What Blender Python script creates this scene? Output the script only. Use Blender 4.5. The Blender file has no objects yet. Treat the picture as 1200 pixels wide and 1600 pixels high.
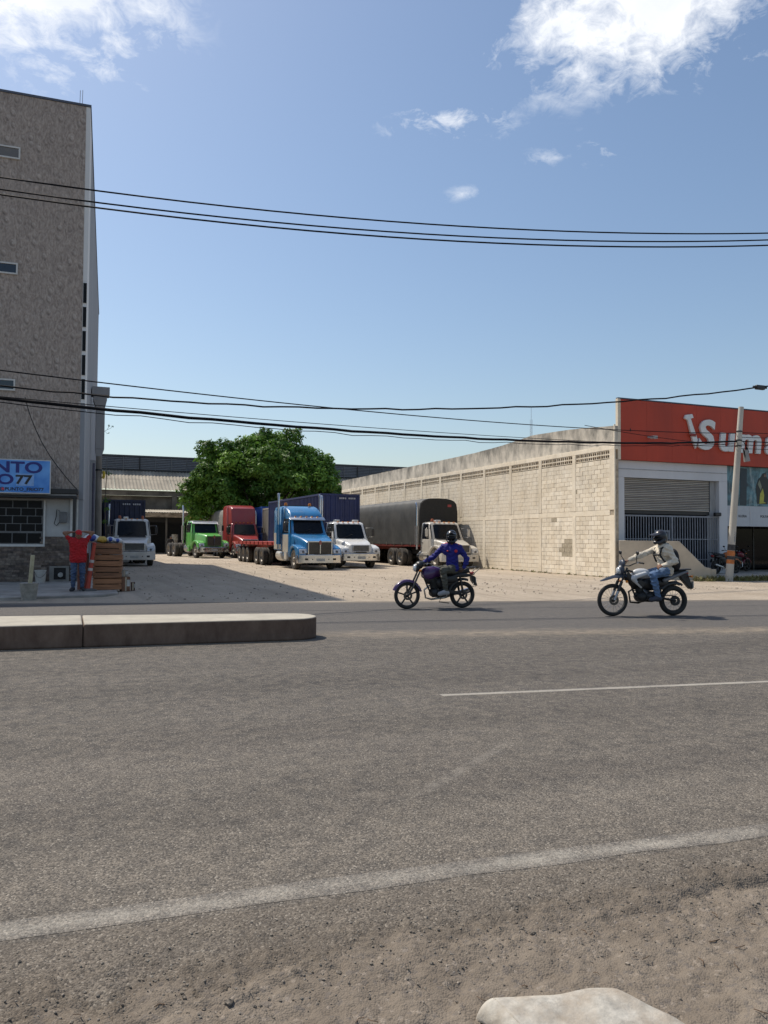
import bpy, bmesh, math, random
import numpy as np
from mathutils import Vector, Matrix
random.seed(7); RNG = np.random.default_rng(7)
R = math.radians
sc = bpy.context.scene
COL = sc.collection

# ------------------------------------------------------------------ camera, sky, sun, exposure
YAW, PITCH, ROLL, CAMH = R(22.0), math.atan(42 / 1220.0), R(0.35), 1.57
fw = Vector((math.sin(YAW) * math.cos(PITCH), math.cos(YAW) * math.cos(PITCH), math.sin(PITCH)))
rt = Vector((math.cos(YAW), -math.sin(YAW), 0)); upv = rt.cross(fw)
cr, sr = math.cos(ROLL), math.sin(ROLL)
RR = cr * rt + sr * upv; UU = -sr * rt + cr * upv
cam = bpy.data.cameras.new('camera'); cam.sensor_fit = 'VERTICAL'; cam.sensor_height = 24; cam.lens = 24 * 1220 / 1600
cam.clip_end = 3000; cam.clip_start = 0.05
co = bpy.data.objects.new('camera', cam); COL.objects.link(co)
mw = Matrix.Identity(4)
for i in range(3):
    mw[i][0] = RR[i]; mw[i][1] = UU[i]; mw[i][2] = -fw[i]
mw[2][3] = CAMH
co.matrix_world = mw; sc.camera = co

SUNV = Vector((-6.14, 9.94, 16.69)).normalized()
SUN_EL = math.asin(SUNV.z); SUN_AZ = math.atan2(SUNV.x, SUNV.y)
sl = bpy.data.lights.new('sun', 'SUN'); sl.energy = 4.8; sl.angle = R(0.55); sl.color = (1.0, 0.915, 0.79)
so = bpy.data.objects.new('sun', sl); COL.objects.link(so)
so.rotation_euler = SUNV.to_track_quat('Z', 'Y').to_euler(); so.location = (0, 0, 50)

sc.view_settings.view_transform = 'Standard'; sc.view_settings.look = 'None'
sc.view_settings.exposure = 0.0; sc.view_settings.gamma = 1; sc.view_settings.use_curve_mapping = False
sc.cycles.max_bounces = 6; sc.cycles.use_denoising = True

world = bpy.data.worlds.new('World'); sc.world = world; world.use_nodes = True
WT = world.node_tree; WT.nodes.clear()
class NT:
    def __init__(s, t): s.t = t
    def n(s, ty, **k):
        nd = s.t.nodes.new(ty)
        for a, b in k.items(): setattr(nd, a, b)
        return nd
    def put(s, nd, i, v):
        if v is None: return
        if hasattr(v, 'is_output'): s.t.links.new(v, nd.inputs[i])
        else: nd.inputs[i].default_value = v
    def math(s, op, a, b=None, clamp=False):
        nd = s.n('ShaderNodeMath', operation=op, use_clamp=clamp); s.put(nd, 0, a); s.put(nd, 1, b); return nd.outputs[0]
    def vm(s, op, a, b=None, out=0):
        nd = s.n('ShaderNodeVectorMath', operation=op); s.put(nd, 0, a); s.put(nd, 1, b)
        return nd.outputs['Value'] if op in ('DOT_PRODUCT', 'LENGTH') else nd.outputs[0]
    def noise(s, vec, scale, detail=3, rough=0.55, dist=0.0):
        nd = s.n('ShaderNodeTexNoise'); s.put(nd, 'Vector', vec); nd.inputs['Scale'].default_value = scale
        nd.inputs['Detail'].default_value = detail; nd.inputs['Roughness'].default_value = rough; nd.inputs['Distortion'].default_value = dist
        return nd.outputs['Fac']
    def ramp(s, fac, a, b, c0=(0, 0, 0, 1), c1=(1, 1, 1, 1)):
        nd = s.n('ShaderNodeMapRange'); nd.clamp = True; s.put(nd, 0, fac); nd.inputs[1].default_value = a; nd.inputs[2].default_value = b
        return nd.outputs[0]
    def mix(s, f, a, b, mode='MIX'):
        nd = s.n('ShaderNodeMix', data_type='RGBA', blend_type=mode); s.put(nd, 0, f)
        for i, v in ((6, a), (7, b)):
            if not hasattr(v, 'is_output') and len(v) == 3: v = (*v, 1)
            s.put(nd, i, v)
        return nd.outputs[2]
    def mapping(s, vec, scale, loc=(0, 0, 0), rot=(0, 0, 0)):
        nd = s.n('ShaderNodeMapping'); s.put(nd, 0, vec); nd.inputs['Scale'].default_value = scale
        nd.inputs['Location'].default_value = loc; nd.inputs['Rotation'].default_value = rot
        return nd.outputs[0]
w = NT(WT)
sky = w.n('ShaderNodeTexSky', sky_type='NISHITA'); sky.sun_disc = False
sky.sun_elevation = SUN_EL; sky.sun_rotation = SUN_AZ; sky.altitude = 10; sky.air_density = 1.2; sky.dust_density = 1.2; sky.ozone_density = 2.5
SKY_STRENGTH = 0.124
dirv = w.n('ShaderNodeTexCoord').outputs['Generated']
zc = w.n('ShaderNodeSeparateXYZ'); WT.links.new(dirv, zc.inputs[0])
den = w.math('ADD', w.math('MAXIMUM', zc.outputs[2], 0.0), 0.25)
inv = w.n('ShaderNodeCombineXYZ')
for k in range(3): WT.links.new(den, inv.inputs[k])
pv = w.vm('DIVIDE', dirv, inv.outputs[0])
nz = w.noise(pv, 5.0, 9, 0.62, 0.35)
# clouds: (azimuth from +Y clockwise, elevation, half width, half height) in degrees: loose scattered cumulus over the whole sky
CLOUDS = [(-2.8, 33.0, 8.2, 4.6, 1.05), (43.0, 33.6, 12.0, 4.2, 1.15), (36.0, 33.2, 8.0, 3.4, 0.9), (26.6, 28.5, 6.0, 2.0, 0.72), (33.6, 26.0, 4.0, 2.0, 0.2), (38.0, 26.2, 6.0, 2.8, 0.3), (44.3, 26.6, 5.0, 2.6, 0.28), (27.7, 24.1, 3.6, 1.5, 0.2), (26.8, 31.4, 4.0, 2.0, 0.16),
          (-38, 44, 14, 8, 1), (-75, 30, 12, 6, 1), (80, 40, 14, 7, 1), (120, 28, 16, 6, 1), (165, 45, 14, 9, 1), (-120, 38, 13, 7, 1), (-165, 25, 18, 5, 1), (20, 62, 12, 8, 1), (-80, 66, 14, 9, 1), (140, 68, 12, 8, 1), (-20, 74, 8, 6, 0.7)]
msk = None
for az, el, hw, hh, wt in CLOUDS:
    a, e = R(az), R(el)
    d = Vector((math.sin(a) * math.cos(e), math.cos(a) * math.cos(e), math.sin(e)))
    u = Vector((math.cos(a), -math.sin(a), 0)); v = u.cross(d)
    du = w.math('DIVIDE', w.vm('DOT_PRODUCT', dirv, tuple(u)), math.sin(R(hw)))
    dv = w.math('DIVIDE', w.vm('DOT_PRODUCT', dirv, tuple(v)), math.sin(R(hh)))
    ln = w.math('SQRT', w.math('ADD', w.math('MULTIPLY', du, du), w.math('MULTIPLY', dv, dv)))
    front = w.math('GREATER_THAN', w.vm('DOT_PRODUCT', dirv, tuple(d)), 0.2)
    m = w.math('MULTIPLY', w.math('SUBTRACT', 1.0, ln), front)
    m = w.math('ADD', m, w.math('MULTIPLY', w.math('SUBTRACT', front, 1.0), 5.0))
    m = w.math('ADD', m, wt - 1.0)
    msk = m if msk is None else w.math('MAXIMUM', msk, m)
dens = w.math('ADD', w.math('MULTIPLY', msk, 1.5), w.math('MULTIPLY', w.math('SUBTRACT', nz, 0.54), 4.2))
dens = w.math('ADD', dens, w.math('MULTIPLY', w.math('SUBTRACT', w.noise(pv, 26.0, 6, 0.65, 0.6), 0.5), 2.2))
cl = w.ramp(dens, 0.02, 1.05)
cl = w.math('MULTIPLY', cl, w.ramp(msk, -0.3, 0.25))
fine = w.ramp(w.noise(pv, 9.0, 6, 0.6), 0.3, 0.75)
ccol = w.mix(fine, (7.2, 7.6, 8.3), (9.6, 9.6, 9.6))
fin = w.mix(w.math('MULTIPLY', cl, 0.93), sky.outputs[0], ccol)
bg = w.n('ShaderNodeBackground'); WT.links.new(fin, bg.inputs[0]); bg.inputs[1].default_value = SKY_STRENGTH
wo = w.n('ShaderNodeOutputWorld'); WT.links.new(bg.outputs[0], wo.inputs[0])

# ------------------------------------------------------------------ helpers
MATS = {}
def M(name, col=(0.5, 0.5, 0.5), rough=0.6, metal=0.0, var=0.12, scale=6.0, bump=0.0, bscale=60.0, coat=0.0, col2=None, dirt=0.0, dirtcol=(0.23, 0.19, 0.14), spec=0.5, rnd=0.0, stretch=(1, 1, 1), coords='pos'):
    if name in MATS: return MATS[name]
    m = bpy.data.materials.new(name); m.use_nodes = True; t = NT(m.node_tree); t.t.nodes.clear()
    b = t.n('ShaderNodeBsdfPrincipled'); o = t.n('ShaderNodeOutputMaterial'); t.t.links.new(b.outputs[0], o.inputs[0])
    pos = t.n('ShaderNodeNewGeometry').outputs['Position'] if coords == 'pos' else t.n('ShaderNodeTexCoord').outputs['Object']
    if stretch != (1, 1, 1): pos = t.mapping(pos, stretch)
    n1 = t.noise(pos, scale, 5, 0.6)
    c2 = col2 or tuple(c * (1 - 2.2 * var) for c in col)
    c1 = tuple(min(1, c * (1 + var)) for c in col)
    c = t.mix(t.ramp(n1, 0.3, 0.7), c2, c1)
    if rnd:
        oi = t.n('ShaderNodeObjectInfo').outputs['Random']
        c = t.mix(1.0, c, t.mix(oi, (1 - rnd,) * 3, (1 + rnd * 0.6,) * 3), 'MULTIPLY')
    if dirt:
        dn = t.noise(pos, scale * 0.37, 6, 0.65)
        c = t.mix(t.math('MULTIPLY', t.ramp(dn, 0.42, 0.72), dirt), c, dirtcol)
    t.t.links.new(c, b.inputs['Base Color'])
    b.inputs['Metallic'].default_value = metal
    rr = t.math('ADD', rough - 0.06, t.math('MULTIPLY', n1, 0.12))
    t.t.links.new(rr, b.inputs['Roughness'])
    b.inputs['Specular IOR Level'].default_value = spec
    if coat: b.inputs['Coat Weight'].default_value = coat; b.inputs['Coat Roughness'].default_value = 0.08
    if bump:
        bp = t.n('ShaderNodeBump'); bp.inputs['Strength'].default_value = bump; bp.inputs['Distance'].default_value = 0.02
        t.t.links.new(t.noise(pos, bscale, 4, 0.6), bp.inputs['Height']); t.t.links.new(bp.outputs[0], b.inputs['Normal'])
    MATS[name] = m
    return m
def paint(name, col, **k):
    k = {**dict(rough=0.32, coat=0.35, var=0.05, dirt=0.22, scale=2.5), **k}
    return M(name, col, **k)

class MB:
    def __init__(s): s.v = []; s.f = []
    def add(s, vs, fs):
        o = len(s.v); s.v += [tuple(v) for v in vs]; s.f += [tuple(i + o for i in f) for f in fs]; return s
    def box(s, x0, x1, y0, y1, z0, z1):
        return s.add([(x0, y0, z0), (x1, y0, z0), (x1, y1, z0), (x0, y1, z0), (x0, y0, z1), (x1, y0, z1), (x1, y1, z1), (x0, y1, z1)],
                     [(0, 3, 2, 1), (4, 5, 6, 7), (0, 1, 5, 4), (1, 2, 6, 5), (2, 3, 7, 6), (3, 0, 4, 7)])
    def bar(s, a, b, wd, ht, up=(0, 0, 1)):
        a, b = Vector(a), Vector(b); d = (b - a).normalized(); sd = d.cross(Vector(up))
        if sd.length < 1e-4: sd = d.cross(Vector((1, 0, 0)))
        sd.normalize(); u = sd.cross(d); sd *= wd / 2; u *= ht / 2
        vs = [a - sd - u, a + sd - u, a + sd + u, a - sd + u, b - sd - u, b + sd - u, b + sd + u, b - sd + u]
        return s.add(vs, [(0, 1, 2, 3), (7, 6, 5, 4), (0, 4, 5, 1), (1, 5, 6, 2), (2, 6, 7, 3), (3, 7, 4, 0)])
    def loft(s, rings, cap=True, closed=True):
        n = len(rings[0]); o = len(s.v)
        for r in rings: s.v += [tuple(p) for p in r]
        for i in range(len(rings) - 1):
            for j in range(n if closed else n - 1):
                k = (j + 1) % n
                s.f.append((o + i * n + j, o + i * n + k, o + (i + 1) * n + k, o + (i + 1) * n + j))
        if cap:
            s.f.append(tuple(o + j for j in reversed(range(n)))); s.f.append(tuple(o + (len(rings) - 1) * n + j for j in range(n)))
        return s
    def tube(s, pts, r, n=8, cap=True):
        pts = [Vector(p) for p in pts]; rings = []; prev = None
        for i, p in enumerate(pts):
            d = (pts[min(i + 1, len(pts) - 1)] - pts[max(i - 1, 0)]).normalized()
            if prev is None:
                x = d.cross(Vector((0, 0, 1)))
                if x.length < 1e-3: x = d.cross(Vector((1, 0, 0)))
            else: x = prev - d * prev.dot(d)
            x.normalize(); prev = x; y = d.cross(x); rr = r[i] if isinstance(r, (list, tuple)) else r
            rings.append([p + (x * math.cos(2 * math.pi * k / n) + y * math.sin(2 * math.pi * k / n)) * rr for k in range(n)])
        return s.loft(rings, cap)
    def lathe(s, prof, c=(0, 0, 0), axis='y', n=24, closed=False):
        # prof: (radius, along axis); closed: the profile is a loop
        rings = []
        for k in range(n):
            a = 2 * math.pi * k / n; ca, sa = math.cos(a), math.sin(a); ring = []
            for r, h in prof:
                p = {'y': (r * ca, h, r * sa), 'z': (r * ca, r * sa, h), 'x': (h, r * ca, r * sa)}[axis]
                ring.append((p[0] + c[0], p[1] + c[1], p[2] + c[2]))
            rings.append(ring)
        o = len(s.v); m = len(prof)
        for r in rings: s.v += r
        for k in range(n):
            k2 = (k + 1) % n
            for j in range(m if closed else m - 1):
                j2 = (j + 1) % m
                s.f.append((o + k * m + j, o + k2 * m + j, o + k2 * m + j2, o + k * m + j2))
        if not closed:
            for j in (0, m - 1):
                if prof[j][0] > 1e-4: s.f.append(tuple(o + k * m + j for k in range(n)))
        return s
    def prism(s, poly, axis, a, b):
        # poly in the plane across axis: x -> (y,z), y -> (x,z), z -> (x,y)
        mk = {'x': lambda p, t: (t, p[0], p[1]), 'y': lambda p, t: (p[0], t, p[1]), 'z': lambda p, t: (p[0], p[1], t)}[axis]
        return s.loft([[mk(p, a) for p in poly], [mk(p, b) for p in poly]])
    def mesh(s, name, smooth=None):
        me = bpy.data.meshes.new(name); me.from_pydata(s.v, [], s.f)
        bm = bmesh.new(); bm.from_mesh(me)
        if smooth is not None: bmesh.ops.remove_doubles(bm, verts=bm.verts, dist=1e-5)
        bmesh.ops.recalc_face_normals(bm, faces=bm.faces)
        bm.to_mesh(me); bm.free()
        if smooth is not None:
            me.shade_smooth(); me.set_sharp_from_angle(angle=R(smooth))
        return me
    def build(s, name, mat, parent=None, smooth=None, bevel=0, loc=None, seg=2):
        o = obj(name, s.mesh(name, smooth), mat, parent)
        if loc: o.location = loc
        if bevel:
            bv = o.modifiers.new('bevel', 'BEVEL'); bv.width = bevel; bv.segments = seg; bv.limit_method = 'ANGLE'; bv.angle_limit = R(35)
            o.data.shade_smooth(); o.data.set_sharp_from_angle(angle=R(50))
        return o
def obj(name, me, mat=None, parent=None):
    o = bpy.data.objects.new(name, me); COL.objects.link(o)
    if mat is not None and me is not None and not me.materials: me.materials.append(mat)
    o.parent = parent
    return o
def inst(name, me, parent, loc, rot=(0, 0, 0), mat=None, scale=None):
    o = bpy.data.objects.new(name, me); COL.objects.link(o); o.parent = parent; o.location = loc; o.rotation_euler = rot
    if scale: o.scale = scale
    if mat is not None: o.material_slots[0].link = 'OBJECT'; o.material_slots[0].material = mat
    return o
def tag(o, label, cat, group=None):
    o['label'] = label; o['category'] = cat
    if group: o['group'] = group
    return o
def thing(name, label, cat, loc=(0, 0, 0), rz=0, group=None):
    o = bpy.data.objects.new(name, None); COL.objects.link(o); o.location = loc; o.rotation_euler = (0, 0, rz); o.empty_display_size = 0.3
    return tag(o, label, cat, group)
def structure(o): o['kind'] = 'structure'; return o
def stuff(o): o['kind'] = 'stuff'; return o
def text_mesh(txt, size, extrude=0.0, offset=0.0, shear=0.0, align='LEFT', sx=1.0):
    cu = bpy.data.curves.new('lettering', 'FONT'); cu.body = txt; cu.size = size; cu.extrude = extrude; cu.offset = offset; cu.shear = shear
    cu.align_x = align; cu.resolution_u = 4
    t = bpy.data.objects.new('lettering', cu); COL.objects.link(t)
    bpy.context.view_layer.update()
    me = bpy.data.meshes.new_from_object(t.evaluated_get(bpy.context.evaluated_depsgraph_get()))
    bpy.data.objects.remove(t); bpy.data.curves.remove(cu)
    if sx != 1.0:
        for v in me.vertices: v.co.x *= sx
    return me
def rrect(w_, d, r, n=4, cx=0, cy=0):
    out = []
    for q, (sx, sy) in enumerate(((1, 1), (-1, 1), (-1, -1), (1, -1))):
        for k in range(n + 1):
            a = math.pi / 2 * (q + k / n)
            out.append((cx + sx * (w_ - r) + r * math.cos(a), cy + sy * (d - r) + r * math.sin(a)))
    return out

# value noise on numpy arrays
_perm = RNG.random((256, 256))
def vnoise(x, y, f):
    x = x * f + 100.3; y = y * f + 57.7
    xi = np.floor(x).astype(int); yi = np.floor(y).astype(int); xf = x - xi; yf = y - yi
    u = xf * xf * (3 - 2 * xf); v = yf * yf * (3 - 2 * yf)
    g = lambda a, b: _perm[a & 255, b & 255]
    return (g(xi, yi) * (1 - u) + g(xi + 1, yi) * u) * (1 - v) + (g(xi, yi + 1) * (1 - u) + g(xi + 1, yi + 1) * u) * v - 0.5
def fbm(x, y, f, octs=4, gain=0.5):
    s = 0; a = 1
    for k in range(octs): s = s + a * vnoise(x + 13.7 * k, y - 7.1 * k, f); f *= 2.03; a *= gain
    return s

# signed distance bodies -> continuous meshes (surface nets)
def sdf_mesh(name, prims, res=0.012, k=0.03, clip=None, wob=0.0):
    lo = np.full(3, 1e9); hi = -lo
    for p in prims:
        if p[0] == 'c': pts = np.array([p[1], p[2]]); r = max(p[3], p[4])
        else: pts = np.array([p[1]]); r = max(p[2])
        lo = np.minimum(lo, pts.min(0) - r - 0.03); hi = np.maximum(hi, pts.max(0) + r + 0.03)
    nn = np.ceil((hi - lo) / res).astype(int) + 1
    V = np.full(nn, 0.5, dtype=np.float32)
    ax = [lo[i] + res * np.arange(nn[i]) for i in range(3)]
    for p in prims:
        kk = p[5] if p[0] == 'c' and len(p) > 5 else k
        if p[0] == 'c': pts = np.array([p[1], p[2]], float); r = max(p[3], p[4])
        else: pts = np.array([p[1]], float); r = max(p[2])
        mg = r + kk + 3 * res + 0.02
        i0 = np.maximum(((pts.min(0) - mg - lo) / res).astype(int), 0); i1 = np.minimum(np.ceil((pts.max(0) + mg - lo) / res).astype(int) + 1, nn)
        X, Y, Z = np.meshgrid(*[ax[i][i0[i]:i1[i]] for i in range(3)], indexing='ij')
        if p[0] == 'c':
            a = np.array(p[1], float); b = np.array(p[2], float); ba = b - a; L = max(ba @ ba, 1e-9)
            t = np.clip(((X - a[0]) * ba[0] + (Y - a[1]) * ba[1] + (Z - a[2]) * ba[2]) / L, 0, 1)
            d = np.sqrt((X - a[0] - t * ba[0]) ** 2 + (Y - a[1] - t * ba[1]) ** 2 + (Z - a[2] - t * ba[2]) ** 2) - (p[3] + t * (p[4] - p[3]))
        else:
            c = np.array(p[1], float); rr = np.array(p[2], float)
            Mx = np.array(p[3]) if len(p) > 3 and p[3] is not None else np.eye(3)   # rows: local axes
            Q = [(X - c[0]) * Mx[i][0] + (Y - c[1]) * Mx[i][1] + (Z - c[2]) * Mx[i][2] for i in range(3)]
            k0 = np.sqrt(sum((Q[i] / rr[i]) ** 2 for i in range(3))); k1 = np.sqrt(sum((Q[i] / rr[i] ** 2) ** 2 for i in range(3))) + 1e-9
            d = k0 * (k0 - 1) / k1
        S = V[i0[0]:i1[0], i0[1]:i1[1], i0[2]:i1[2]]
        h = np.maximum(kk - np.abs(S - d), 0) / kk
        S[...] = np.minimum(S, d) - h * h * kk * 0.25
    X, Y, Z = np.meshgrid(*ax, indexing='ij')
    if wob: V += (wob * (np.sin(X * 31 + 2 * np.sin(Z * 17)) * np.sin(Z * 43 + 3 * np.sin(Y * 19 + X * 7)) + 0.7 * np.sin(Y * 37 + Z * 71 + X * 20 + 2 * np.sin(X * 23 - Z * 13)) + 0.6 * np.abs(np.sin(X * 22 - Z * 35 + 2.5 * np.sin(Y * 27))))).astype(np.float32)
    if clip:
        for n_, d_ in clip: V = np.maximum(V, X * n_[0] + Y * n_[1] + Z * n_[2] - d_)
    for i in range(3):   # closed at the borders
        sl_ = [slice(None)] * 3; sl_[i] = 0; V[tuple(sl_)] = 0.5; sl_[i] = -1; V[tuple(sl_)] = 0.5
    ins = V < 0
    cs = tuple(n_ - 1 for n_ in nn)
    acc = np.zeros(cs + (3,)); cnt = np.zeros(cs)
    corners = [(i, j, l) for i in (0, 1) for j in (0, 1) for l in (0, 1)]
    def sub(A, c): return A[c[0]:c[0] + cs[0], c[1]:c[1] + cs[1], c[2]:c[2] + cs[2]]
    for a in corners:
        for i in range(3):
            if a[i] == 0:
                b = list(a); b[i] = 1
                va, vb = sub(V, a), sub(V, b); cross = (va < 0) != (vb < 0)
                if not cross.any(): continue
                t = np.where(cross, va / np.where(cross, va - vb, 1), 0)
                for q in range(3): acc[..., q] += np.where(cross, a[q] + (t if q == i else 0), 0)
                cnt += cross
    act = cnt > 0
    idx = -np.ones(cs, int); idx[act] = np.arange(act.sum())
    P = acc[act] / cnt[act][:, None]; P = (P + np.argwhere(act)) * res + lo
    faces = []
    for i in range(3):
        j, l = (i + 1) % 3, (i + 2) % 3
        sa = [slice(None)] * 3; sb = [slice(None)] * 3; sa[i] = slice(0, -1); sb[i] = slice(1, None)
        A, B = ins[tuple(sa)], ins[tuple(sb)]
        E = np.argwhere(A != B)
        ok = (E[:, j] > 0) & (E[:, l] > 0) & (E[:, j] < nn[j] - 1) & (E[:, l] < nn[l] - 1); E = E[ok]
        q = []
        for dj, dl in ((0, 0), (-1, 0), (-1, -1), (0, -1)):
            c = E.copy(); c[:, j] += dj; c[:, l] += dl; q.append(idx[c[:, 0], c[:, 1], c[:, 2]])
        q = np.stack(q, 1); fl = A[E[:, 0], E[:, 1], E[:, 2]]
        q[~fl] = q[~fl][:, ::-1]; faces.append(q)
    F = np.concatenate(faces); F = F[(F >= 0).all(1)]
    me = bpy.data.meshes.new(name); me.from_pydata(P.tolist(), [], F.tolist()); me.shade_smooth()
    return me
# ------------------------------------------------------------------ ground, road, kerbs
def base_mat(name):
    m = bpy.data.materials.new(name); m.use_nodes = True; t = NT(m.node_tree); t.t.nodes.clear()
    b = t.n('ShaderNodeBsdfPrincipled'); o = t.n('ShaderNodeOutputMaterial'); t.t.links.new(b.outputs[0], o.inputs[0])
    pos = t.n('ShaderNodeNewGeometry').outputs['Position']; MATS[name] = m
    return m, t, b, pos
def bump(t, b, h, strength, dist):
    bp = t.n('ShaderNodeBump'); bp.inputs['Strength'].default_value = strength; bp.inputs['Distance'].default_value = dist
    t.t.links.new(h, bp.inputs['Height']); t.t.links.new(bp.outputs[0], b.inputs['Normal'])
def voro(t, vec, scale, feature='F1', out='Color', rnd=1.0):
    nd = t.n('ShaderNodeTexVoronoi', feature=feature); t.put(nd, 'Vector', vec); nd.inputs['Scale'].default_value = scale; nd.inputs['Randomness'].default_value = rnd
    return nd.outputs[out]
def band(t, pos, a, b_, half, soft):
    # 1 inside a straight band from a to b (plan), fading over soft
    d = Vector((b_[0] - a[0], b_[1] - a[1], 0)).normalized(); nrm = (-d.y, d.x, 0)
    dist = t.math('ABSOLUTE', t.vm('DOT_PRODUCT', t.vm('SUBTRACT', pos, (a[0], a[1], 0)), nrm))
    along = t.vm('DOT_PRODUCT', t.vm('SUBTRACT', pos, (a[0], a[1], 0)), tuple(d))
    return dist, along
def asphalt_nodes(t, pos):
    cell = voro(t, pos, 125)
    sp = t.n('ShaderNodeSeparateColor'); t.t.links.new(cell, sp.inputs[0])
    big = t.noise(t.mapping(pos, (0.22, 0.75, 1), rot=(0, 0, 0.12)), 0.9, 5, 0.6); lane = t.noise(t.mapping(pos, (0.03, 0.8, 1), rot=(0, 0, 0.13)), 1.0, 3, 0.5)
    med = t.noise(pos, 7, 5, 0.65); fine = t.noise(pos, 55, 3, 0.6)
    c = t.mix(t.ramp(big, 0.3, 0.7), (0.084, 0.0785, 0.0745), (0.135, 0.125, 0.116))
    c = t.mix(t.math('MULTIPLY', t.ramp(lane, 0.42, 0.62), 0.7), c, (0.082, 0.077, 0.074))
    py_ = t.n('ShaderNodeSeparateXYZ'); t.t.links.new(pos, py_.inputs[0])
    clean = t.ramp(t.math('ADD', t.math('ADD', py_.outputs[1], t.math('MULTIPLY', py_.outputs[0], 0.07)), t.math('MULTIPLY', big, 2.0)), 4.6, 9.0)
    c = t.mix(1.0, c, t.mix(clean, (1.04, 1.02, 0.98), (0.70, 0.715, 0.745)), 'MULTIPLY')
    mot = t.noise(pos, 2.4, 5, 0.7)
    c = t.mix(1.0, c, t.mix(t.ramp(mot, 0.3, 0.72), (0.82, 0.82, 0.82), (1.13, 1.12, 1.10)), 'MULTIPLY')
    c = t.mix(t.ramp(med, 0.35, 0.7), c, t.mix(0.5, c, (0.21, 0.185, 0.155)))
    stone = t.mix(t.ramp(sp.outputs[0], 0.0, 1.0), (0.42, 0.41, 0.40), (1.62, 1.58, 1.5))
    c = t.mix(0.85, c, stone, 'MULTIPLY')
    lightst = t.math('GREATER_THAN', sp.outputs[1], 0.955)
    c = t.mix(t.math('MULTIPLY', lightst, 0.5), c, (0.42, 0.38, 0.32))
    darkst = t.math('GREATER_THAN', sp.outputs[2], 0.90)
    c = t.mix(t.math('MULTIPLY', darkst, 0.7), c, (0.04, 0.04, 0.042))
    hgt = t.math('ADD', t.math('MULTIPLY', voro(t, pos, 125, out='Distance'), -1.0), t.math('MULTIPLY', fine, 0.9))
    return c, hgt, med
def dirt_nodes(t, pos):
    n1 = t.noise(pos, 3.2, 6, 0.65); n2 = t.noise(pos, 38, 4, 0.65)
    c = t.mix(t.ramp(n1, 0.3, 0.7), (0.150, 0.124, 0.098), (0.238, 0.201, 0.161))
    c = t.mix(t.ramp(n2, 0.35, 0.75), t.mix(0.35, c, (0.12, 0.10, 0.08)), c)
    cell = voro(t, pos, 60); sp = t.n('ShaderNodeSeparateColor'); t.t.links.new(cell, sp.inputs[0])
    c = t.mix(t.math('MULTIPLY', t.math('GREATER_THAN', sp.outputs[0], 0.9), 0.45), c, (0.11, 0.10, 0.095))
    c = t.mix(t.math('MULTIPLY', t.math('GREATER_THAN', sp.outputs[1], 0.95), 0.3), c, (0.36, 0.31, 0.26))
    return c, t.math('ADD', n2, t.math('MULTIPLY', voro(t, pos, 60, out='Distance'), -0.8))

# road asphalt, with sand drifted across the gap of the median and along the far edge
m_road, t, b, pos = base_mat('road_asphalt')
ac, ah, med = asphalt_nodes(t, pos)
dist, along = band(t, pos, (3.9, 12.25), (12.2, 10.15), 0.5, 0.5)
nn_ = t.noise(t.mapping(pos, (1.2, 5.0, 1), rot=(0, 0, 0.22)), 1.3, 5, 0.65)
df = t.math('SUBTRACT', t.math('ADD', t.math('MULTIPLY', nn_, 1.5), 0.12), t.math('MULTIPLY', dist, 0.85))
df = t.math('MULTIPLY', t.ramp(df, 0.3, 1.25), t.ramp(along, -0.4, 0.4))
df = t.math('MULTIPLY', df, t.ramp(t.noise(pos, 4.5, 5, 0.75), 0.3, 0.62))
dist2, al2 = band(t, pos, (-1.4, 20.4), (17.5, 15.65), 0.5, 0.5)
df2 = t.math('MULTIPLY', t.ramp(t.math('SUBTRACT', nn_, t.math('MULTIPLY', dist2, 0.9)), 0.05, 0.6), 0.6)
dist3, al3 = band(t, pos, (-0.84, 11.98), (3.5, 11.62), 0.5, 0.5)
df3 = t.math('MULTIPLY', t.ramp(t.math('SUBTRACT', nn_, t.math('MULTIPLY', dist3, 2.2)), 0.1, 0.6), t.math('MULTIPLY', t.ramp(al3, 4.6, 4.2), 0.55))
dff = t.math('MULTIPLY', t.math('MAXIMUM', t.math('MAXIMUM', df, df2), df3), 0.85)
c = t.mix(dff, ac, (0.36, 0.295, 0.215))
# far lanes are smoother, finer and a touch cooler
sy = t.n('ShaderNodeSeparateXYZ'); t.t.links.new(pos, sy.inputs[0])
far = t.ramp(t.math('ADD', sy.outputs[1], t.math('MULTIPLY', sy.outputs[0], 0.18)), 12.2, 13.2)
c = t.mix(t.math('MULTIPLY', far, 0.6), c, t.mix(dff, (0.105, 0.10, 0.098), (0.32, 0.265, 0.2)))
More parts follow.
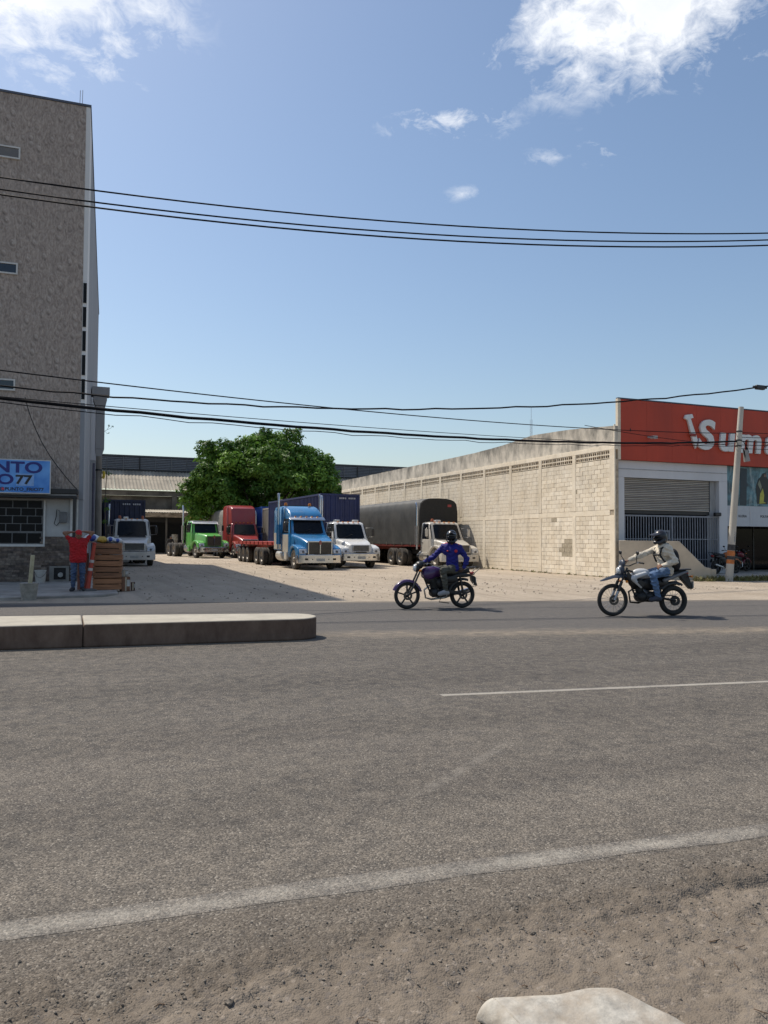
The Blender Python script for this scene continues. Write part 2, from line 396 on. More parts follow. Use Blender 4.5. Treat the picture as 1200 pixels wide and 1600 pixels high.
# wheel tracks polished darker, an old pale skid
dl = t.math('ADD', t.math('ADD', sy.outputs[1], t.math('MULTIPLY', sy.outputs[0], 0.10)), t.math('MULTIPLY', t.noise(t.mapping(pos, (0.3, 0.3, 1)), 1.0, 2, 0.5), 0.5))
for d0, hw_, am_ in ((4.95, 0.42, 0.26), (6.55, 0.42, 0.24), (8.6, 0.5, 0.22), (10.2, 0.5, 0.2)):
    tk_ = t.math('MULTIPLY', t.ramp(t.math('ABSOLUTE', t.math('SUBTRACT', dl, d0)), hw_, hw_ * 0.25), am_)
    c = t.mix(tk_, c, t.mix(1.0, c, (0.62, 0.625, 0.64), 'MULTIPLY'))
dsk, ask = band(t, pos, (2.07, 4.45), (3.12, 5.23), 0.1, 0.1)
sk = t.math('MULTIPLY', t.math('MULTIPLY', t.ramp(dsk, 0.06, 0.02), t.ramp(t.math('ABSOLUTE', t.math('SUBTRACT', ask, 0.65)), 0.9, 0.5)), t.math('MULTIPLY', t.ramp(t.noise(pos, 9, 4, 0.7), 0.35, 0.6), 0.28))
c = t.mix(sk, c, (0.30, 0.275, 0.24))
# old repair, oil drips and paint flecks
fl = t.math('GREATER_THAN', t.noise(t.mapping(pos, (3, 14, 1)), 1.6, 3, 0.7), 0.735)
c = t.mix(t.math('MULTIPLY', fl, 0.4), c, (0.42, 0.40, 0.36))
oil = t.math('GREATER_THAN', t.noise(t.mapping(pos, (2.0, 5.5, 1), loc=(3.3, 1.7, 0)), 1.25, 4, 0.7), 0.755)
c = t.mix(t.math('MULTIPLY', oil, 0.55), c, (0.06, 0.054, 0.05))
t.t.links.new(c, b.inputs['Base Color']); b.inputs['Roughness'].default_value = 0.9; b.inputs['Specular IOR Level'].default_value = 0.25
bump(t, b, ah, 0.55, 0.006)

# worn road paint on the same asphalt
m_paint, t, b, pos = base_mat('worn_road_paint')
ac, ah, med = asphalt_nodes(t, pos)
wear = t.math('ADD', t.math('MULTIPLY', t.noise(pos, 60, 3, 0.7), 0.75), t.math('MULTIPLY', t.noise(pos, 3.2, 4, 0.65), 0.7))
cv = t.n('ShaderNodeAttribute'); cv.attribute_name = 'cover'
wear = t.math('ADD', wear, t.math('MULTIPLY', t.math('SUBTRACT', 1.0, cv.outputs['Fac']), 0.34))
c = t.mix(t.math('MULTIPLY', t.ramp(wear, 0.50, 0.88), 0.95), t.mix(0.4, (0.44, 0.41, 0.35), ac), ac)
t.t.links.new(c, b.inputs['Base Color']); b.inputs['Roughness'].default_value = 0.8; bump(t, b, ah, 0.5, 0.005)

# shoulder: broken asphalt running out into dirt (mask from the mesh)
m_sh, t, b, pos = base_mat('broken_shoulder')
ac, ah, med = asphalt_nodes(t, pos); dc, dh = dirt_nodes(t, pos)
at = t.n('ShaderNodeAttribute'); at.attribute_name = 'soil'
dusty = t.math('MULTIPLY', t.ramp(t.noise(pos, 6, 6, 0.7), 0.36, 0.7), 0.85)
f = t.math('MINIMUM', t.math('ADD', at.outputs['Fac'], t.math('MULTIPLY', dusty, t.ramp(at.outputs['Fac'], 0.0, 0.35))), 1.0)
c = t.mix(f, t.mix(0.15, t.mix(t.ramp(at.outputs['Fac'], 0.0, 0.12), ac, t.mix(1.0, ac, (0.72, 0.70, 0.68), 'MULTIPLY')), (0.19, 0.155, 0.12)), dc)
t.t.links.new(c, b.inputs['Base Color']); b.inputs['Roughness'].default_value = 0.95; b.inputs['Specular IOR Level'].default_value = 0.2
bump(t, b, t.math('ADD', ah, dh), 0.6, 0.006)

m_ground, t, b, pos = base_mat('dry_ground')
dc, dh = dirt_nodes(t, pos); t.t.links.new(dc, b.inputs['Base Color']); b.inputs['Roughness'].default_value = 0.95

# yard: pale compacted earth and limestone
m_yard, t, b, pos = base_mat('pale_yard_earth')
n1 = t.noise(t.mapping(pos, (1, 0.45, 1)), 0.55, 7, 0.66); n2 = t.noise(pos, 6, 5, 0.7); n3 = t.noise(pos, 28, 4, 0.7)
c = t.mix(t.ramp(n1, 0.3, 0.7), (0.44, 0.365, 0.28), (0.62, 0.53, 0.425))
c = t.mix(t.ramp(n2, 0.35, 0.75), t.mix(0.5, c, (0.28, 0.235, 0.185)), c)
c = t.mix(t.math('MULTIPLY', t.ramp(n3, 0.6, 0.7), 0.35), c, (0.22, 0.19, 0.16))
trk = t.math('MULTIPLY', t.ramp(t.noise(t.mapping(pos, (2.6, 0.12, 1)), 1.0, 3, 0.5), 0.50, 0.64), 0.35)
c = t.mix(trk, c, (0.30, 0.25, 0.2))
t.t.links.new(c, b.inputs['Base Color']); b.inputs['Roughness'].default_value = 0.95; b.inputs['Specular IOR Level'].default_value = 0.2
bump(t, b, t.math('ADD', n3, n2), 0.9, 0.06)

g = MB().add([(-900, -900, -0.09), (900, -900, -0.09), (900, 900, -0.09), (-900, 900, -0.09)], [(0, 1, 2, 3)]).build('ground', m_ground); structure(g)
# yard sheet, gently uneven
nx, ny = 120, 120
gx = np.linspace(-70, 110, nx); gy = np.linspace(13.0, 140, ny); GX, GY = np.meshgrid(gx, gy, indexing='ij')
GZ = np.zeros_like(GX) - 0.004 + np.where(GY > 23, 0.025 * fbm(GX, GY, 0.25, 3) * np.clip((GY - 23) / 6, 0, 1), 0) * np.where(np.abs(GX - 11) < 9.2, 1, 0.3)
vs = np.stack([GX, GY, GZ], -1).reshape(-1, 3).tolist()
fs = [(i * ny + j, (i + 1) * ny + j, (i + 1) * ny + j + 1, i * ny + j + 1) for i in range(nx - 1) for j in range(ny - 1)]
mb = MB(); mb.v = vs; mb.f = fs; structure(mb.build('yard', m_yard, smooth=60))

def near_y(x): return 3.36 - 0.07 * x
def far_y(x):
    if x < -1.4: return 20.4 - 0.06 * (x + 1.4)
    return 20.4 - 0.251 * (x + 1.4) + max(0, x - 17) * 0.07
xs = np.concatenate([np.linspace(-90, -5, 18), np.linspace(-4.5, 22, 220), np.linspace(24, 100, 20)])
mb = MB(); NV = 8
for x in xs:
    wob = 0.10 * float(fbm(np.array([x]), np.array([3.0]), 1.1, 4)[0])
    y0 = near_y(x) if -4 < x < 9 else near_y(x) - 0.3
    y1 = far_y(x) + wob
    for k in range(NV): mb.v.append((x, y0 + (y1 - y0) * k / (NV - 1), 0.004))
mb.f = [(i * NV + k, (i + 1) * NV + k, (i + 1) * NV + k + 1, i * NV + k + 1) for i in range(len(xs) - 1) for k in range(NV - 1)]
structure(mb.build('road', m_road))

# shoulder relief
sx = np.arange(-2.6, 6.2, 0.0125); ss = np.concatenate([np.arange(0, 1.7, 0.0115), np.linspace(1.72, 3.4, 40)])
SX, SS = np.meshgrid(sx, ss, indexing='ij'); SY = 3.36 - 0.07 * SX - SS
edge = 0.56 - 0.12 * np.maximum(0, SX - 1.5) + 0.16 * fbm(SX, SY, 1.6, 2) + 0.13 * fbm(SX, SY, 6, 4)
e = SS - edge
ero = np.clip((SS - 0.10) / 0.4, 0, 1)
rough_ = fbm(SX, SY, 34, 3, 0.66) * 0.018 + fbm(SX, SY, 9, 3) * 0.020
lump = np.maximum(0, fbm(SX, SY, 15, 3, 0.6) - 0.11) * 0.045
dirt_h = -0.034 + fbm(SX, SY, 1.9, 4) * 0.040 + fbm(SX, SY, 17, 4, 0.64) * 0.019 + np.abs(fbm(SX, SY, 5, 3)) * 0.02
asp_h = 0.004 + ero * (rough_ + lump) - ero ** 2 * 0.016
k = np.clip(e / 0.2 + 0.5, 0, 1); k = k * k * (3 - 2 * k)
gul = np.exp(-((e - 0.03) / 0.035) ** 2) * np.clip(fbm(SX, SY, 1.3, 3) * 2.2 + 0.25, 0, 1) * 0.024
SZ = asp_h * (1 - k) + dirt_h * k - gul
SZ[:, 0] = 0.0039
soil = np.clip(np.clip(e / 0.40 + 0.42, 0, 1) + 0.45 * np.clip((SS - 0.2) / 0.5, 0, 1) * (fbm(SX, SY, 4, 4) + 0.4), 0, 1)
ny = len(ss)
mb = MB(); mb.v = np.stack([SX, SY, SZ], -1).reshape(-1, 3).tolist()
I, J = np.meshgrid(np.arange(len(sx) - 1), np.arange(ny - 1), indexing='ij'); I = I.ravel(); J = J.ravel()
F = np.stack([I * ny + J, I * ny + J + 1, (I + 1) * ny + J + 1, (I + 1) * ny + J], 1)
me = bpy.data.meshes.new('road_shoulder'); me.from_pydata(mb.v, [], F.tolist()); me.shade_smooth()
me.attributes.new('soil', 'FLOAT', 'POINT').data.foreach_set('value', soil.ravel().astype(np.float32))
structure(obj('road_shoulder', me, m_sh))
def shoulder_z(x, y):
    i = int(np.clip((x - sx[0]) / 0.0125, 0, len(sx) - 1)); s_ = 3.36 - 0.07 * x - y
    return float(SZ[i, int(np.clip(np.searchsorted(ss, s_), 0, ny - 1))])

# loose stones on the shoulder
ico = bmesh.new(); bmesh.ops.create_icosphere(ico, subdivisions=1, radius=1)
iv = np.array([v.co[:] for v in ico.verts]); ifc = [[v.index for v in f_.verts] for f_ in ico.faces]; ico.free()
def pebbles(name, mat, n, smin, smax, rmin, rmax, seed):
    rg = np.random.default_rng(seed); V = []; Fc = []
    for q in range(n):
        x = rg.uniform(-1.4, 4.6); s_ = rg.uniform(smin, smax); y = 3.36 - 0.07 * x - s_
        r = rmin * (rmax / rmin) ** (rg.random() ** 3.2)
        z = shoulder_z(x, y); sc_ = r * rg.uniform(0.6, 1.2, 3) * (1, 1, 0.7); a = rg.uniform(0, 6.28)
        P = iv * (1 + rg.uniform(-0.25, 0.25, (len(iv), 1))) * sc_
        P = np.stack([P[:, 0] * math.cos(a) - P[:, 1] * math.sin(a), P[:, 0] * math.sin(a) + P[:, 1] * math.cos(a), P[:, 2]], 1) + (x, y, z + sc_[2] * 0.3)
        o = len(V); V += P.tolist(); Fc += [[i + o for i in f_] for f_ in ifc]
    me = bpy.data.meshes.new(name); me.from_pydata(V, [], Fc)
    return stuff(obj(name, me, mat))
o = pebbles('gravel', M('gravel_dark', (0.175, 0.16, 0.14), 0.9, var=0.4, scale=45, dirt=0.85), 9000, 0.06, 0.72, 0.0016, 0.0075, 3); tag(o, 'dark grit broken loose along the crumbling asphalt edge', 'gravel')
o = pebbles('gravel', M('gravel_pale', (0.27, 0.23, 0.185), 0.9, var=0.4, scale=45), 3600, 0.3, 1.6, 0.0014, 0.008, 4); tag(o, 'pale pebbles scattered on the brown roadside dirt', 'gravel')

rg2 = np.random.default_rng(31); V = []; Fc = []
for q in range(420):
    i = int(rg2.integers(60, len(sx) - 60)); x = float(sx[i]); s_ = float(edge[i, 40]) + rg2.normal(-0.06, 0.10); s_ = max(0.14, s_); y = 3.36 - 0.07 * x - s_
    r = 0.004 * (3.6 ** (rg2.random() ** 2.5)); sc_ = r * rg2.uniform(0.6, 1.3, 3) * (1, 1, 0.6); a = rg2.uniform(0, 6.28)
    P = iv * (1 + rg2.uniform(-0.3, 0.3, (len(iv), 1))) * sc_
    P = np.stack([P[:, 0] * math.cos(a) - P[:, 1] * math.sin(a), P[:, 0] * math.sin(a) + P[:, 1] * math.cos(a), P[:, 2]], 1) + (x, y, shoulder_z(x, y) + sc_[2] * 0.25)
    o = len(V); V += P.tolist(); Fc += [[k_ + o for k_ in f_] for f_ in ifc]
me = bpy.data.meshes.new('asphalt_crumbs'); me.from_pydata(V, [], Fc)
o = stuff(obj('asphalt_crumbs', me, m_sh)); tag(o, 'crumbs of broken asphalt heaped along the ragged road edge', 'rubble')

# dead twigs and leaf scraps on the dirt
V = MB(); rg = random.Random(5)
for q in range(70):
    x = rg.uniform(-0.5, 3.8); s_ = rg.uniform(0.55, 1.4); y = 3.36 - 0.07 * x - s_; z = shoulder_z(x, y) + 0.006
    a = rg.uniform(0, 6.28); l = rg.uniform(0.015, 0.07)
    V.tube([(x, y, z), (x + l * 0.5 * math.cos(a), y + l * 0.5 * math.sin(a), z + 0.004), (x + l * math.cos(a + 0.3), y + l * math.sin(a + 0.3), z + 0.002)], rg.uniform(0.001, 0.0022), 5)
o = stuff(V.build('plant_litter', M('dry_twig', (0.16, 0.10, 0.06), 0.9, var=0.4, scale=30))); tag(o, 'dry twigs and stalks lying on the roadside dirt', 'litter')

# stones and scraps on the yard
rg3 = np.random.default_rng(12); V = []; Fc = []
for q in range(1600):
    y = 19.5 + 34 * rg3.random() ** 1.6; x = rg3.uniform(1.8, 20.8)
    if y < 21 - 0.251 * (x + 1.4): continue
    r = 0.012 * (3.5 ** (rg3.random() ** 3)); sc_ = r * rg3.uniform(0.6, 1.3, 3) * (1, 1, 0.6); P = iv * (1 + rg3.uniform(-0.25, 0.25, (len(iv), 1))) * sc_ + (x, y, sc_[2] * 0.3)
    o = len(V); V += P.tolist(); Fc += [[k_ + o for k_ in f_] for f_ in ifc]
me = bpy.data.meshes.new('yard_stones'); me.from_pydata(V, [], Fc)
o = stuff(obj('yard_stones', me, M('yard_stone', (0.30, 0.26, 0.21), 0.9, var=0.4, scale=4))); tag(o, 'small stones scattered over the pale truck yard', 'stones')

# painted lines
def strip(name, top, bot, z=0.0055, cs=1.0):
    mb = MB(); n_ = len(top); rows = (0, 0.14, 0.5, 0.86, 1.0); cov = []
    for q in rows:
        for p, p2 in zip(top, bot): mb.v.append((p[0] + (p2[0] - p[0]) * q, p[1] + (p2[1] - p[1]) * q, z)); cov.append((1 - abs(2 * q - 1) ** 3) * cs)
    mb.f = [(r_ * n_ + i, r_ * n_ + i + 1, (r_ + 1) * n_ + i + 1, (r_ + 1) * n_ + i) for r_ in range(4) for i in range(n_ - 1)]
    me = bpy.data.meshes.new(name); me.from_pydata(mb.v, [], mb.f)
    me.attributes.new('cover', 'FLOAT', 'POINT').data.foreach_set('value', np.array(cov, np.float32))
    return structure(obj(name, me, m_paint))
xx = np.linspace(-12, 16, 60)
def lt(x): return 3.555 - 0.062 * x - 0.004 * x * x * (x > 0) * (x < 5) - (x >= 5) * 0.1
strip('edge_line', [(x, lt(x) + 0.012 * math.sin(x * 9) * math.sin(x * 3.1)) for x in xx], [(x, lt(x) - 0.165 + 0.014 * math.sin(x * 7 + 1)) for x in xx])
dx = np.linspace(3.5, 8.6, 24)
strip('lane_dash', [(x, 7.16 - 0.153 * (x - 3.5) + 0.004 * math.sin(11 * x)) for x in dx], [(x, 7.045 - 0.153 * (x - 3.5) + 0.004 * math.sin(9 * x)) for x in dx], cs=1.9)

# median kerb of cast concrete segments
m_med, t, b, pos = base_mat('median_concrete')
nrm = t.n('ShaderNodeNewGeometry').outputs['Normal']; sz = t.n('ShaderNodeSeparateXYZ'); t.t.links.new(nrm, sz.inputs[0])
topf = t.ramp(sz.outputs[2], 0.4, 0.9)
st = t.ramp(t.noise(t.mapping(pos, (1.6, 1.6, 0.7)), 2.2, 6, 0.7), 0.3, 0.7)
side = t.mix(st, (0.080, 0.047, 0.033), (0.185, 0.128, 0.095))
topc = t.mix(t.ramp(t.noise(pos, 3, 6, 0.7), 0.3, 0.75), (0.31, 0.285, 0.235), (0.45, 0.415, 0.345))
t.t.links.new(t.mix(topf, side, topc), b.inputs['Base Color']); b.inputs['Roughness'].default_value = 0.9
bump(t, b, t.noise(pos, 40, 4, 0.6), 0.4, 0.006)
med_t = thing('median_kerb', 'low concrete median kerb with pale top and stained brown front, ending in the road', 'kerb', (0, 0, 0))
def my0(x): return 12.0 - 0.082 * (x + 0.84)
def my1(x): return 13.48 - 0.185 * (x + 0.9)
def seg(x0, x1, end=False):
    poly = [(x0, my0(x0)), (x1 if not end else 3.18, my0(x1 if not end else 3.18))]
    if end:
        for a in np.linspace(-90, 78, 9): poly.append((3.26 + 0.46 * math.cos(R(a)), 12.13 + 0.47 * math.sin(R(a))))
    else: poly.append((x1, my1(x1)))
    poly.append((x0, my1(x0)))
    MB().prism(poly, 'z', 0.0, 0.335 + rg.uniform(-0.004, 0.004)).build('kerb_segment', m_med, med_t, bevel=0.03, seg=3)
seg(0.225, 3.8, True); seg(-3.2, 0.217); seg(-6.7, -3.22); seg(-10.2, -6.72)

# pavements
m_conc = M('pavement_concrete', (0.33, 0.31, 0.28), 0.9, var=0.2, scale=1.4, bump=0.3, bscale=50, dirt=0.5, dirtcol=(0.24, 0.21, 0.17))
structure(MB().prism([(-40, 21.9), (-1, 21.6), (0.9, 21.9), (1.3, 22.6), (1.42, 28.75), (-40, 30.5)], 'z', -0.05, 0.06).build('pavement', m_conc, bevel=0.02))
m_conc2 = M('pavement_pale', (0.42, 0.39, 0.34), 0.9, var=0.18, scale=1.4, bump=0.3, bscale=50, dirt=0.3)
structure(MB().prism([(25.35, 23.55), (60, 19.4), (60, 26.9), (25.35, 26.9)], 'z', -0.05, 0.13).build('shop_pavement', m_conc2, bevel=0.02))
# ------------------------------------------------------------------ left building (tile clad, four storeys)
m_tile, t, b, pos = base_mat('embossed_wall_tile')
oc = t.n('ShaderNodeTexCoord').outputs['Object']
warp = t.mapping(oc, (1.0, 0.0, 0.66))
vn = t.n('ShaderNodeTexVoronoi'); t.put(vn, 'Vector', warp); vn.inputs['Scale'].default_value = 4.0; vn.inputs['Randomness'].default_value = 0.7
v1 = vn.outputs['Distance']
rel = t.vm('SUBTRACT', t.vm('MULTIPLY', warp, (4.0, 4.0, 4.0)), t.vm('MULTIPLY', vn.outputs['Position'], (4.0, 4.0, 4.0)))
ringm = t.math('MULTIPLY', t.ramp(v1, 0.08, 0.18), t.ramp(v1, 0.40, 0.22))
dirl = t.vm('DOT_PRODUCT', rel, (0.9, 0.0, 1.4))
painted_light = t.math('MULTIPLY', ringm, t.ramp(dirl, 0.05, 0.25)); painted_shade = t.math('MULTIPLY', ringm, t.ramp(dirl, -0.05, -0.25))  # lit and shaded sides of the embossing, painted into the tile colour
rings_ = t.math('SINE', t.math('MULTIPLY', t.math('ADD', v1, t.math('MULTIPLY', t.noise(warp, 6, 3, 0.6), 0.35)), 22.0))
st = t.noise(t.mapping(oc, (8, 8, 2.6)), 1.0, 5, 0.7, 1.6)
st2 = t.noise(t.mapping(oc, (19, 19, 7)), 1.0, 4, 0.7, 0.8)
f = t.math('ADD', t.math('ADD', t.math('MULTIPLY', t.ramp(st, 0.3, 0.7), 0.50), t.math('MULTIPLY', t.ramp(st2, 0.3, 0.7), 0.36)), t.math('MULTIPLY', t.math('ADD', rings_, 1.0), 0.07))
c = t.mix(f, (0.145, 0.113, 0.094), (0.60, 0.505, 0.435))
c = t.mix(t.math('MULTIPLY', painted_light, 0.38), c, (0.66, 0.59, 0.53))
c = t.mix(t.math('MULTIPLY', painted_shade, 0.5), c, (0.10, 0.082, 0.07))
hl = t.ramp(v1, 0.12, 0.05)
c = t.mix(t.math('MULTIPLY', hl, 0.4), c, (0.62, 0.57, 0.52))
t.t.links.new(c, b.inputs['Base Color']); b.inputs['Roughness'].default_value = 0.55; b.inputs['Specular IOR Level'].default_value = 0.35
bump(t, b, f, 0.9, 0.03)
m_grey = M('grey_wall_paint', (0.30, 0.31, 0.33), 0.8, var=0.08, scale=0.8, bump=0.15, bscale=30, dirt=0.35, dirtcol=(0.2, 0.2, 0.2), stretch=(1, 1, 0.3))
m_white = M('white_wall_paint', (0.74, 0.74, 0.73), 0.75, var=0.06, scale=1.2, bump=0.1, bscale=40, dirt=0.25, dirtcol=(0.45, 0.43, 0.4), stretch=(1, 1, 0.35))
m_frame = M('white_aluminium', (0.62, 0.61, 0.58), 0.45, var=0.06)
m_glass = M('dark_window_glass', (0.018, 0.024, 0.034), 0.07, var=0.1, spec=0.7)
m_glass2 = M('smoked_pane', (0.008, 0.009, 0.011), 0.35, var=0.2, spec=0.15)
m_black = M('black_metal', (0.018, 0.018, 0.02), 0.45, var=0.2)
m_blackr = M('black_rubber', (0.02, 0.02, 0.021), 0.75, var=0.2)
m_slate = M('dark_parapet_cap', (0.09, 0.105, 0.14), 0.7)
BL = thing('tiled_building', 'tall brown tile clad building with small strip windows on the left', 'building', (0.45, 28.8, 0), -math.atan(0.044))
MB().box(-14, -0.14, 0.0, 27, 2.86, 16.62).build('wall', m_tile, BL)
MB().box(-14.03, 0.03, -0.03, 27.03, 16.625, 16.70).build('parapet_cap', m_slate, BL)
MB().box(-0.139, 0.0, 0.004, 2.3, 10.45, 16.62).build('corner_trim', m_white, BL)
MB().box(-0.139, 0.0, 0.004, 2.3, 6.2, 10.445).build('corner_trim', m_white, BL); MB().box(-0.139, 0.0, 0.004, 2.3, 2.86, 6.195).build('side_wall', m_grey, BL)
MB().box(-0.139, 0.0, 2.305, 27, 0.0, 16.62).build('side_wall', m_grey, BL)
MB().box(-0.139, -0.004, 0.02, 2.3, 0.0, 2.85).build('side_wall', m_grey, BL)
MB().box(-14, -0.14, 0.03, 3.0, 0.0, 2.85).build('ground_floor_wall', M('pale_render', (0.50, 0.50, 0.49), 0.85, var=0.08, scale=1.5, dirt=0.3, dirtcol=(0.33, 0.32, 0.3)), BL)
for k in range(5):
    zc_ = 10.4 - 0.84 * k
    wn = MB().box(-0.128, -0.006, -0.012, 0.003, zc_ - 0.72, zc_).build('window', m_frame, BL); wn['label'] = 'narrow dark window in the grey corner strip'
    MB().box(-0.122, -0.012, -0.018, -0.0125, zc_ - 0.71, zc_ - 0.01).build('pane', m_glass2, wn)
for z0, z1 in ((14.37, 14.79), (10.42, 10.81), (6.47, 6.86), (14.37 - 3.95 * 3 + 0, 0)):
    if z1 <= 0: continue
    wn = MB()
    x0, x1 = -3.95, -2.2
    wn.box(x0, x1, -0.05, 0.02, z0, z0 + 0.05).box(x0, x1, -0.05, 0.02, z1 - 0.05, z1).box(x0, x0 + 0.05, -0.05, 0.02, z0 + 0.0505, z1 - 0.0505).box(x1 - 0.05, x1, -0.05, 0.02, z0 + 0.0505, z1 - 0.0505)
    wo_ = wn.build('window', m_frame, BL)
    for q in range(2):
        xa = x0 + 0.055 + q * 0.84; MB().box(xa, xa + 0.80, -0.018, -0.008, z0 + 0.055, z1 - 0.055).build('pane', m_glass, wo_)
for x in (-0.28, -0.36):
    MB().tube([(x, 0.15, 16.6), (x + 0.01, 0.15, 17.35 + x * 0.3)], 0.009, 6).build('reinforcing_bar', M('rusty_bar', (0.12, 0.08, 0.06), 0.85), BL)
# steel canopy strip over the ground floor and its posts
MB().box(-14, -0.15, -0.62, -0.02, 3.02, 3.18).build('canopy_beam', m_black, BL, bevel=0.01)
MB().box(-14, -0.17, -0.60, -0.03, 2.87, 2.93).build('canopy_beam', m_black, BL, bevel=0.01)
MB().box(-14, -0.2, -0.56, -0.05, 2.945, 3.01).build('canopy_soffit', M('grey_sheet', (0.22, 0.22, 0.22), 0.5), BL)
MB().box(-0.30, -0.2, -0.60, -0.50, 0.06, 2.86).build('post', m_black, BL)
MB().box(-0.40, -0.315, -0.03, 0.02, 1.6, 2.86).build('corner_strip', m_frame, BL); MB().box(-0.185, -0.145, -0.03, 0.02, 1.6, 2.86).build('corner_strip', m_frame, BL)
# ground floor window: white frame, staggered dark panes
gw = MB().box(-4.2, -1.18, -0.06, 0.02, 1.24, 1.32).build('window', m_frame, BL)
MB().box(-1.235, -1.18, -0.05, 0.02, 1.325, 2.8).build('frame', m_frame, gw)
MB().box(-4.2, -1.24, -0.001, 0.025, 1.325, 2.8).build('frame', M('grey_mullion', (0.16, 0.16, 0.16), 0.6), gw)
for r_ in range(5):
    zz0 = 1.38 + r_ * 0.285 if r_ else 1.36; hh = 0.33 if r_ == 0 else 0.25
    if r_: zz0 = 1.76 + (r_ - 1) * 0.262; hh = 0.235
    x = -1.30 - (0.2 if r_ % 2 else 0.0)
    if r_ % 2: MB().box(-1.47, -1.27, -0.012, -0.004, zz0, zz0 + hh).build('pane', m_glass2, gw)
    while x > -4.0:
        MB().box(x - 0.42, x, -0.012, -0.004, zz0, zz0 + hh).build('pane', m_glass2, gw); x -= 0.455
# stone cladding strips below
m_stone = [M('ledge_stone_%d' % i, c_, 0.85, var=0.25, scale=9, bump=0.6, bscale=18, rnd=0.3) for i, c_ in enumerate(((0.19, 0.145, 0.115), (0.24, 0.195, 0.16), (0.145, 0.115, 0.10)))]
MB().box(-14, -0.14, 0.005, 0.029, 0.06, 1.58).build('stone_backing', m_stone[2], BL)
sm = [MB().box(0, l_, 0, 0.03, 0, 0.072).mesh('stone') for l_ in (0.18, 0.26, 0.36)]
for m_ in sm: m_.materials.append(m_stone[0])
for r_ in range(19):
    x = -0.15 - rg.uniform(0, 0.15); z = 0.065 + r_ * 0.0795
    while x > -3.3:
        q = rg.randrange(3); l_ = (0.18, 0.26, 0.36)[q]
        if not (z > 1.22 and x < -1.18 + l_ and False):
            if not (-1.10 < x - l_ / 2 < -0.32 and z < 0.58) and not (z > 1.2 and x < -1.15):
                inst('stone', sm[q], BL, (x - l_, -0.022 - rg.uniform(0, 0.016), z), mat=m_stone[rg.randrange(3)])
        x -= l_ + 0.006
mt = MB().box(-1.02, -0.40, -0.05, 0.02, 0.06, 0.12).box(-1.02, -0.40, -0.05, 0.02, 0.52, 0.58).box(-1.02, -0.88, -0.05, 0.02, 0.121, 0.519).box(-0.5, -0.40, -0.05, 0.02, 0.121, 0.519).build('meter_niche', M('niche_cement', (0.24, 0.23, 0.21), 0.9), BL)
MB().box(-0.879, -0.501, -0.01, 0.004, 0.121, 0.519).build('recess', m_blackr, mt)
MB().lathe([(0.0, -0.09), (0.075, -0.088), (0.085, -0.07), (0.085, -0.011)], (-0.67, 0, 0.28), 'y', 16).build('water_meter', M('old_white_plastic', (0.4, 0.39, 0.36), 0.5), mt, smooth=40)
MB().box(-0.74, -0.50, -0.12, 0.028, 2.05, 2.42).build('meter_box', M('meter_grey', (0.16, 0.165, 0.17), 0.5), BL, bevel=0.02)
MB().tube([(-0.72, -0.05, 2.44), (-0.82, -0.05, 2.5), (-0.84, -0.05, 2.25), (-0.9, -0.05, 2.02), (-0.82, -0.05, 1.95), (-0.74, -0.05, 2.06)], 0.014, 6).build('cable_loop', m_blackr, BL, smooth=60)
# shop banner
m_ban, t, b, pos = base_mat('blue_banner_print')
n_ = t.noise(pos, 1.4, 3, 0.5); c = t.mix(t.ramp(n_, 0.35, 0.65), (0.035, 0.20, 0.62), (0.16, 0.42, 0.85))
t.t.links.new(c, b.inputs['Base Color']); b.inputs['Roughness'].default_value = 0.4
bn = thing('shop_banner', 'light blue shop banner with navy lettering on the tiled facade', 'sign', (0.42, 28.2, -0.02), -math.atan(0.044))
MB().box(-4.9, -1.02, -0.09, -0.055, 3.04, 4.10).build('banner_panel', m_ban, bn)
MB().box(-4.93, -0.99, -0.086, -0.058, 4.1005, 4.13).box(-1.0195, -0.99, -0.086, -0.058, 3.04, 4.1004).box(-4.93, -0.99, -0.086, -0.058, 3.01, 3.0395).build('edge_strip', m_frame, bn)
m_navy = M('navy_print', (0.012, 0.018, 0.19), 0.4, var=0.05); m_ink = M('black_print', (0.01, 0.01, 0.015), 0.4)
def letters(txt, size, x, z, mat, parent, off=0.0, sx=1.0, ex=0.003, shear=0, align='RIGHT', y=-0.0945, name='lettering'):
    me = text_mesh(txt, size, ex, off, shear, align, sx); o_ = obj(name, me, mat, parent); o_.location = (x, y, z); o_.rotation_euler = (R(90), 0, 0); return o_
letters('PUNTO', 0.50, -1.24, 3.70, m_navy, bn, 0.014, 1.35)
letters('FRIO', 0.46, -2.10, 3.31, m_navy, bn, 0.014, 1.35)
MB().box(-2.03, -1.50, -0.0935, -0.0905, 3.26, 3.66).build('number_patch', M('pale_blue_print', (0.25, 0.45, 0.8), 0.4), bn)
letters('77', 0.40, -1.56, 3.33, m_ink, bn, 0.012, 1.25, y=-0.097)
letters('@PUNTO_FRIO77', 0.15, -1.20, 3.10, m_ink, bn, 0.003, 1.1)
MB().lathe([(0.0, -0.1), (0.045, -0.098), (0.045, -0.0905)], (-2.42, 0, 3.15), 'y', 14).build('social_mark', M('red_print', (0.6, 0.06, 0.1), 0.4), bn)
# service wire sagging across the tiles
o = MB().tube([(-1.42, 28.5, 6.22), (-1.34, 28.5, 5.9), (-1.22, 28.5, 5.52), (-1.06, 28.5, 5.12), (-0.86, 28.5, 4.70), (-0.62, 28.5, 4.29), (-0.36, 28.5, 3.92), (-0.08, 28.5, 3.56), (0.14, 28.5, 3.3), (0.24, 28.55, 3.2)], 0.016, 6).build('service_wire', m_blackr, None, smooth=60)
tag(o, 'black service wire sagging across the brown tiles to the canopy corner', 'wire')

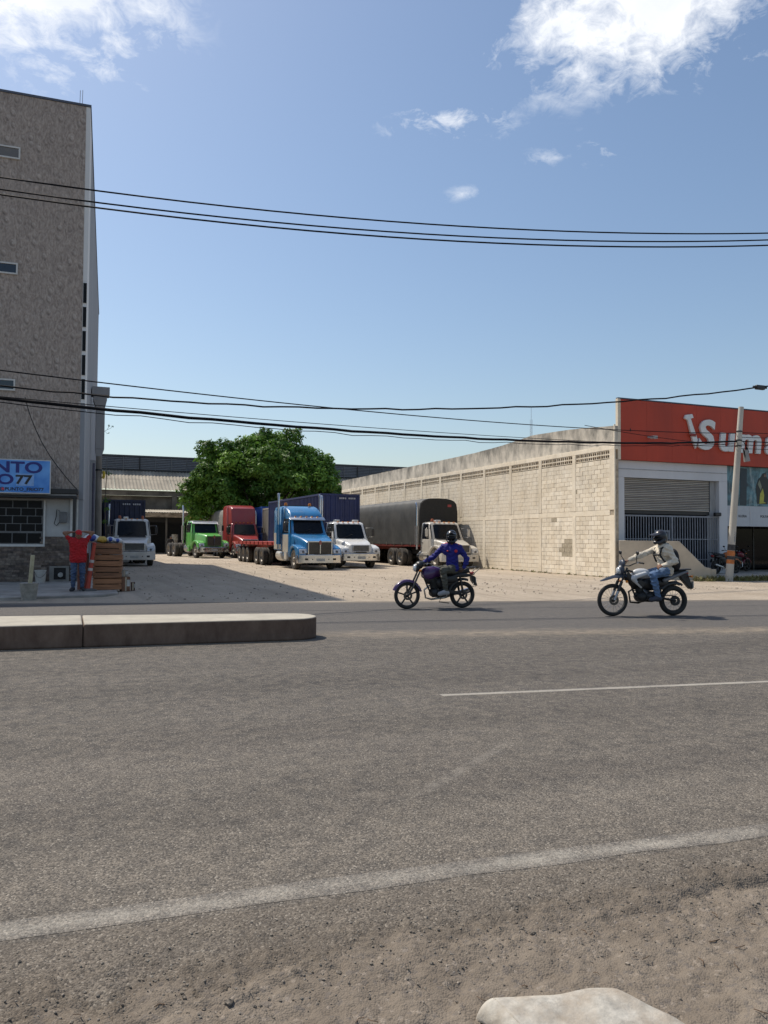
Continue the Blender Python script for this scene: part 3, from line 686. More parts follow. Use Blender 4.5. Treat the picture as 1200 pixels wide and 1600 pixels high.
# grey column with a wide cap behind the corner, and the pole in front of it
gc = thing('corner_column', 'grey rendered column with a stepped cap behind the tiled building', 'column', (1.32, 38.2, 0))
MB().box(-0.24, 0.14, -0.2, 0.3, 5.62, 7.5).build('shaft', m_grey, gc, bevel=0.01)
MB().loft([[(-0.24, -0.2, 7.501), (0.14, -0.2, 7.501), (0.14, 0.3, 7.501), (-0.24, 0.3, 7.501)], [(-0.36, -0.3, 7.86), (0.22, -0.3, 7.86), (0.22, 0.35, 7.86), (-0.36, 0.35, 7.86)], [(-0.36, -0.3, 8.08), (0.22, -0.3, 8.08), (0.22, 0.35, 8.08), (-0.36, 0.35, 8.08)]]).build('capital', m_grey, gc)
MB().box(-0.44, 0.33, -0.42, 0.45, 8.085, 8.45).build('cap', m_grey, gc, bevel=0.01)
MB().loft([[(-0.18, -0.15, 5.1), (-0.02, -0.15, 5.1), (-0.02, 0.25, 5.1), (-0.18, 0.25, 5.1)], [(-0.24, -0.2, 5.61), (0.14, -0.2, 5.61), (0.14, 0.3, 5.61), (-0.24, 0.3, 5.61)]]).build('corbel', m_grey, gc)
MB().box(-0.95, -0.19, -0.16, 0.3, -0.02, 5.095).build('lower_wall', m_grey, gc)
pl = thing('concrete_pole', 'stained concrete pole beside the corner of the tiled building', 'pole', (1.12, 34.2, 0))
MB().tube([(0.02, 0, -0.02), (0, 0, 4.9)], [0.15, 0.115], 14).build('shaft', M('old_pole_concrete', (0.25, 0.235, 0.21), 0.9, var=0.3, scale=1.6, dirt=0.7, dirtcol=(0.1, 0.085, 0.07), stretch=(1, 1, 0.3)), pl, smooth=40)
MB().lathe([(0.13, 0), (0.135, 0.02), (0.135, 0.05), (0.13, 0.07)], (0, 0, 4.3), 'z', 14).build('clamp', m_black, pl)
MB().tube([(0.17, -0.1, 4.28), (0.2, -0.12, 4.2), (0.19, -0.1, 4.05), (0.14, -0.1, 4.0)], 0.06, 7).build('yellow_bag', M('yellow_plastic', (0.55, 0.4, 0.03), 0.5), pl, smooth=60)
MB().tube([(-0.2, -0.1, 0), (-0.2, -0.1, 4.6)], 0.05, 8).build('drain_pipe', M('dark_pipe', (0.09, 0.09, 0.13), 0.6), pl, smooth=40)

# ------------------------------------------------------------------ long block wall on the right
def wall_mat(name, c0, c1, stain):
    m_, t, b, pos = base_mat(name)
    n1 = t.noise(pos, 1.1, 6, 0.7); n2 = t.noise(pos, 9, 5, 0.7)
    c = t.mix(t.ramp(n1, 0.32, 0.68), c0, c1)
    c = t.mix(t.math('MULTIPLY', t.ramp(n2, 0.55, 0.75), 0.35), c, (0.36, 0.29, 0.21))
    stx = t.ramp(t.noise(t.mapping(pos, (1, 2.6, 0.5)), 1.0, 6, 0.72), 0.52, 0.74)
    sp_ = t.n('ShaderNodeSeparateXYZ'); t.t.links.new(pos, sp_.inputs[0])
    farg = t.ramp(sp_.outputs[1], 34, 58)
    c = t.mix(t.math('MULTIPLY', stx, t.math('ADD', stain, t.math('MULTIPLY', farg, 0.6))), c, (0.22, 0.205, 0.18))
    oi = t.n('ShaderNodeObjectInfo').outputs['Random']
    c = t.mix(1.0, c, t.mix(oi, (0.86, 0.85, 0.83), (1.05, 1.05, 1.04)), 'MULTIPLY')
    t.t.links.new(c, b.inputs['Base Color']); b.inputs['Roughness'].default_value = 0.92; b.inputs['Specular IOR Level'].default_value = 0.2
    bump(t, b, t.noise(pos, 45, 4, 0.65), 0.5, 0.008)
    return m_
m_blk = wall_mat('cream_block', (0.80, 0.70, 0.55), (0.90, 0.825, 0.70), 0.40)
m_pil = wall_mat('cream_render', (0.76, 0.665, 0.52), (0.88, 0.795, 0.66), 0.34)
m_mort = M('mortar_joint', (0.50, 0.42, 0.32), 0.95, var=0.25, scale=3)
m_bare = M('bare_cement_block', (0.45, 0.39, 0.29), 0.95, var=0.15, scale=8, bump=0.4)
m_par, t, b, pos = base_mat('weathered_parapet')
n1 = t.noise(t.mapping(pos, (1, 0.8, 0.42)), 1.6, 7, 0.72); n2 = t.noise(pos, 0.7, 5, 0.65)
sp_ = t.n('ShaderNodeSeparateXYZ'); t.t.links.new(pos, sp_.inputs[0])
up_ = t.ramp(sp_.outputs[2], 5.6, 6.5)
c = t.mix(t.ramp(n2, 0.35, 0.7), (0.56, 0.51, 0.43), (0.80, 0.73, 0.61))
c = t.mix(t.math('MULTIPLY', t.ramp(t.math('ADD', n1, t.math('MULTIPLY', up_, 0.12)), 0.47, 0.72), 0.85), c, (0.14, 0.135, 0.12))
t.t.links.new(c, b.inputs['Base Color']); b.inputs['Roughness'].default_value = 0.95; bump(t, b, n1, 0.4, 0.02)
BW = thing('block_wall', 'long cream concrete block wall with pilasters and vent blocks along the yard', 'wall', (21.2, 26.7, 0))
WY0, BAY, NB = 0.05, 2.75, 13
WL = WY0 + BAY * NB - 0.55
MB().box(0.016, 0.22, 0.0, WL, -0.05, 5.0).build('mortar_core', m_mort, BW)
MB().box(0.0, 0.2195, 0.3, WL, 2.62, 2.85).build('tie_beam', m_pil, BW, bevel=0.008)
MB().box(-0.01, 0.23, 0.0, WL, 5.40, 5.60).build('ring_beam', m_pil, BW, bevel=0.008)
tp = [(0.0, 6.40), (3.0, 6.62), (6.2, 6.74), (9, 6.55), (12.5, 6.44), (21, 6.42), (WL, 6.40)]
mb = MB(); ringsp = []
for yy in np.linspace(0, WL, 90):
    zt = np.interp(yy, [p_[0] for p_ in tp], [p_[1] for p_ in tp]) + 0.02 * float(fbm(np.array([yy]), np.array([0.5]), 0.9, 4)[0])
    ringsp.append([(0.01, yy, 5.605), (0.21, yy, 5.605), (0.21, yy, zt), (0.01, yy, zt)])
mb.loft(ringsp).build('parapet', m_par, BW)
for k in range(NB + 1):
    y = WY0 + BAY * k - 0.12; wd = 0.25
    if k == 0: y, wd = 0.0, 0.3
    if y + wd > WL: continue
    MB().box(-0.012, 0.018, y, y + wd, -0.03, 2.617).build('pilaster', m_pil, BW, bevel=0.008)
    MB().box(-0.012, 0.018, y, y + wd, 2.853, 5.396).build('pilaster', m_pil, BW, bevel=0.008)
BLK = [MB().box(0, 0.03, 0.006, l_ - 0.006, 0.006, 0.192).mesh('block') for l_ in (0.4167, 0.2083)]
for me in BLK:
    bm_ = bmesh.new(); bm_.from_mesh(me); bmesh.ops.bevel(bm_, geom=[e_ for e_ in bm_.edges if all(v.co.x < 0.01 for v in e_.verts)], offset=0.006, segments=1, affect='EDGES'); bm_.to_mesh(me); bm_.free(); me.materials.append(m_blk)
rest = MB(); nblk = 0
for k in range(NB):
    y0 = WY0 + BAY * k + 0.13; y1 = WY0 + BAY * (k + 1) - 0.12
    if k == 0: y0 = 0.30
    y1 = min(y1, WL)
    if y1 - y0 < 0.3: continue
    for r_ in range(24):
        z = 0.01 + r_ * 0.2 if r_ < 13 else 2.855 + (r_ - 13) * 0.196
        y = y0; first = (r_ % 2 == 1)
        while y < y1 - 0.04:
            l_ = 0.2083 if first else 0.4167
            first = False
            l_ = min(l_, y1 - y)
            x = rg.uniform(-0.004, 0.005)
            bare = (k == 1 and 4 <= r_ <= 7 and y < y0 + 0.45 + (0.25 if r_ in (5, 6) else 0)) or (k == 1 and r_ in (2, 3) and 1.2 < y - y0 < 1.7 and False) or (k == 2 and r_ in (2, 3, 4) and 0.25 < y - y0 < 0.8) or rg.random() < 0.004
            if k < 2 and nblk < 296:
                nblk += 1
                o_ = inst('block', BLK[0], BW, (x, y, z), mat=m_bare if bare else None, scale=(1, l_ / 0.4167, 1))
            else:
                rest.box(x, 0.03, y + 0.006, y + l_ - 0.006, z + 0.006, z + 0.192)
            y += l_
stuff(rest.build('block_field', m_blk, BW))
# pierced vent blocks: two rows of openings per bay
def vent_mesh(l_):
    mb = MB(); h = 0.175; t_ = 0.02; q_ = 0.05
    mb.box(0, q_, 0, t_, 0, h).box(0, q_, l_ - t_, l_, 0, h).box(0, q_, t_, l_ - t_, 0, t_ * 1.3).box(0, q_, t_, l_ - t_, h - t_ * 1.3, h)
    mb.box(0.004, q_ - 0.004, l_ / 2 - t_ / 2, l_ / 2 + t_ / 2, t_ * 1.3, h - t_ * 1.3)
    return mb
vm_ = vent_mesh(0.312).mesh('vent_block'); vm_.materials.append(m_pil); vr = MB()
for k in range(NB):
    y0 = WY0 + BAY * k + 0.135
    if k == 0: y0 = 0.305
    for r_ in range(2):
        for q in range(8):
            y = y0 + q * (0.3125 if k else 0.2965)
            if y + 0.32 > WL: continue
            p_ = (0.005, y, 5.04 + r_ * 0.178)
            if k < 4: inst('vent_block', vm_, BW, p_, scale=(1, 1 if k else 0.948, 1))
            else:
                tmp = vent_mesh(0.312); vr.add([(a + p_[0], b_ + p_[1], c_ + p_[2]) for a, b_, c_ in tmp.v], tmp.f)
stuff(vr.build('vent_block_field', m_pil, BW))
MB().box(-0.03, 0.03, -0.06, -0.002, -0.03, 6.45).build('corner_post', m_pil, BW, bevel=0.01)
# weeds along the wall foot
def tuft(mb, x, y, z, h, n, sp, rg_):
    for q in range(n):
        a = rg_.uniform(0, 6.28); l_ = h * rg_.uniform(0.5, 1.1); d = Vector((math.cos(a), math.sin(a), 0)); s_ = Vector((-d.y, d.x, 0)) * rg_.uniform(0.006, 0.016)
        bx = Vector((x + rg_.uniform(-sp, sp), y + rg_.uniform(-sp, sp), z)); tip = bx + d * l_ * rg_.uniform(0.3, 0.9) + Vector((0, 0, l_ * 0.8)); md = bx + d * l_ * 0.25 + Vector((0, 0, l_ * 0.55))
        mb.add([bx - s_, bx + s_, md + s_ * 1.4, md - s_ * 1.4, tip], [(0, 1, 2, 3), (3, 2, 4)])
m_weed = M('dry_weed', (0.11, 0.125, 0.04), 0.8, var=0.45, scale=5, col2=(0.20, 0.16, 0.07))
mb = MB()
for q in range(60): tuft(mb, 21.1 + rg.uniform(-0.15, 0.05), rg.uniform(27, 46), -0.01, rg.uniform(0.05, 0.16), 9, 0.06, rg)
o = stuff(mb.build('weeds', m_weed)); tag(o, 'dry weeds along the foot of the block wall', 'weeds')
mb = MB()
for q in range(330):
    x = 22.6 + 9.4 * rg.random() ** 0.8; y = 23.45 - 0.12 * (x - 25.3) + rg.uniform(-0.35, 0.1)
    tuft(mb, x, y, 0.0, rg.uniform(0.10, 0.32), 14, 0.12, rg)
o = stuff(mb.build('weeds', m_weed)); tag(o, 'strip of green weeds round the foot of the striped pole', 'weeds')

# ------------------------------------------------------------------ shop on the right
m_red = M('red_fascia', (0.46, 0.052, 0.022), 0.6, var=0.10, scale=0.8, dirt=0.12, dirtcol=(0.28, 0.06, 0.04), stretch=(1, 1, 0.3))
m_shopw = M('shop_white', (0.62, 0.64, 0.67), 0.7, var=0.05, scale=0.8, dirt=0.2, dirtcol=(0.42, 0.41, 0.40), stretch=(1, 1, 0.3))
SH = thing('shop_building', 'shop with a red fascia, roller shutter and white front beside the block wall', 'shop', (21.42, 26.9, 0))
MB().box(0.13, 17, -0.17, -0.06, 4.98, 7.55).build('fascia', m_red, SH)
fp = MB().box(0.003, 1.377, -0.185, -0.171, 4.99, 7.545).mesh('fascia_panel'); fp.materials.append(m_red)
for k in range(12): inst('fascia_panel', fp, SH, (0.13 + k * 1.38, rg.uniform(-0.003, 0.002), 0))
MB().box(-0.02, 0.125, -0.20, -0.05, 4.98, 7.56).build('fascia_edge', m_pil, SH)
MB().box(0.0, 17, -0.19, -0.05, 7.565, 7.61).build('fascia_cap', m_slate, SH)
MB().box(0.0, 6.2, 0.0, 0.3, 4.26, 4.975).build('lintel_wall', m_shopw, SH)
MB().box(0.0, 0.46, 0.0, 0.3, -0.03, 4.255).build('pier', m_shopw, SH)
MB().box(5.72, 6.2, 0.0, 0.3, -0.03, 4.255).build('pier', m_shopw, SH)
MB().box(0.01, 6.18, 0.0, -0.015, 4.60, 4.63).build('lintel_joint', M('joint_grey', (0.35, 0.36, 0.38), 0.8), SH)
MB().box(5.26, 5.715, 0.22, 0.3, -0.02, 4.25).build('reveal_panel', M('grey_reveal', (0.34, 0.35, 0.36), 0.7, var=0.12, stretch=(1, 1, .3)), SH)
# dark room behind the openings
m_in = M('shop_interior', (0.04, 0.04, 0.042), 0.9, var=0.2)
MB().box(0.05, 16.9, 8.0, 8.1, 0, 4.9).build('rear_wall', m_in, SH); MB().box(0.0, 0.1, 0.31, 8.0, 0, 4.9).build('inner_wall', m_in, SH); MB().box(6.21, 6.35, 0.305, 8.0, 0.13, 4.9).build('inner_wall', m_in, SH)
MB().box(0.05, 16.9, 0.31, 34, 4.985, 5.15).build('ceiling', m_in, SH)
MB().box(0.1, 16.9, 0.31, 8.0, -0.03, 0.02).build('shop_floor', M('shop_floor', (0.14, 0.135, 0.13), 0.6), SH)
MB().box(0.05, 17, 0.31, 35, 6.1, 6.2).build('roof', M('shop_roof_sheet', (0.35, 0.34, 0.33), 0.7), SH)
MB().box(16.9, 17, 0.31, 35, 0, 6.05).build('far_wall', m_shopw, SH)
# roller shutter of separate slats, half down
m_slat = M('shutter_slat', (0.50, 0.48, 0.44), 0.55, metal=0.15, var=0.12, scale=1.5, rnd=0.22, dirt=0.4, dirtcol=(0.2, 0.17, 0.14), stretch=(0.4, 1, 1))
rs = MB().box(0.48, 5.24, 0.10, 0.26, 2.72, 2.86).build('shutter', m_black, SH)
slat = MB().loft([[(x, 0.125, 0.0), (x, 0.095, 0.012), (x, 0.085, 0.035), (x, 0.10, 0.056), (x, 0.135, 0.060), (x, 0.135, 0.0)] for x in (0.5, 5.22)]).mesh('slat'); slat.materials.append(m_slat)
for k in range(18): inst('slat', slat, rs, (0, rg.uniform(-0.003, 0.003), 2.87 + k * 0.0768))
MB().box(5.225, 5.255, 0.08, 0.26, 2.87, 4.25).build('guide_rail', m_black, rs); MB().box(0.48, 5.224, 0.15, 0.17, 2.865, 4.25).build('shutter_back', m_black, rs)
# barred gate
m_gate = M('grey_gate_paint', (0.24, 0.26, 0.30), 0.5, var=0.12, rnd=0.12)
gt = MB().box(0.47, 5.70, 0.03, 0.07, 2.60, 2.67).build('gate', m_gate, SH)
for z in (1.62, 0.72, 0.12): MB().box(0.47, 5.70, 0.035, 0.066, z, z + 0.035).build('rail', m_gate, gt)
barm = MB().box(-0.017, 0.017, 0.034, 0.065, 0.1, 2.6).mesh('bar'); barm.materials.append(m_gate)
x = 0.52
while x < 5.7:
    o_ = inst('bar', barm, gt, (x, 0.0, 0.0)); x += 0.142
MB().box(3.02, 3.10, 0.02, 0.075, 0.05, 2.598).build('gate_post', m_gate, gt)
MB().box(2.08, 2.90, 0.015, 0.032, 1.95, 2.02).box(2.08, 2.15, 0.015, 0.032, 1.63, 1.949).box(2.83, 2.90, 0.015, 0.032, 1.63, 1.949).build('lock_plate', m_gate, gt)
MB().box(5.35, 5.70, -0.16, -0.002, 2.68, 2.84).build('camera_box', m_black, SH, bevel=0.03)
# ramp wall in front
rw = thing('ramp_wall', 'sand coloured ramp wall stepping down to the pavement in front of the gate', 'wall', (21.25, 26.40, 0), math.atan2(-2.4, 2.5))
m_ramp = M('sand_render', (0.56, 0.48, 0.37), 0.9, var=0.10, scale=1.3, bump=0.25, bscale=40, dirt=0.3, dirtcol=(0.36, 0.31, 0.24))
MB().prism([(-0.05, -0.03), (3.47, -0.03), (3.47, 0.47), (3.25, 0.52), (2.28, 1.56), (-0.05, 1.57)], 'y', 0, 0.2).build('wall', m_ramp, rw, bevel=0.012)
MB().box(3.475, 3.66, -0.02, 0.22, -0.03, 0.44).build('end_post', m_ramp, rw, bevel=0.01)
structure(MB().prism([(21.75, 26.35), (24.1, 24.1), (25.34, 24.0), (25.34, 26.88), (21.75, 26.88)], 'z', -0.04, 0.1).build('ramp_floor', m_conc2))
# glazed bay: poster, white band, dark glass
m_post, t, b, pos = base_mat('shop_poster_print')
pm = t.mapping(pos, (1, 1, 1)); n1 = t.noise(pm, 1.5, 5, 0.62, 0.8); n2 = t.noise(t.mapping(pos, (4, 1, 0.8)), 1.0, 4, 0.6)
c = t.mix(t.ramp(n1, 0.36, 0.62), (0.012, 0.03, 0.045), (0.12, 0.28, 0.34)); c = t.mix(t.math('MULTIPLY', t.ramp(n2, 0.52, 0.66), 0.7), c, (0.40, 0.48, 0.48))
t.t.links.new(c, b.inputs['Base Color']); b.inputs['Roughness'].default_value = 0.35
MB().box(6.205, 16.9, 0.06, 0.10, 3.18, 4.975).build('poster', m_post, SH)
# print on the poster: a rider beside a motorcycle, flat shapes
pp = [([(8.05, 3.30), (8.0, 4.1), (8.15, 4.45), (8.3, 4.55), (8.42, 4.72), (8.6, 4.74), (8.66, 4.55), (8.85, 4.35), (8.95, 3.9), (8.75, 3.6), (8.7, 3.28)], (0.012, 0.016, 0.018)),
      ([(8.2, 3.35), (8.25, 3.75), (8.42, 4.02), (8.5, 3.7), (8.46, 3.4), (8.62, 3.34), (8.2, 3.3)], (0.42, 0.42, 0.06)), ([(8.5, 4.55), (8.52, 4.68), (8.62, 4.66), (8.62, 4.55)], (0.22, 0.12, 0.08)),
      ([(7.0, 3.2), (7.05, 4.9), (7.45, 4.9), (7.4, 3.2)], (0.014, 0.03, 0.045)), ([(9.3, 4.2), (9.3, 4.7), (9.7, 4.6), (9.6, 4.2)], (0.35, 0.40, 0.02)), ([(9.0, 3.25), (9.2, 3.7), (9.6, 3.75), (9.8, 3.3)], (0.02, 0.05, 0.07)), ([(8.1, 4.2), (8.22, 4.4), (8.35, 4.1), (8.3, 3.9)], (0.2, 0.22, 0.16))]
for q, (pl_, cc) in enumerate(pp):
    MB().prism(pl_, 'y', 0.052 - q * 0.001, 0.058 - q * 0.001).build('poster_print', M('poster_ink_%d' % q, cc, 0.4), SH)
MB().box(6.205, 16.9, 0.06, 0.12, 2.245, 3.175).build('white_band', M('white_vinyl', (0.46, 0.49, 0.53), 0.5, var=0.04), SH)
for x in (7.62, 9.4): MB().box(x, x + 0.03, 0.04, 0.0595, 2.25, 3.17).build('band_joint', m_shopw, SH)
for tx, x in (('ILLERIA', 7.42), ('POLTALERIA', 9.12)):
    o_ = letters(tx, 0.155, x, 2.66, m_ink, SH, 0.002, 1.0, y=0.056)
MB().box(6.205, 16.89, 0.0, 2.6, -0.03, 0.129).build('porch_floor', m_conc2, SH)
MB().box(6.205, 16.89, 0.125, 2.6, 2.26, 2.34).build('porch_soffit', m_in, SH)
sg = MB().box(6.36, 6.44, 2.58, 2.66, 0.13, 2.255).build('shopfront', m_black, SH)
for k in range(5): MB().box(6.45 + k * 2.08, 6.45 + k * 2.08 + 2.0, 2.615, 2.625, 0.2, 2.25).build('pane', M('shopfront_glass', (0.007, 0.007, 0.008), 0.06, spec=0.15), sg)
for k in range(5): MB().box(8.455 + k * 2.08, 8.525 + k * 2.08, 2.59, 2.65, 0.13, 2.255).build('mullion', m_black, sg)
# raised fascia letters and mark
m_let = M('letter_white', (0.68, 0.70, 0.70), 0.5, var=0.04)
def fascia_letter(ch, size, x, z, sx=1.05):
    me = text_mesh(ch, size, 0.05, 0.05, 0.12, 'LEFT', sx); o_ = obj('fascia_letter', me, m_let, SH); o_.location = (x, -0.25, z); o_.rotation_euler = (R(90), 0, 0)
fascia_letter('S', 1.80, 4.22, 5.66, 1.12); fascia_letter('u', 1.62, 5.42, 5.64, 1.15); fascia_letter('m', 1.62, 6.60, 5.62, 1.10); fascia_letter('a', 1.62, 8.22, 5.62, 1.15)
MB().prism([(3.50, 6.93), (3.56, 7.08), (3.92, 7.14), (4.0, 6.98), (3.84, 6.93), (4.22, 6.02), (4.12, 5.62), (3.98, 5.90), (3.68, 6.85)], 'y', -0.30, -0.195).build('fascia_mark', m_let, SH, bevel=0.01)
MB().box(3.80, 4.1, -0.32, -0.291, 6.15, 6.28).build('mark_band', M('red_mark', (0.25, 0.04, 0.03), 0.6), SH)
fl_ = MB().tube([(1.55, -0.2, 6.0), (1.6, -0.45, 5.95)], [0.03, 0.05], 8).box(1.5, 1.72, -0.62, -0.44, 5.90, 6.02).build('floodlight', M('lamp_grey', (0.4, 0.4, 0.4), 0.4), SH)
MB().box(0.62, 0.66, -0.2, -0.17, 6.2, 6.32).build('vent_slot', m_black, SH)
# ------------------------------------------------------------------ warehouse at the back of the yard
m_corr = M('fibre_cement_roof', (0.36, 0.32, 0.255), 0.9, var=0.22, scale=0.7, dirt=0.45, dirtcol=(0.2, 0.18, 0.15), rnd=0.12, stretch=(1, 0.4, 1))
m_dkconc = M('dark_old_concrete', (0.17, 0.155, 0.13), 0.95, var=0.3, scale=0.8, dirt=0.6, dirtcol=(0.08, 0.075, 0.065))
m_louv = M('grey_louvre', (0.17, 0.18, 0.195), 0.6, var=0.1, rnd=0.15)
WH = thing('warehouse', 'old warehouse with a corrugated roof and louvred ridge at the back of the yard', 'warehouse', (0, 86, 0))
X0, X1 = -10.0, 42.0
# roof sheets: corrugated, two rows on the front slope, recessed laps between
def corr_sheet(x0, x1, y0, z0, y1, z1, amp=0.035, per=0.36):
    n_ = int((x1 - x0) / per * 6); mb = MB(); top = []; 
    for i in range(n_ + 1):
        x = x0 + (x1 - x0) * i / n_; a = amp * math.sin(2 * math.pi * x / per)
        mb.v += [(x, y0, z0 + a), (x, y1, z1 + a), (x, y0, z0 + a - 0.02), (x, y1, z1 + a - 0.02)]
    for i in range(n_):
        a = i * 4; c = a + 4
        mb.f += [(a, a + 1, c + 1, c), (a + 2, c + 2, c + 3, a + 3), (a, c, c + 2, a + 2)]
    return mb
sw = 2.88
for i in range(int((X1 - X0) / sw)):
    for r_ in range(2):
        f0, f1 = (-0.02, 0.52) if r_ == 0 else (0.5, 1.0)
        y0 = -0.6 + 5.2 * f0; y1 = -0.6 + 5.2 * f1; z0 = 6.62 + 2.28 * f0 + 0.03 * (1 - r_); z1 = 6.62 + 2.28 * f1 + 0.03 * (1 - r_)
        if r_ == 1: z0 -= 0.0; z1 -= 0.03
        corr_sheet(X0 + i * sw + 0.01, X0 + (i + 1) * sw - 0.01, y0, z0 + (0.05 if r_ else 0), y1, z1 + (0.05 if r_ else 0)).build('roof_sheet', m_corr, WH, smooth=50)
MB().box(X0, X1, -0.45, -0.2, 5.95, 6.50).build('eave_beam', m_dkconc, WH)
MB().box(X0, X1, 0.0, 0.3, 4.3, 5.949).build('upper_wall', m_dkconc, WH)
for x in (1.6, 10.2, 18.8, 27.4, 36.0): MB().box(x, x + 0.5, -0.44, 0.35, 0, 5.945).build('pillar', m_dkconc, WH)
MB().box(X0, X1, 12.0, 12.3, 0, 6.5).build('rear_wall', m_dkconc, WH); MB().box(X0, X0 + 0.3, 0.31, 12, 0, 6.5).build('end_wall', m_dkconc, WH); MB().box(X1 - 0.3, X1, 0.31, 12, 0, 6.5).build('end_wall', m_dkconc, WH)
MB().box(X0, X1, 4.75, 12, 8.86, 8.98).build('roof_deck', m_dkconc, WH)
# louvred ridge: bays with separate frames
MB().box(X0, X1, 4.66, 11, 10.52, 10.70).build('ridge_cap', M('ridge_dark', (0.05, 0.055, 0.065), 0.6), WH)
lv = MB()
for k in range(7):
    z = 9.16 + k * 0.19; lv.add([(0.06, -0.03, z), (1.70, -0.03, z), (1.70, 0.06, z + 0.15), (0.06, 0.06, z + 0.15), (0.06, -0.02, z), (1.70, -0.02, z), (1.70, 0.07, z + 0.15), (0.06, 0.07, z + 0.15)], [(0, 1, 2, 3), (7, 6, 5, 4)])
lv.box(0.0, 0.06, -0.04, 0.08, 9.05, 10.5); lvm = lv.mesh('louvre_panel'); lvm.materials.append(m_louv)
x = X0
while x < X1 - 1.7:
    inst('louvre_panel', lvm, WH, (x, 4.72, 0)); x += 1.72
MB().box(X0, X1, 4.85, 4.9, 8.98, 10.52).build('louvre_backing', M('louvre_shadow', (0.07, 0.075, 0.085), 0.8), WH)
x = X0
while x < X1:
    MB().box(x, x + 0.09, 4.6, 4.68, 8.9, 10.519).build('louvre_post', m_black, WH); x += 8.6
# lean-to in front of the warehouse, open and dark inside
LT = thing('lean_to_shed', 'open lean-to shed with a pale sheet edge below the warehouse eave', 'shed', (5.8, 78, 0))
for k in range(4): corr_sheet(k * 1.55, k * 1.55 + 1.53, -0.3, 4.0, 6.0, 4.45, 0.03, 0.25).build('roof_sheet', m_corr, LT, smooth=50)
MB().box(0, 6.2, -0.30, -0.25, 3.52, 3.93).build('fascia_board', M('weathered_board', (0.42, 0.34, 0.25), 0.9, var=0.35, scale=2.2, dirt=0.5, stretch=(1, 1, 2)), LT)
for x in (0.0, 2.9, 5.9): MB().box(x, x + 0.16, -0.2, -0.05, 0, 3.95).build('post', m_dkconc, LT)
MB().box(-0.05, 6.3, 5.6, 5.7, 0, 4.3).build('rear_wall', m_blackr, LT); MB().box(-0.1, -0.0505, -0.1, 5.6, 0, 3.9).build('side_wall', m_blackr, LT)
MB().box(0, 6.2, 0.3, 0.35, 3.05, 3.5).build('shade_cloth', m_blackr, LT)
# clutter under it
rgc = random.Random(11)
for i, (x, y, w_, h, cc, nm, lb) in enumerate([(9.6, 77.2, 0.5, 0.62, (0.4, 0.4, 0.38), 'drum', 'grey drum on top of the drum stack by the lean-to shed'), ]):
    pass
dr = M('drum_grey', (0.33, 0.32, 0.29), 0.6, var=0.25)
for i in range(3):
    o = MB().lathe([(0.0, 0), (0.29, 0.0), (0.30, 0.02), (0.29, 0.2), (0.30, 0.22), (0.29, 0.4), (0.30, 0.42), (0.29, 0.6), (0.30, 0.62), (0.0, 0.62)], (0, 0, 0), 'z', 18).build('drum', dr, None, smooth=35, loc=(9.25 + 0.03 * i, 75.6, 0.005 + i * 0.625))
    tag(o, ['lowest grey drum in the stack before the lean-to shed', 'middle grey drum in the stack before the lean-to shed', 'topmost grey drum in the stack before the lean-to shed'][i], 'drum', 'stacked drums')
fb = thing('fuel_tank_frame', 'orange and blue tank frame standing behind the green truck', 'tank', (10.6, 74.5, 0))
MB().box(0, 0.55, 0, 1.2, 2.75, 3.85).build('orange_box', M('rust_orange', (0.45, 0.12, 0.04), 0.7, var=0.2), fb, bevel=0.02); MB().box(0.56, 1.9, 0, 1.2, 3.2, 3.95).build('red_box', M('box_red', (0.4, 0.05, 0.03), 0.6, var=0.2), fb, bevel=0.02)
MB().box(0.56, 2.2, 0.05, 1.15, 2.6, 3.19).build('blue_box', M('box_blue', (0.02, 0.07, 0.25), 0.6, var=0.2), fb, bevel=0.02)
for x, y in ((0.05, 0.05), (2.1, 0.05), (0.05, 1.1), (2.1, 1.1)): MB().bar((x, y, 0), (x, y, 2.74 if x < 1 else 2.59), 0.1, 0.1).build('leg', M('leg_blue', (0.03, 0.14, 0.4), 0.5), fb)
MB().bar((0.05, 0.05, 0.4), (2.1, 0.05, 2.3), 0.08, 0.08, (0, 1, 0)).build('brace', M('leg_blue'), fb)

# radio mast far behind the wall
am = thing('radio_mast', 'thin radio mast rising behind the long block wall', 'mast', (38.5, 60, 0))
mb = MB()
for a in range(3): mb.tube([(0.12 * math.cos(a * 2.1), 0.12 * math.sin(a * 2.1), 0), (0.1 * math.cos(a * 2.1), 0.1 * math.sin(a * 2.1), 12.4)], 0.014, 5)
mb.build('legs', M('mast_grey', (0.3, 0.32, 0.36), 0.5), am)
mb = MB()
for k in range(30): mb.bar((0.12, 0, k * 0.4), (-0.06, 0.1, k * 0.4 + 0.2), 0.012, 0.012); mb.bar((-0.06, 0.1, k * 0.4 + 0.2), (-0.06, -0.1, k * 0.4 + 0.4), 0.012, 0.012)
mb.build('lacing', M('mast_grey'), am); MB().tube([(0, 0, 12.4), (0, 0, 13.6)], 0.015, 5).build('whip', M('mast_grey'), am)

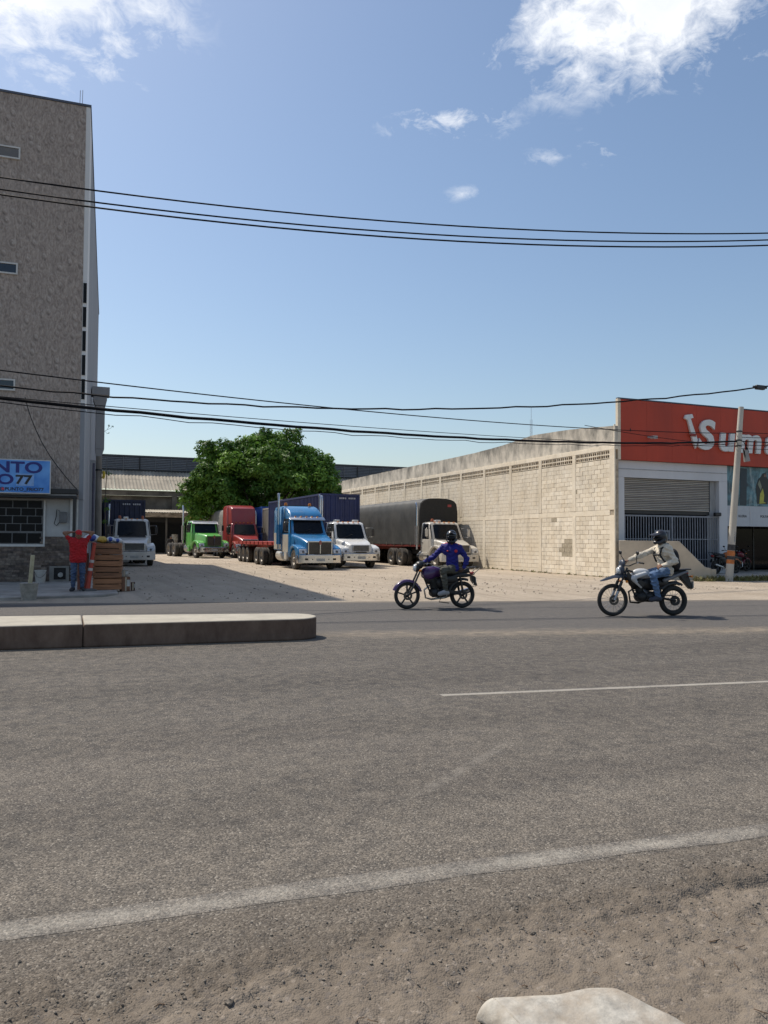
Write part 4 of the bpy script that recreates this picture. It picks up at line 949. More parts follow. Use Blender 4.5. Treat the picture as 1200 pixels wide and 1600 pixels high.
# ------------------------------------------------------------------ trees
m_leaf, t, b, pos = base_mat('broad_leaf')
at_ = t.n('ShaderNodeAttribute'); at_.attribute_name = 'tone'
c = t.mix(at_.outputs['Fac'], (0.036, 0.10, 0.012), (0.19, 0.34, 0.05))
t.t.links.new(c, b.inputs['Base Color']); b.inputs['Roughness'].default_value = 0.55; b.inputs['Specular IOR Level'].default_value = 0.3
tr_ = t.n('ShaderNodeBsdfTranslucent'); t.t.links.new(t.mix(0.5, c, (0.13, 0.26, 0.02)), tr_.inputs[0]); ms_ = t.n('ShaderNodeMixShader'); ms_.inputs[0].default_value = 0.25
t.t.links.new(b.outputs[0], ms_.inputs[1]); t.t.links.new(tr_.outputs[0], ms_.inputs[2]); t.t.links.new(ms_.outputs[0], [n for n in t.t.nodes if n.type == 'OUTPUT_MATERIAL'][0].inputs[0])
m_bark = M('grey_bark', (0.13, 0.105, 0.08), 0.95, var=0.35, scale=4, bump=0.6, bscale=12, stretch=(1, 1, 0.3))
def leaf_cloud(name, clumps, per, leaf, parent, seed, mat=None):
    rg_ = np.random.default_rng(seed); Vs = []; Ts = []
    for (cx, cy, cz, r) in clumps:
        n_ = int(per * (r / 1.2) ** 2)
        d = rg_.normal(size=(n_, 3)); d /= np.linalg.norm(d, axis=1)[:, None]; d[:, 2] = np.where(d[:, 2] < -0.55, -d[:, 2], d[:, 2])
        rad = r * (0.55 + 0.5 * rg_.random(n_) ** 0.5) * (1 + 0.22 * np.sin(d[:, 0] * 5 + cx) * np.sin(d[:, 1] * 5 + cz) + 0.15 * np.sin(d[:, 2] * 9 + cx * 3))
        P = np.array((cx, cy, cz)) + d * rad[:, None] * (1, 1, 0.82)
        nrm_ = d + rg_.normal(scale=0.55, size=(n_, 3)) + (0, 0, 0.35); nrm_ /= np.linalg.norm(nrm_, axis=1)[:, None]
        tg = np.cross(nrm_, rg_.normal(size=(n_, 3))); tg /= np.linalg.norm(tg, axis=1)[:, None]; bt = np.cross(nrm_, tg)
        s_ = leaf * rg_.uniform(0.6, 1.35, n_)[:, None]
        Vs.append(np.stack([P - tg * s_, P + bt * s_ * 0.42, P + tg * s_, P - bt * s_ * 0.42], 1).reshape(-1, 3))
        tone = np.clip(0.45 + rg_.normal(0, 0.16, n_) + rg_.normal(0, 0.24), 0, 1); Ts.append(np.repeat(tone, 4))
    Vv = np.concatenate(Vs); Tt = np.concatenate(Ts).astype(np.float32); nf = len(Vv) // 4
    me = bpy.data.meshes.new(name); me.from_pydata(Vv.tolist(), [], np.arange(nf * 4).reshape(-1, 4).tolist())
    me.attributes.new('tone', 'FLOAT', 'POINT').data.foreach_set('value', Tt)
    return obj(name, me, mat or m_leaf, parent)
TX, TY = 17.0, 72.0
TREE = thing('mango_tree', 'broad dark green leafy tree behind the parked trucks', 'tree', (TX, TY, 0))
rgt = np.random.default_rng(21); cl_ = []
for q in range(115):
    a = rgt.uniform(0, 6.28); rr_ = math.sqrt(rgt.random()) ; h = rgt.random()
    x = rr_ * math.cos(a) * 6.3; y = rr_ * math.sin(a) * 5.0
    dome = 10.55 - 0.4 * abs(x) ** 1.15 * (0.7 if x < 0 else 0.62) - 0.05 * y * y
    lowz = 3.6
    z = lowz + (max(dome, 4.6) - lowz) * (h ** 0.55) - 0.5
    cl_.append((x, y, z, rgt.uniform(0.75, 1.35)))
cl_ += [(-1.8, -0.5, 9.6, 1.4), (-0.6, 0, 10.0, 1.4), (-2.8, -1, 9.2, 1.3), (1.2, -1.5, 9.6, 1.4), (3.2, -1.5, 9.3, 1.3), (-3.6, -2, 8.0, 1.4), (-1.0, -3, 8.6, 1.4), (1.5, -3.2, 8.3, 1.4), (3.6, -2.6, 8.0, 1.3), (5.0, -1.6, 8.3, 1.2), (-5.4, -2.2, 7.2, 1.3), (-0.5, -4, 6.4, 1.3), (4.8, -3, 6.4, 1.3), (-6.2, -1.6, 6.6, 1.1), (-5.2, -1.0, 9.0 - 0.2, 1.25), (-4.2, -2, 9.3, 1.15), (-5.6, -1.2, 9.5, 1.0), (2.4, -1, 11.0, 1.0), (-0.2, -1, 10.9, 0.9), (5.6, -1, 8.9, 0.9), (-7.2, -1.2, 5.9, 0.9), (7.2, -0.5, 5.8, 1.0), (-5.9, -1.6, 5.4, 1.3), (-6.9, -1, 4.7, 1.1), (-4.6, -3, 6.1, 1.3), (0.5, -1, 10.3, 1.3), (2.0, -0.5, 10.4, 1.2), (4.2, -1, 9.0, 1.2), (5.8, -1, 7.6, 1.2), (6.6, 0, 6.4, 1.1), (-1.2, -1, 10.1, 1.2), (-2.6, -2.6, 7.4, 1.4), (0.6, -3.6, 7.3, 1.3), (6.4, -1, 4.9, 1.2), (-6.2, -0.6, 3.9, 1.0), (-3.2, -3.8, 4.2, 1.2), (3.0, -3.2, 6.8, 1.2)]
leaf_cloud('crown', cl_, 820, 0.17, TREE, 5)
mb = MB()
mb.tube([(0, 0, -0.05), (0.1, 0, 1.2), (0, 0.1, 2.6)], [0.55, 0.42, 0.36], 12)
MB_l = []
trunk = mb.build('trunk', m_bark, TREE, smooth=60)
for q in range(9):
    a = q * 0.7 + 0.3; l_ = rgt.uniform(3.0, 5.0)
    p0 = Vector((0, 0.1, 2.3 + 0.1 * (q % 3))); p1 = p0 + Vector((math.cos(a) * l_ * 0.45, math.sin(a) * l_ * 0.4, 1.8)); p2 = p0 + Vector((math.cos(a + 0.2) * l_, math.sin(a + 0.2) * l_ * 0.8, 3.4 + rgt.uniform(0, 2.4)))
    MB().tube([p0, p1, p2], [0.2, 0.13, 0.05], 8).build('limb', m_bark, TREE, smooth=60)
# a few far crowns behind the warehouse roofline stay low; creeper on the yard edge by the pole
CR = thing('creeper', 'small creeper growing on the pole beside the white truck', 'plant', (1.42, 34.5, 0))
leaf_cloud('leaves', [(0, 0, 3.1, 0.16), (0.05, 0, 2.7, 0.14), (0.0, 0, 2.2, 0.12), (0.02, 0.02, 4.2, 0.14)], 2200, 0.055, CR, 8)
MB().tube([(0, 0, -0.02), (0.03, 0, 1.5), (-0.02, 0, 3.0), (0.02, 0, 4.3)], 0.02, 6).build('stem', m_bark, CR, smooth=60)
SP = thing('sprig', 'leggy sprig growing out of the grey column below its cap', 'plant', (1.46, 38.1, 6.45))
mb = MB(); mb.tube([(0, 0, 0), (0.12, -0.02, 0.08), (0.2, -0.02, 0.25)], 0.008, 5); mb.tube([(0.12, -0.02, 0.08), (0.24, -0.02, 0.14), (0.34, 0, 0.22)], 0.006, 5); mb.tube([(0.02, 0, 0), (0.12, 0, -0.1), (0.2, 0, -0.08)], 0.006, 5); mb.build('stem', m_bark, SP, smooth=60)
leaf_cloud('leaves', [(0.2, -0.02, 0.26, 0.06), (0.34, 0, 0.22, 0.06), (0.2, 0, -0.08, 0.05)], 5000, 0.035, SP, 9)

# ------------------------------------------------------------------ wires
m_wire = M('black_cable', (0.008, 0.009, 0.013), 0.7, var=0.2, spec=0.1)
P0 = Vector((7.5, 18.5, 0)); TD = Vector((0.985, -0.17, 0)).normalized()
def wire(fn, s0, s1, r, label, n_=60, name='overhead_wire', base=P0, tdir=TD, grp=None, wob=0):
    pts = []
    for i in range(n_ + 1):
        s_ = s0 + (s1 - s0) * i / n_; p = base + tdir * s_; pts.append((p.x, p.y, fn(s_) + wob * math.sin(i * 1.9) * math.sin(i * 0.37)))
    o = MB().tube(pts, r, 6).build(name, m_wire, None, smooth=60); tag(o, label, 'wire', grp); return o
wire(lambda s: 9.78 + 0.00395 * (s + 2.2) ** 2, -28, 32, 0.019, 'uppermost of the three parallel power lines across the sky')
wire(lambda s: 9.50 + 0.0042 * (s + 2.5) ** 2, -28, 32, 0.019, 'middle of the three parallel power lines across the sky')
wire(lambda s: 9.365 + 0.0042 * (s + 2.3) ** 2, -28, 32, 0.021, 'lowest of the three parallel power lines across the sky')
wire(lambda s: 4.85 + 0.0058 * (s + 3.0) ** 2, -24, 16, 0.022, 'sagging cable rising to the splice box at the right edge', 90, wob=0.02)
sp_p = P0 + TD * 11.0
sb = thing('splice_box', 'small black splice box hung on the cable at the top right', 'splice box', (sp_p.x, sp_p.y, 4.85 + 0.0058 * 14 ** 2))
MB().box(-0.16, 0.16, -0.05, 0.05, -0.07, 0.06).build('case', m_black, sb, bevel=0.02); MB().tube([(-0.25, 0, 0.0), (0.25, 0, 0.0)], 0.03, 8).build('clamp', m_black, sb)
# communication bundle ending on the striped pole
PB = Vector((24.42, 23.2, 0)); TB = (PB - Vector((-1.6, 17.0, 0))).normalized()
def wb(c2, c1, c0, s0, s1, r, label, off=0.0, wob=0): return wire(lambda s: c2 * s * s + c1 * s + c0, s0, s1, r, label, 80, 'communication_cable', PB + Vector((0, off, 0)), TB, None, wob)
wb(0.00208, 0.1005, 5.50, -44, 0.0, 0.036, 'thick black communication bundle running to the striped pole', wob=0.012)
wb(0.00165, 0.0797, 5.82, -44, 0.0, 0.014, 'thin cable above the thick bundle, top one on the striped pole', 0.05)
wb(0.0010, 0.0625, 5.28, -44, 0.0, 0.009, 'hair thin cable sagging between thick bundle and cable above', -0.04)
wb(0.00208, 0.1005, 5.40, -44, 0.0, 0.010, 'thin cable hugging the underside of the thick bundle', -0.06, 0.03)
for i, (z, dz, lb) in enumerate([(5.84, 0.06, 'topmost cable crossing the white fascia letters'), (5.66, 0.08, 'second cable from the top crossing the white fascia letters'), (5.50, 0.02, 'thickest cable crossing the white fascia letters'), (5.36, 0.05, 'fourth cable from the top crossing the white fascia letters'), (5.22, 0.0, 'lowest cable crossing the white fascia letters')]):
    wire(lambda s: z + dz * s * 0.1 + 0.003 * s * s, 0, 14, 0.012 if i != 2 else 0.02, lb, 20, 'communication_cable', PB + Vector((0, 0.02 * i - 0.05, 0)), Vector((0.99, -0.12, 0)).normalized())
# unused: slack pair hung in front of the fascia from the wall corner
wire(lambda s: 5.34 + 0.012 * s * (s + 9) * 0.35 - 0.0 * s, -9, 0, 0.010, 'slack cable hanging between block wall corner and striped pole', 40, 'communication_cable', PB + Vector((0, 0.1, 0)), TB)
UP = thing('striped_pole', 'leaning concrete utility pole with orange and black bands at its foot', 'pole', (23.99, 23.32, 0))
tilt = Vector((0.073, -0.03, 1))
def ptp(z): return tilt * z
m_pole = M('pole_concrete', (0.50, 0.475, 0.42), 0.85, var=0.12, scale=1.5, dirt=0.3, dirtcol=(0.3, 0.28, 0.24), stretch=(1, 1, 0.3), bump=0.2)
def prad(z): return 0.150 - 0.0075 * z
def pseg(z0, z1, mat, name, grow=0.0): return MB().tube([ptp(z0), ptp(z1)], [prad(z0) + grow, prad(z1) + grow], 18).build(name, mat, UP, smooth=40)
pseg(-0.05, 6.85, m_pole, 'shaft')
m_or = M('orange_band_paint', (0.52, 0.17, 0.045), 0.7, var=0.2, scale=8); m_bb = M('black_band_paint', (0.045, 0.045, 0.05), 0.7, var=0.3, scale=8)
pseg(0.68, 0.84, m_or, 'band', 0.002); pseg(0.845, 0.98, m_bb, 'band', 0.002); pseg(0.985, 1.19, m_or, 'band', 0.002); pseg(1.2, 1.43, m_bb, 'band', 0.002)
for z in (5.28, 5.5, 5.85): pseg(z, z + 0.05, m_black, 'clamp', 0.012)
mb = MB().tube([ptp(5.3) + Vector((0.25, -0.1, -0.15)), ptp(5.3) + Vector((0.34, -0.1, -0.6))], [0.09, 0.12], 10); mb.build('cable_canister', M('canister_grey', (0.28, 0.28, 0.27), 0.6), UP, smooth=40)
mb = MB()
for q in range(5): mb.tube([ptp(5.5) + Vector((0.1, -0.12, 0)), ptp(5.4) + Vector((0.25 + 0.03 * q, -0.14, -0.1 - 0.05 * q)), ptp(5.2) + Vector((0.2 + 0.04 * q, -0.14, -0.35)), ptp(5.1) + Vector((0.12, -0.13, 0.1))], 0.013, 5)
mb.build('cable_slack', m_wire, UP, smooth=60)
for q in range(4):
    z = 1.52 + q * 0.11; p_ = ptp(z) + Vector((-0.03, -prad(z) - 0.002, 0))
    me = text_mesh('7521'[q], 0.13, 0.001, 0.002); o_ = obj('pole_number', me, M('blue_stencil', (0.1, 0.13, 0.2), 0.8), UP); o_.location = p_; o_.rotation_euler = (R(90), 0, 0)

# ------------------------------------------------------------------ roadside sheet of discarded white material
SHT = thing('discarded_sheet', 'curled dirty off-white sheet lying half buried in the roadside dirt', 'sheet', (1.625, 2.115, 0)); SHT.scale = (0.86, 0.96, 0.95)
m_shw = M('dirty_white_sheet', (0.43, 0.405, 0.355), 0.8, var=0.18, scale=20, bump=0.35, bscale=24, dirt=0.85, dirtcol=(0.30, 0.245, 0.185))
n_u, n_v = 44, 26; mb = MB(); A_ = Vector((-0.315, 0.20, 0)); B_ = Vector((0.27, 0.13, 0))
for i in range(n_u + 1):
    u = i / n_u
    for j in range(n_v + 1):
        v_ = j / n_v; ang = R(-40 + 150 * v_)
        r0 = 0.085 * (1 - 0.25 * u)
        ax_ = A_.lerp(B_, u); x = ax_.x; y = ax_.y
        if v_ < 0.45: a = (0.45 - v_) / 0.45 * 1.9; yy = y + r0 * math.sin(a) ; zz = r0 * math.cos(a)
        else: yy = y - (v_ - 0.45) * 0.62; zz = r0 - (v_ - 0.45) ** 1.7 * 0.13
        x += (v_ - 0.45) * (0.34 * u + 0.06 * (1 - u)) if v_ > 0.45 else 0
        zz -= 0.07 * max(0.0, (u - 0.86) / 0.14) ** 2
        wv = 0.004 * math.sin(u * 9 + v_ * 3) + 0.006 * math.sin(u * 17 + 1 + v_ * 5) * v_ + 0.004 * math.sin(v_ * 23 + u * 11) * v_
        mb.v.append((x, yy, zz + wv - 0.05))
for i in range(n_u):
    for j in range(n_v): mb.f.append((i * (n_v + 1) + j, (i + 1) * (n_v + 1) + j, (i + 1) * (n_v + 1) + j + 1, i * (n_v + 1) + j + 1))
o = mb.build('sheet', m_shw, SHT, smooth=70); sol = o.modifiers.new('thick', 'SOLIDIFY'); sol.thickness = 0.006
mb = MB(); n_a = 10
for j in range(n_v + 1):
    v_ = j / n_v; r0 = 0.085
    if v_ < 0.45: a = (0.45 - v_) / 0.45 * 1.9; yy = A_.y + r0 * math.sin(a); zz = r0 * math.cos(a)
    else: yy = A_.y - (v_ - 0.45) * 0.62; zz = r0 - (v_ - 0.45) ** 1.7 * 0.13
    for i in range(n_a + 1):
        a = i / n_a * 1.75; sl = 0.07 * max(0.0, v_ - 0.45)
        mb.v.append((A_.x + 0.006 + sl * 0.9 - 0.052 * math.sin(a), yy + 0.004, zz - 0.055 - 0.058 * (1 - math.cos(a))))
for j in range(n_v):
    for i in range(n_a): mb.f.append((j * (n_a + 1) + i, (j + 1) * (n_a + 1) + i, (j + 1) * (n_a + 1) + i + 1, j * (n_a + 1) + i + 1))
o = mb.build('folded_end', m_shw, SHT, smooth=70); sol = o.modifiers.new('thick', 'SOLIDIFY'); sol.thickness = 0.006

# ------------------------------------------------------------------ pavement things on the left
bp = thing('bucket_post', 'pale wooden post set in a concrete filled bucket on the pavement', 'post', (-0.88, 21.35, 0.0))
Z0 = -0.004
MB().lathe([(0.0, 0.0), (0.17, 0.0), (0.215, 0.40), (0.225, 0.42), (0.20, 0.43), (0.0, 0.41)], (0, 0, Z0), 'z', 20).build('bucket', M('cement_bucket', (0.34, 0.32, 0.28), 0.9, var=0.2, scale=6, bump=0.4), bp, smooth=35)
MB().bar((0.02, 0, Z0 + 0.38), (0.07, 0.02, Z0 + 1.12), 0.08, 0.08).build('post', M('pale_wood', (0.45, 0.40, 0.26), 0.8, var=0.15, scale=5), bp, bevel=0.008)
MB().prism([(-0.75, -0.12), (-0.2, -0.2), (-0.1, 0.0), (-0.5, 0.06)], 'z', 0.0, 0.012).build('cement_spill', m_conc2, bp)
wbk = thing('paint_bucket', 'white plastic bucket by the stone clad wall', 'bucket', (-0.83, 28.3, 0.06))
MB().lathe([(0.0, 0), (0.15, 0), (0.18, 0.38), (0.19, 0.385), (0.19, 0.41), (0.175, 0.41), (0.14, 0.03), (0, 0.03)], (0, 0, 0), 'z', 20).build('pail', M('bucket_white', (0.5, 0.49, 0.46), 0.5, var=0.1, dirt=0.4), wbk, smooth=35)
MB().tube([(-0.19, -0.02, 0.36), (-0.1, -0.19, 0.2), (0.0, -0.2, 0.16), (0.1, -0.19, 0.22), (0.19, -0.02, 0.36)], 0.006, 6).build('handle', m_black, wbk, smooth=60)
# wooden crates stacked on the pavement edge
m_wd = [M('crate_wood_%d' % i, c_, 0.8, var=0.22, scale=3, stretch=(0.5, 4, 9), bump=0.2, bscale=30, rnd=0.15) for i, c_ in enumerate(((0.38, 0.175, 0.085), (0.29, 0.135, 0.068)))]
cw, cd, chh = 0.78, 0.62, 0.335
sl_f = MB().box(0, cw, 0, 0.018, 0, 0.138).mesh('slat'); sl_s = MB().box(0, 0.018, 0, cd, 0, 0.138).mesh('slat'); ps = MB().box(0, 0.05, 0, 0.05, 0, 0.325).mesh('corner_post')
for m_ in (sl_f, sl_s, ps): m_.materials.append(m_wd[0])
CRX, CRY = 0.66, 23.8
for k in range(4):
    ct = thing('wooden_crate', ['lowest wooden crate in the stack beside the man', 'second lowest wooden crate in the stack beside the man', 'third wooden crate up in the stack beside the man', 'topmost wooden crate in the stack beside the man, bags on it'][k], 'crate', (CRX + rg.uniform(-0.015, 0.015), CRY + rg.uniform(-0.02, 0.02), 0.062 + k * (chh + 0.003)), R(-6 + rg.uniform(-1.5, 1.5)), 'stacked wooden crates')
    for z in (0.012, 0.178):
        inst('slat', sl_f, ct, (0, 0, z), mat=m_wd[k % 2]); inst('slat', sl_f, ct, (0, cd - 0.018, z)); inst('slat', sl_s, ct, (0, 0.019, z), scale=(1, (cd - 0.038) / cd, 1)); inst('slat', sl_s, ct, (cw - 0.018, 0.019, z), mat=m_wd[1], scale=(1, (cd - 0.038) / cd, 1))
    for x, y in ((0.019, 0.019), (cw - 0.069, 0.019), (0.019, cd - 0.069), (cw - 0.069, cd - 0.069)): inst('corner_post', ps, ct, (x, y, 0.005))
    MB().box(0.02, cw - 0.02, 0.02, cd - 0.02, 0.0, 0.011).build('base_board', m_wd[1], ct)
    for q in range(5): pass
    MB().box(0.07, cw - 0.07, 0.07, cd - 0.07, 0.012, 0.29).build('packed_goods', M('crate_fill', (0.08, 0.055, 0.04), 0.9, var=0.4, scale=7), ct)
zt_ = 0.062 + 4 * (chh + 0.003)
def bag(x, y, z, r, cols, label, seed, rz=0):
    prims = [('e', (0, 0, r[2]), r)] + [('e', (random.Random(seed + q).uniform(-r[0] * 0.6, r[0] * 0.6), random.Random(seed * 3 + q).uniform(-r[1] * 0.5, r[1] * 0.5), r[2] * 1.1), (r[0] * 0.5, r[1] * 0.5, r[2] * 0.9)) for q in range(3)]
    th_ = thing('goods_bag', label, 'bag', (x, y, z), rz); obj('bag', sdf_mesh('bag', prims, 0.012, 0.04, wob=0.004), M('bag_%s' % label[:14], cols[0], 0.45, var=0.05), th_)
    if len(cols) > 1:
        obj('print', sdf_mesh('print', [('e', (0.0, -r[1] * 0.25, r[2] * 1.1), (r[0] * 0.62, r[1] * 0.86, r[2] * 0.92))], 0.012, 0.02), M('bagprint_%s' % label[:12], cols[1], 0.45, var=0.05), th_)
bag(CRX - 0.02, CRY + 0.28, zt_ - 0.01, (0.24, 0.2, 0.12), ((0.62, 0.63, 0.64), (0.03, 0.06, 0.28)), 'white bag with a blue print at the left end of the crate stack', 3)
bag(CRX + 0.24, CRY + 0.2, zt_ - 0.01, (0.15, 0.14, 0.09), ((0.50, 0.33, 0.06),), 'mustard yellow bag on the crate stack', 4)
bag(CRX + 0.48, CRY + 0.28, zt_ - 0.01, (0.13, 0.15, 0.085), ((0.60, 0.62, 0.66), (0.04, 0.07, 0.3)), 'small white and blue bag right of the yellow bag on crates', 5)
bag(CRX + 0.68, CRY + 0.24, zt_ - 0.02, (0.12, 0.16, 0.07), ((0.58, 0.6, 0.64), (0.03, 0.07, 0.3)), 'flat white and blue bag at the right end of the crate stack', 6)
# cartons leaning at the right of the crates, one brown sack pile at the left
for k, (x, y, z, sx_, sy_, sz_, cc, lb) in enumerate([(1.56, 24.05, 0.0, 0.24, 0.3, 0.42, (0.20, 0.10, 0.06), 'brown carton on the ground at the right of the crates'), (1.55, 24.06, 0.423, 0.22, 0.26, 0.2, (0.34, 0.3, 0.26), 'small pale carton on top of the brown carton by the crates'), (1.80, 24.25, 0.0, 0.12, 0.2, 0.25, (0.12, 0.07, 0.05), 'dark little carton farthest right of the crates'), (0.42, 24.2, 0.06, 0.26, 0.3, 1.05, (0.24, 0.10, 0.07), 'tall reddish carton between the man and the crates')]):
    ob = thing('carton', lb, 'carton', (x, y, z), R(rg.uniform(-12, 8)))
    MB().box(-sx_ / 2, sx_ / 2, -sy_ / 2, sy_ / 2, 0, sz_).build('box', M('carton_%d' % k, cc, 0.85, var=0.2, scale=6), ob, bevel=0.008)
    MB().box(-0.02, 0.02, -sy_ / 2 - 0.002, -sy_ / 2 + 0.001, 0.01, sz_ - 0.01).build('tape', M('carton_tape', (0.45, 0.38, 0.28), 0.4), ob)
    if k != 3: MB().box(0.0 + 0.03, sx_ / 2 - 0.01, -sy_ / 2 - 0.0025, -sy_ / 2 + 0.001, sz_ * 0.35, sz_ * 0.8).build('paper_patch', M('paper_white', (0.5, 0.5, 0.48), 0.7), ob)
dp = thing('delineator_post', 'leaning red traffic delineator post with white bands in front of the crates', 'post', (0.52, 23.5, 0.06), 0)
def dpp(t_): return Vector((0.0 + 0.17 * t_, 0.03 - 0.0 * t_, 0.03 + 1.27 * t_))
m_dl = M('delineator_red', (0.42, 0.055, 0.03), 0.55, var=0.12); m_dw = M('delineator_white', (0.55, 0.5, 0.46), 0.5)
MB().tube([dpp(0), dpp(0.2), dpp(1.0)], [0.085, 0.07, 0.05], 14).build('tube', m_dl, dp, smooth=40)
for a in (0.42, 0.60): MB().tube([dpp(a), dpp(a + 0.06)], [0.068, 0.067], 14).build('band', m_dw, dp, smooth=40)
MB().tube([dpp(1.0), dpp(1.03), dpp(1.05)], [0.052, 0.065, 0.03], 14).build('cap', m_dl, dp, smooth=40)
MB().lathe([(0.0, 0.0), (0.24, 0.0), (0.23, 0.04), (0.1, 0.07), (0, 0.07)], (0.02, 0.0, 0), 'z', 18).build('base', M('base_rubber', (0.13, 0.125, 0.12), 0.9), dp, smooth=35)
# ------------------------------------------------------------------ trucks
m_chrome = M('chrome', (0.62, 0.62, 0.63), 0.18, metal=1.0, var=0.05, dirt=0.25, dirtcol=(0.3, 0.26, 0.2))
m_steel = M('dull_steel', (0.40, 0.39, 0.37), 0.45, metal=0.8, var=0.12, dirt=0.4, dirtcol=(0.3, 0.25, 0.19))
m_tyre = M('tyre_rubber', (0.035, 0.033, 0.031), 0.85, var=0.2, scale=3, dirt=0.65, dirtcol=(0.17, 0.14, 0.105))
m_rim = M('rim_dusty', (0.34, 0.31, 0.27), 0.6, metal=0.4, var=0.2, scale=5)
m_chas = M('chassis_black', (0.03, 0.029, 0.028), 0.7, var=0.2, dirt=0.5, dirtcol=(0.12, 0.1, 0.08))
m_chasr = M('chassis_red', (0.20, 0.028, 0.02), 0.65, var=0.2, dirt=0.35, dirtcol=(0.12, 0.06, 0.04))
m_tint = M('windscreen', (0.008, 0.010, 0.014), 0.14, var=0.2, spec=0.22)
m_amber = M('amber_lens', (0.65, 0.2, 0.02), 0.3); m_redl = M('red_lens', (0.35, 0.02, 0.02), 0.3)
m_lens = M('clear_lens', (0.62, 0.63, 0.64), 0.12, metal=0.25, var=0.2, scale=14)
m_mesh = M('grille_mesh', (0.04, 0.036, 0.032), 0.6, metal=0.3, var=0.3, scale=20); m_plate = M('plate_grey', (0.36, 0.37, 0.36), 0.5)
def tyre_profile(Rr, wd, rim):
    h = wd / 2
    return [(rim, -h * 0.75), (rim + 0.02, -h * 0.95), (Rr * 0.82, -h), (Rr * 0.95, -h * 0.93), (Rr, -h * 0.72), (Rr, -h * 0.3), (Rr - 0.012, -h * 0.28), (Rr - 0.012, -h * 0.2), (Rr, -h * 0.18), (Rr, h * 0.18), (Rr - 0.012, h * 0.2), (Rr - 0.012, h * 0.28), (Rr, h * 0.3), (Rr, h * 0.72), (Rr * 0.95, h * 0.93), (Rr * 0.82, h), (rim + 0.02, h * 0.95), (rim, h * 0.75)]
WM = {}
def truck_wheel(parent, x, y, dual, side, Rr=0.515):
    if 't' not in WM:
        WM['t'] = MB().lathe(tyre_profile(0.515, 0.28, 0.29), axis='x', n=28, closed=True).mesh('tyre', 40); WM['t'].materials.append(m_tyre)
        # front rim: convex disc with hub; rear rim: deep dish
        for nm, pr_ in (('rf', [(0.0, 0.15), (0.07, 0.15), (0.09, 0.12), (0.10, 0.075), (0.19, 0.055), (0.225, 0.035), (0.25, 0.07), (0.29, 0.11), (0.30, 0.115), (0.30, -0.11), (0.0, -0.11)]), ('rr', [(0.0, 0.04), (0.1, 0.04), (0.11, -0.03), (0.2, -0.05), (0.25, -0.04), (0.275, 0.09), (0.30, 0.115), (0.30, -0.11), (0.0, -0.11)])):
            WM[nm] = MB().lathe(pr_, axis='x', n=24).mesh('rim', 40); WM[nm].materials.append(m_rim)
    w_ = inst('wheel', WM['t'], parent, (x, y, Rr))
    inst('rim', WM['rr' if dual else 'rf'], w_, (0, 0, 0), rot=(0, 0, 0 if side > 0 else math.pi))
    if dual:
        inst('inner_tyre', WM['t'], w_, (-side * 0.33, 0, 0))
    return w_
def ring_top(w_, zb, zt, r, y, n=4, yt=None):
    pts = [(-w_, y, zb)]
    for k in range(n + 1):
        a = math.pi - math.pi / 2 * k / n; pts.append((-w_ + r + r * math.cos(a), y if yt is None else y, zt - r + r * math.sin(a)))
    for k in range(n + 1):
        a = math.pi / 2 - math.pi / 2 * k / n; pts.append((w_ - r + r * math.cos(a), y, zt - r + r * math.sin(a)))
    pts.append((w_, y, zb)); return pts
